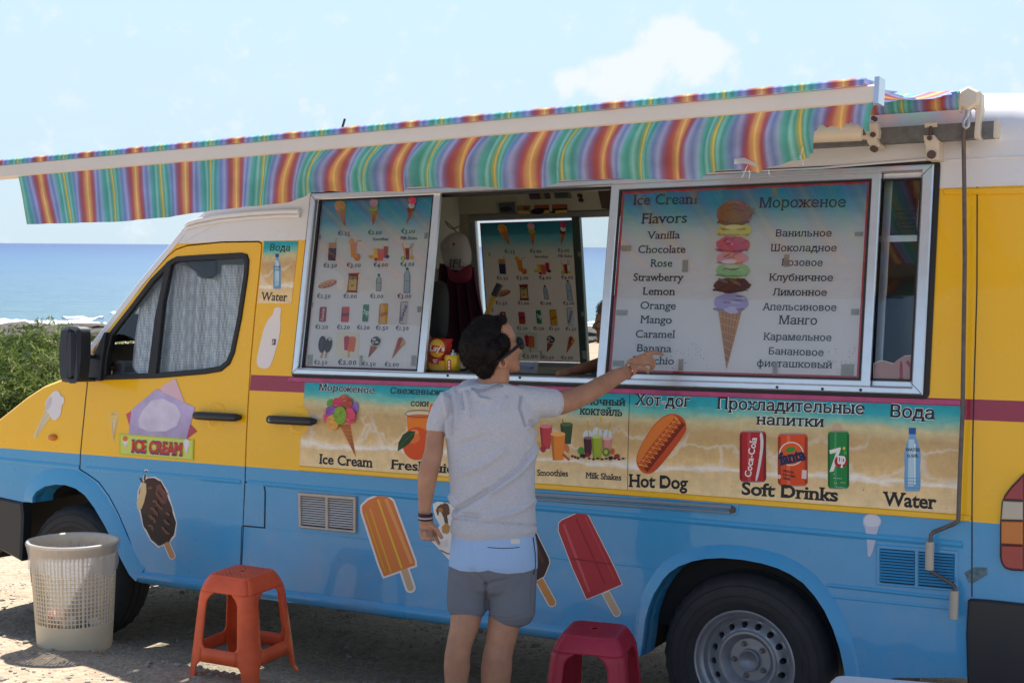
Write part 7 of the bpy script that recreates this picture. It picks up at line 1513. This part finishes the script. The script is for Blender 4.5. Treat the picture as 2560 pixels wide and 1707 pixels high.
# hair
h = MB(); Bl(h, 'R', 556, 698, 366, 434, 460, 4.935, -12); Bl(h, 'R', 730, 800, 150, 215, 200, 4.865); Bl(h, 'R', 640, 520, 330, 330, 420, 4.945); Bl(h, 'R', 820, 400, 130, 205, 300, 4.96); Bl(h, 'R', 860, 300, 92, 108, 220, 4.95); Bl(h, 'R', 610, 1000, 172, 225, 300, 4.92); Bl(h, 'R', 860, 660, 150, 200, 200, 4.90)
me = remesh(h, .004, 2, 'hair')
def hd(p):
    return .003 * noise.noise(p * 50) + .002 * noise.noise(Vector((p.x * 160, p.y * 160, p.z * 50))) + .0015
def hair_mat():
    m = bpy.data.materials.new('dark_hair'); m.use_nodes = True; t = m.node_tree; b_ = t.nodes['Principled BSDF']; b_.inputs['Roughness'].default_value = .6; b_.inputs['Specular IOR Level'].default_value = .15
    tcn = N(t, 'ShaderNodeTexCoord'); mp_ = N(t, 'ShaderNodeMapping'); mp_.inputs['Scale'].default_value = (260, 260, 60); mp_.inputs['Rotation'].default_value = (.2, .5, 0); n_ = N(t, 'ShaderNodeTexNoise', i_Scale=1.0, i_Detail=3.0); t.links.new(tcn.outputs['Object'], mp_.inputs[0]); t.links.new(mp_.outputs[0], n_.inputs[0])
    r_ = N(t, 'ShaderNodeValToRGB'); r_.color_ramp.elements[0].color = (.006, .005, .006, 1); r_.color_ramp.elements[1].color = (.016, .011, .010, 1); t.links.new(n_.outputs[0], r_.inputs[0]); t.links.new(r_.outputs[0], b_.inputs['Base Color'])
    bp = N(t, 'ShaderNodeBump', i_Strength=.8, i_Distance=.003); t.links.new(n_.outputs[0], bp.inputs['Height']); t.links.new(bp.outputs[0], b_.inputs['Normal']); return m
HM = hair_mat(); hair = fin(me, 'hair', HM, man, MB0, hd)
# short strands that break the outline
rn = random.Random(21); vs_ = [(v.co.copy(), v.normal.copy()) for v in hair.data.vertices]; mb = MB()
for i in range(16000):
    p, n_ = rn.choice(vs_); d = (n_ * .6 + (_u * .35 - _f * 0 - _r * .2) * .5 + Vector((rn.gauss(0, .35), rn.gauss(0, .35), rn.gauss(0, .35)))).normalized(); L_ = rn.uniform(.004, .009); s_ = d.cross(Vector((rn.gauss(0, 1), rn.gauss(0, 1), rn.gauss(0, 1)))).normalized() * .0006
    mb.add([p - s_, p + s_, p + d * L_], [(0, 1, 2)])
mb.build('hair_strands', HM, man)
# stubble and brow
# sunglasses
g = MB(); g.tube([at(*px('R', x, y), z) for x, y, z in ((785, 965, 4.835), (880, 890, 4.835), (1040, 770, 4.86), (1190, 640, 4.90))], [.0035, .0045, .0048, .0055], 10, flatk=1.3); manpart(g, 'sunglasses', pmat('black_matt', (.006, .006, .007), .4, spec=.3)); g = MB(); Bl(g, 'R', 1182, 636, 60, 112, 34, 4.93, 22); manpart(g, 'lens', MATS['black_matt'])
# necklace, bracelets
n_ = MB(); n_.tube([at(*px('R', x, y), z) for x, y, z in ((455, 1265, 4.93), (480, 1300, 4.89), (560, 1322, 4.875), (660, 1325, 4.87), (760, 1300, 4.88), (860, 1290, 4.90))], .0013, 6); manpart(n_, 'necklace', pmat('silver', (.7, .68, .62), .3, metal=.9))
rn = random.Random(4)
for k, (dy, col) in enumerate(((0, '2a1c24'), (14, '5a2838'), (28, 'b8b0a8'), (42, '241a20'))):
    n_ = MB(); c_ = [at(*px('J', 214 + 56 * math.cos(a), 150 + dy + 12 * math.sin(a)), 4.92 - .036 * math.sin(a) * -1 * -1) for a in [2 * math.pi * i / 24 for i in range(25)]]; n_.tube(c_, .0034, 8); manpart(n_, 'bracelet', flat(col))
n_ = MB(); ctr = [at(*px('Q', x, y), z) for x, y, z in ((60, 800, 5.33), (170, 845, 5.30), (260, 940, 5.285), (320, 1050, 5.285), (325, 1180, 5.29), (300, 1290, 5.31), (170, 1380, 5.33))]; n_.tube(ctr, .0024, 8); manpart(n_, 'bracelet', flat('9a3c2c'))
for x, y, z in ((165, 838, 5.295), (325, 1050, 5.28), (300, 1290, 5.30)): n_ = MB(); n_.ball(at(*px('Q', x, y), z), .0032, 10, 8); manpart(n_, 'bead', flat('e8d8c0'))
# --- t-shirt
s = MB(); rows = [(625, 545, 85), (615, 572, 200), (612, 610, 268), (615, 660, 300), (620, 740, 318), (622, 820, 322), (620, 900, 312), (618, 1000, 302), (618, 1100, 295), (622, 1200, 289), (626, 1300, 286), (629, 1400, 286), (631, 1480, 292), (632, 1532, 297)]
T(s, 'I', [(x, y, r, 4.95 + (.03 if y < 600 else 0)) for x, y, r in rows], [.55, .5, .5, .52, .56, .58, .58, .58, .57, .57, .58, .6, .6, .6], 32)
T(s, 'I', [(420, 650, 92, 4.95), (330, 675, 92, 4.95), (285, 740, 82, 4.95), (252, 815, 72, 4.95), (240, 850, 68, 4.95)], .95); T(s, 'I', [(800, 655, 108, 4.95), (900, 662, 105, 4.955), (990, 668, 100, 4.97), (1048, 670, 97, 4.985)], .92)
T(s, 'I', [(470, 600, 60, 4.95), (380, 630, 75, 4.95)], .9); T(s, 'I', [(740, 625, 66, 4.95), (860, 640, 84, 4.95)], .9)
me = remesh(s, .005, 4, 'shirt')
def toI(p):
    a, b2 = proj(p); return ((a - 1000) * 2.7029, (b2 - 760) * 2.7029)
folds = [([(945, 880), (900, 980), (800, 1110), (640, 1230), (480, 1330), (370, 1390)], 14, -.006), ([(930, 930), (880, 1040), (780, 1150), (620, 1265)], 26, .005), ([(345, 1370), (400, 1420), (520, 1430)], 16, -.006), ([(350, 1300), (380, 1400), (420, 1440)], 20, .005),
         ([(300, 620), (320, 760), (330, 900)], 10, .004), ([(340, 610), (355, 760), (350, 880)], 9, -.004), ([(375, 600), (390, 720), (380, 840)], 9, .004), ([(410, 595), (425, 700)], 9, -.004), ([(450, 600), (470, 680), (480, 760)], 10, .004), ([(500, 590), (540, 640), (600, 650)], 12, .004),
         ([(820, 620), (810, 700), (850, 820)], 8, -.005), ([(900, 800), (930, 830), (940, 860)], 22, -.008), ([(860, 830), (900, 850), (930, 880)], 10, .005), ([(720, 640), (700, 720)], 14, .003), ([(430, 1130), (560, 1090), (700, 990)], 26, .003), ([(640, 1440), (800, 1400), (900, 1330)], 20, .003), ([(330, 1445), (600, 1475), (920, 1492)], 5, -.0035), ([(400, 960), (560, 900)], 22, -.003)]
def segd(p, a, b2):
    ax, ay = a; bx2, by2 = b2; dx, dy = bx2 - ax, by2 - ay; t = max(0, min(1, ((p[0] - ax) * dx + (p[1] - ay) * dy) / (dx * dx + dy * dy))); return math.hypot(p[0] - ax - dx * t, p[1] - ay - dy * t)
def sd(p):
    q = toI(p); d = .0032 * noise.noise(Vector((p.x * 7, p.y * 8, p.z * 4)))
    for pl, wd, am in folds:
        m_ = min(segd(q, pl[i], pl[i + 1]) for i in range(len(pl) - 1))
        if m_ < wd * 3: d += 3.0 * am * math.exp(-(m_ / wd) ** 2)
    return d
def heather():
    m = bpy.data.materials.new('heather_grey'); m.use_nodes = True; t = m.node_tree; b_ = t.nodes['Principled BSDF']; b_.inputs['Roughness'].default_value = .9; b_.inputs['Specular IOR Level'].default_value = .15
    b_.inputs['Sheen Weight'].default_value = .3
    tcn = N(t, 'ShaderNodeTexCoord'); mp_ = N(t, 'ShaderNodeMapping'); mp_.inputs['Scale'].default_value = (90, 90, 420); n_ = N(t, 'ShaderNodeTexNoise', i_Scale=1.0, i_Detail=4.0, i_Roughness=.7); t.links.new(tcn.outputs['Object'], mp_.inputs[0]); t.links.new(mp_.outputs[0], n_.inputs[0])
    r_ = N(t, 'ShaderNodeValToRGB'); r_.color_ramp.elements[0].position = .3; r_.color_ramp.elements[0].color = (.40, .42, .49, 1); r_.color_ramp.elements[1].position = .7; r_.color_ramp.elements[1].color = (.56, .57, .63, 1); t.links.new(n_.outputs[0], r_.inputs[0]); t.links.new(r_.outputs[0], b_.inputs['Base Color']); return m
fin(me, 't_shirt', heather(), man, MB0, sd)
n_ = MB(); n_.tube([at(*px('R', x, y), z) for x, y, z in ((330, 1320, 4.94), (400, 1395, 4.885), (480, 1425, 4.87), (600, 1410, 4.865), (720, 1360, 4.868), (820, 1335, 4.88), (930, 1345, 4.90))], .0035, 8); manpart(n_, 'collar', pmat('collar_blue', (.26, .30, .42), .9))
# --- shorts
s = MB(); T(s, 'J', [(783, 310, 350, 4.95), (785, 430, 366, 4.95), (784, 560, 374, 4.95), (775, 650, 372, 4.95)], [.56, .62, .64, .58], 28)
T(s, 'J', [(575, 640, 172, 4.95), (568, 760, 172, 4.95), (565, 870, 170, 4.95), (566, 945, 168, 4.95)], .92, 24); T(s, 'J', [(945, 640, 206, 4.95), (942, 760, 204, 4.95), (938, 880, 204, 4.95), (936, 985, 202, 4.95)], .84, 24)
me = remesh(s, .005, 4, 'shorts')
def toJ(p):
    a, b2 = proj(p); return ((a - 1000) * 3.357, (b2 - 1240) * 3.357)
sf = [([(715, 740), (722, 850), (735, 980)], 12, -.012), ([(600, 620), (690, 700), (720, 745)], 16, -.006), ([(720, 745), (800, 720), (900, 700)], 14, -.005), ([(600, 360), (610, 500), (640, 630)], 10, -.003), ([(735, 430), (1005, 432)], 6, -.0025), ([(1115, 340), (1130, 500), (1120, 640), (1105, 900)], 7, -.004), ([(400, 960), (560, 975), (720, 950)], 6, -.003), ([(745, 1010), (900, 1025), (1080, 990)], 6, -.003), ([(480, 700), (560, 760)], 26, .004), ([(1000, 700), (900, 800)], 30, .004)]
band = [(380, 570), (410, 585), (500, 625), (640, 640), (690, 632), (740, 622), (800, 640), (900, 652), (1040, 640), (1170, 600)]
att = [0.0] * len(me.vertices)
for i, v in enumerate(me.vertices):
    q = toJ(v.co); att[i] = max(-1, min(1, (q[1] - interp(band, q[0])) / 100)); 
at_ = me.attributes.new('band', 'FLOAT', 'POINT'); at_.data.foreach_set('value', att)
def sd2(p):
    q = toJ(p); d = .003 * noise.noise(p * 8)
    for pl, wd, am in sf:
        m_ = min(segd(q, pl[i], pl[i + 1]) for i in range(len(pl) - 1))
        if m_ < wd * 3: d += am * math.exp(-(m_ / wd) ** 2)
    return d
sm = bpy.data.materials.new('two_tone_cotton'); sm.use_nodes = True; t_ = sm.node_tree; b_ = t_.nodes['Principled BSDF']; b_.inputs['Roughness'].default_value = .9; b_.inputs['Specular IOR Level'].default_value = .15
an = N(t_, 'ShaderNodeAttribute', attribute_name='band'); gt_ = N(t_, 'ShaderNodeMath', operation='GREATER_THAN', i_1=0.0); t_.links.new(an.outputs['Fac'], gt_.inputs[0]); mx_ = N(t_, 'ShaderNodeMix', data_type='RGBA'); mx_.inputs[6].default_value = (.34, .50, .76, 1); mx_.inputs[7].default_value = (.165, .175, .21, 1); t_.links.new(gt_.outputs[0], mx_.inputs[0])
tc_ = N(t_, 'ShaderNodeTexCoord'); nn_ = N(t_, 'ShaderNodeTexNoise', i_Scale=420.0, i_Detail=3.0); t_.links.new(tc_.outputs['Object'], nn_.inputs[0]); mr_ = N(t_, 'ShaderNodeMapRange', i_1=.3, i_2=.7, i_3=.92, i_4=1.08); t_.links.new(nn_.outputs[0], mr_.inputs[0]); sc_2 = N(t_, 'ShaderNodeVectorMath', operation='SCALE'); t_.links.new(mx_.outputs[2], sc_2.inputs[0]); t_.links.new(mr_.outputs[0], sc_2.inputs['Scale']); t_.links.new(sc_2.outputs[0], b_.inputs['Base Color'])
fin(me, 'shorts', sm, man, MB0, sd2)
n_ = MB(); n_.add([at(*px('J', x, y), 4.72) for x, y in ((930, 360), (1004, 360), (1006, 396), (932, 398))], [(3, 2, 1, 0)])
dps = bpy.context.evaluated_depsgraph_get()
manpart(n_, 'care_label', flat('c8c4c4'))
for nm, pts, r_ in (('pocket_welt', ((735, 428), (840, 436), (940, 434), (1005, 426)), .0016), ('side_seam', ((1118, 345), (1135, 480), (1138, 590), (1120, 655)), .002)):
    n_ = MB(); n_.tube([at(*px('J', x, y), 4.725 if nm == 'pocket_welt' else 4.80) for x, y in pts], r_, 6); manpart(n_, nm, flat('25303f'))
# --- vendor inside the van, mostly behind the flavour board
wv = -.42; ub, vb_ = side(*px('D', 1440, 1100), wv); vbase = V(ub, .46, wv)
ven = thing('person', 'person with grey curly hair and glasses inside the van, half hidden behind the flavour board', 'person', matrix=VM @ Matrix.Translation(vbase))
ZV = (VM @ V(ub, vb_, wv) - CAM).dot(_f)
b = MB(); Bl(b, 'D', 1425, 1080, 110, 140, 130, ZV); Bl(b, 'D', 1378, 1120, 88, 120, 90, ZV - .02); T(b, 'D', [(1352, 1180, 60, ZV), (1378, 1240, 62, ZV)]); Bl(b, 'D', 1290, 1125, 18, 34, 24, ZV - .02, -30); Bl(b, 'D', 1318, 1095, 28, 60, 40, ZV - .02)
T(b, 'D', [(1450, 1180, 75, ZV), (1460, 1330, 80, ZV)])
T(b, 'D', [(1560, 1370, 62, ZV - .05), (1420, 1385, 56, ZV - .12), (1300, 1425, 50, ZV - .22), (1190, 1455, 42, ZV - .28), (1080, 1480, 34, ZV - .32), (1010, 1492, 30, ZV - .33)])
me = remesh(b, .005, 3); iv_ = (VM @ Matrix.Translation(vbase)).inverted(); me.transform(iv_); o = link('body', me, SK2, ven, smooth=True)
def venpart(mb, name, m): me_ = mb.mesh(name); me_.transform(iv_); return link(name, me_, m, ven, smooth=True)
h = MB(); Bl(h, 'D', 1432, 1025, 122, 110, 140, ZV); me = remesh(h, .006, 1, 'hair'); 
for v in me.vertices: v.co += v.normal * (.010 * noise.noise(v.co * 45) + .003)
me.transform(iv_); link('hair', me, pmat('grey_hair', (.07, .07, .075), .8), ven, smooth=True)
rn = random.Random(5); hv = [v.co.copy() for v in me.vertices]; mb = MB()
for i in range(500):
    p = rn.choice(hv); c_ = [p + Vector((.006 * math.cos(a), .006 * math.sin(a * 1.3), .006 * math.sin(a))) for a in [k * .8 for k in range(6)]]; mb.tube(c_, .0008, 4)
link('curls', mb.mesh('curls'), MATS['grey_hair'], ven)
g = MB(); g.tube([at(*px('D', x, y), ZV - .12) for x, y in ((1288, 1130), (1300, 1150), (1325, 1152), (1345, 1120), (1335, 1095), (1310, 1098), (1292, 1120))], .003, 8); g.tube([at(*px('D', x, y), ZV - .12) for x, y in ((1340, 1105), (1440, 1080))], .003, 8); venpart(g, 'glasses', BLACK)
s = MB(); T(s, 'D', [(1470, 1300, 120, ZV), (1490, 1370, 230, ZV), (1500, 1480, 250, ZV), (1500, 1800, 250, ZV), (1500, 2300, 250, ZV)], .6); T(s, 'D', [(1600, 1340, 80, ZV), (1540, 1380, 76, ZV - .03), (1490, 1385, 70, ZV - .08)]); me = remesh(s, .01, 3, 'shirt'); me.transform(iv_); link('shirt', me, pmat('dark_shirt', (.05, .05, .06), .9), ven, smooth=True)
s = MB(); 
for dx in (-90, 90): T(s, 'D', [(1500 + dx, 2250, 120, ZV), (1500 + dx, 3000, 100, ZV), (1500 + dx, 4000, 80, ZV)])
me = s.mesh('trousers'); me.transform(iv_)
zz_ = 0.0
for v in me.vertices: v.co.z = max(0.0, v.co.z)
link('trousers', me, pmat('dark_trousers', (.03, .03, .04), .9), ven, smooth=True)
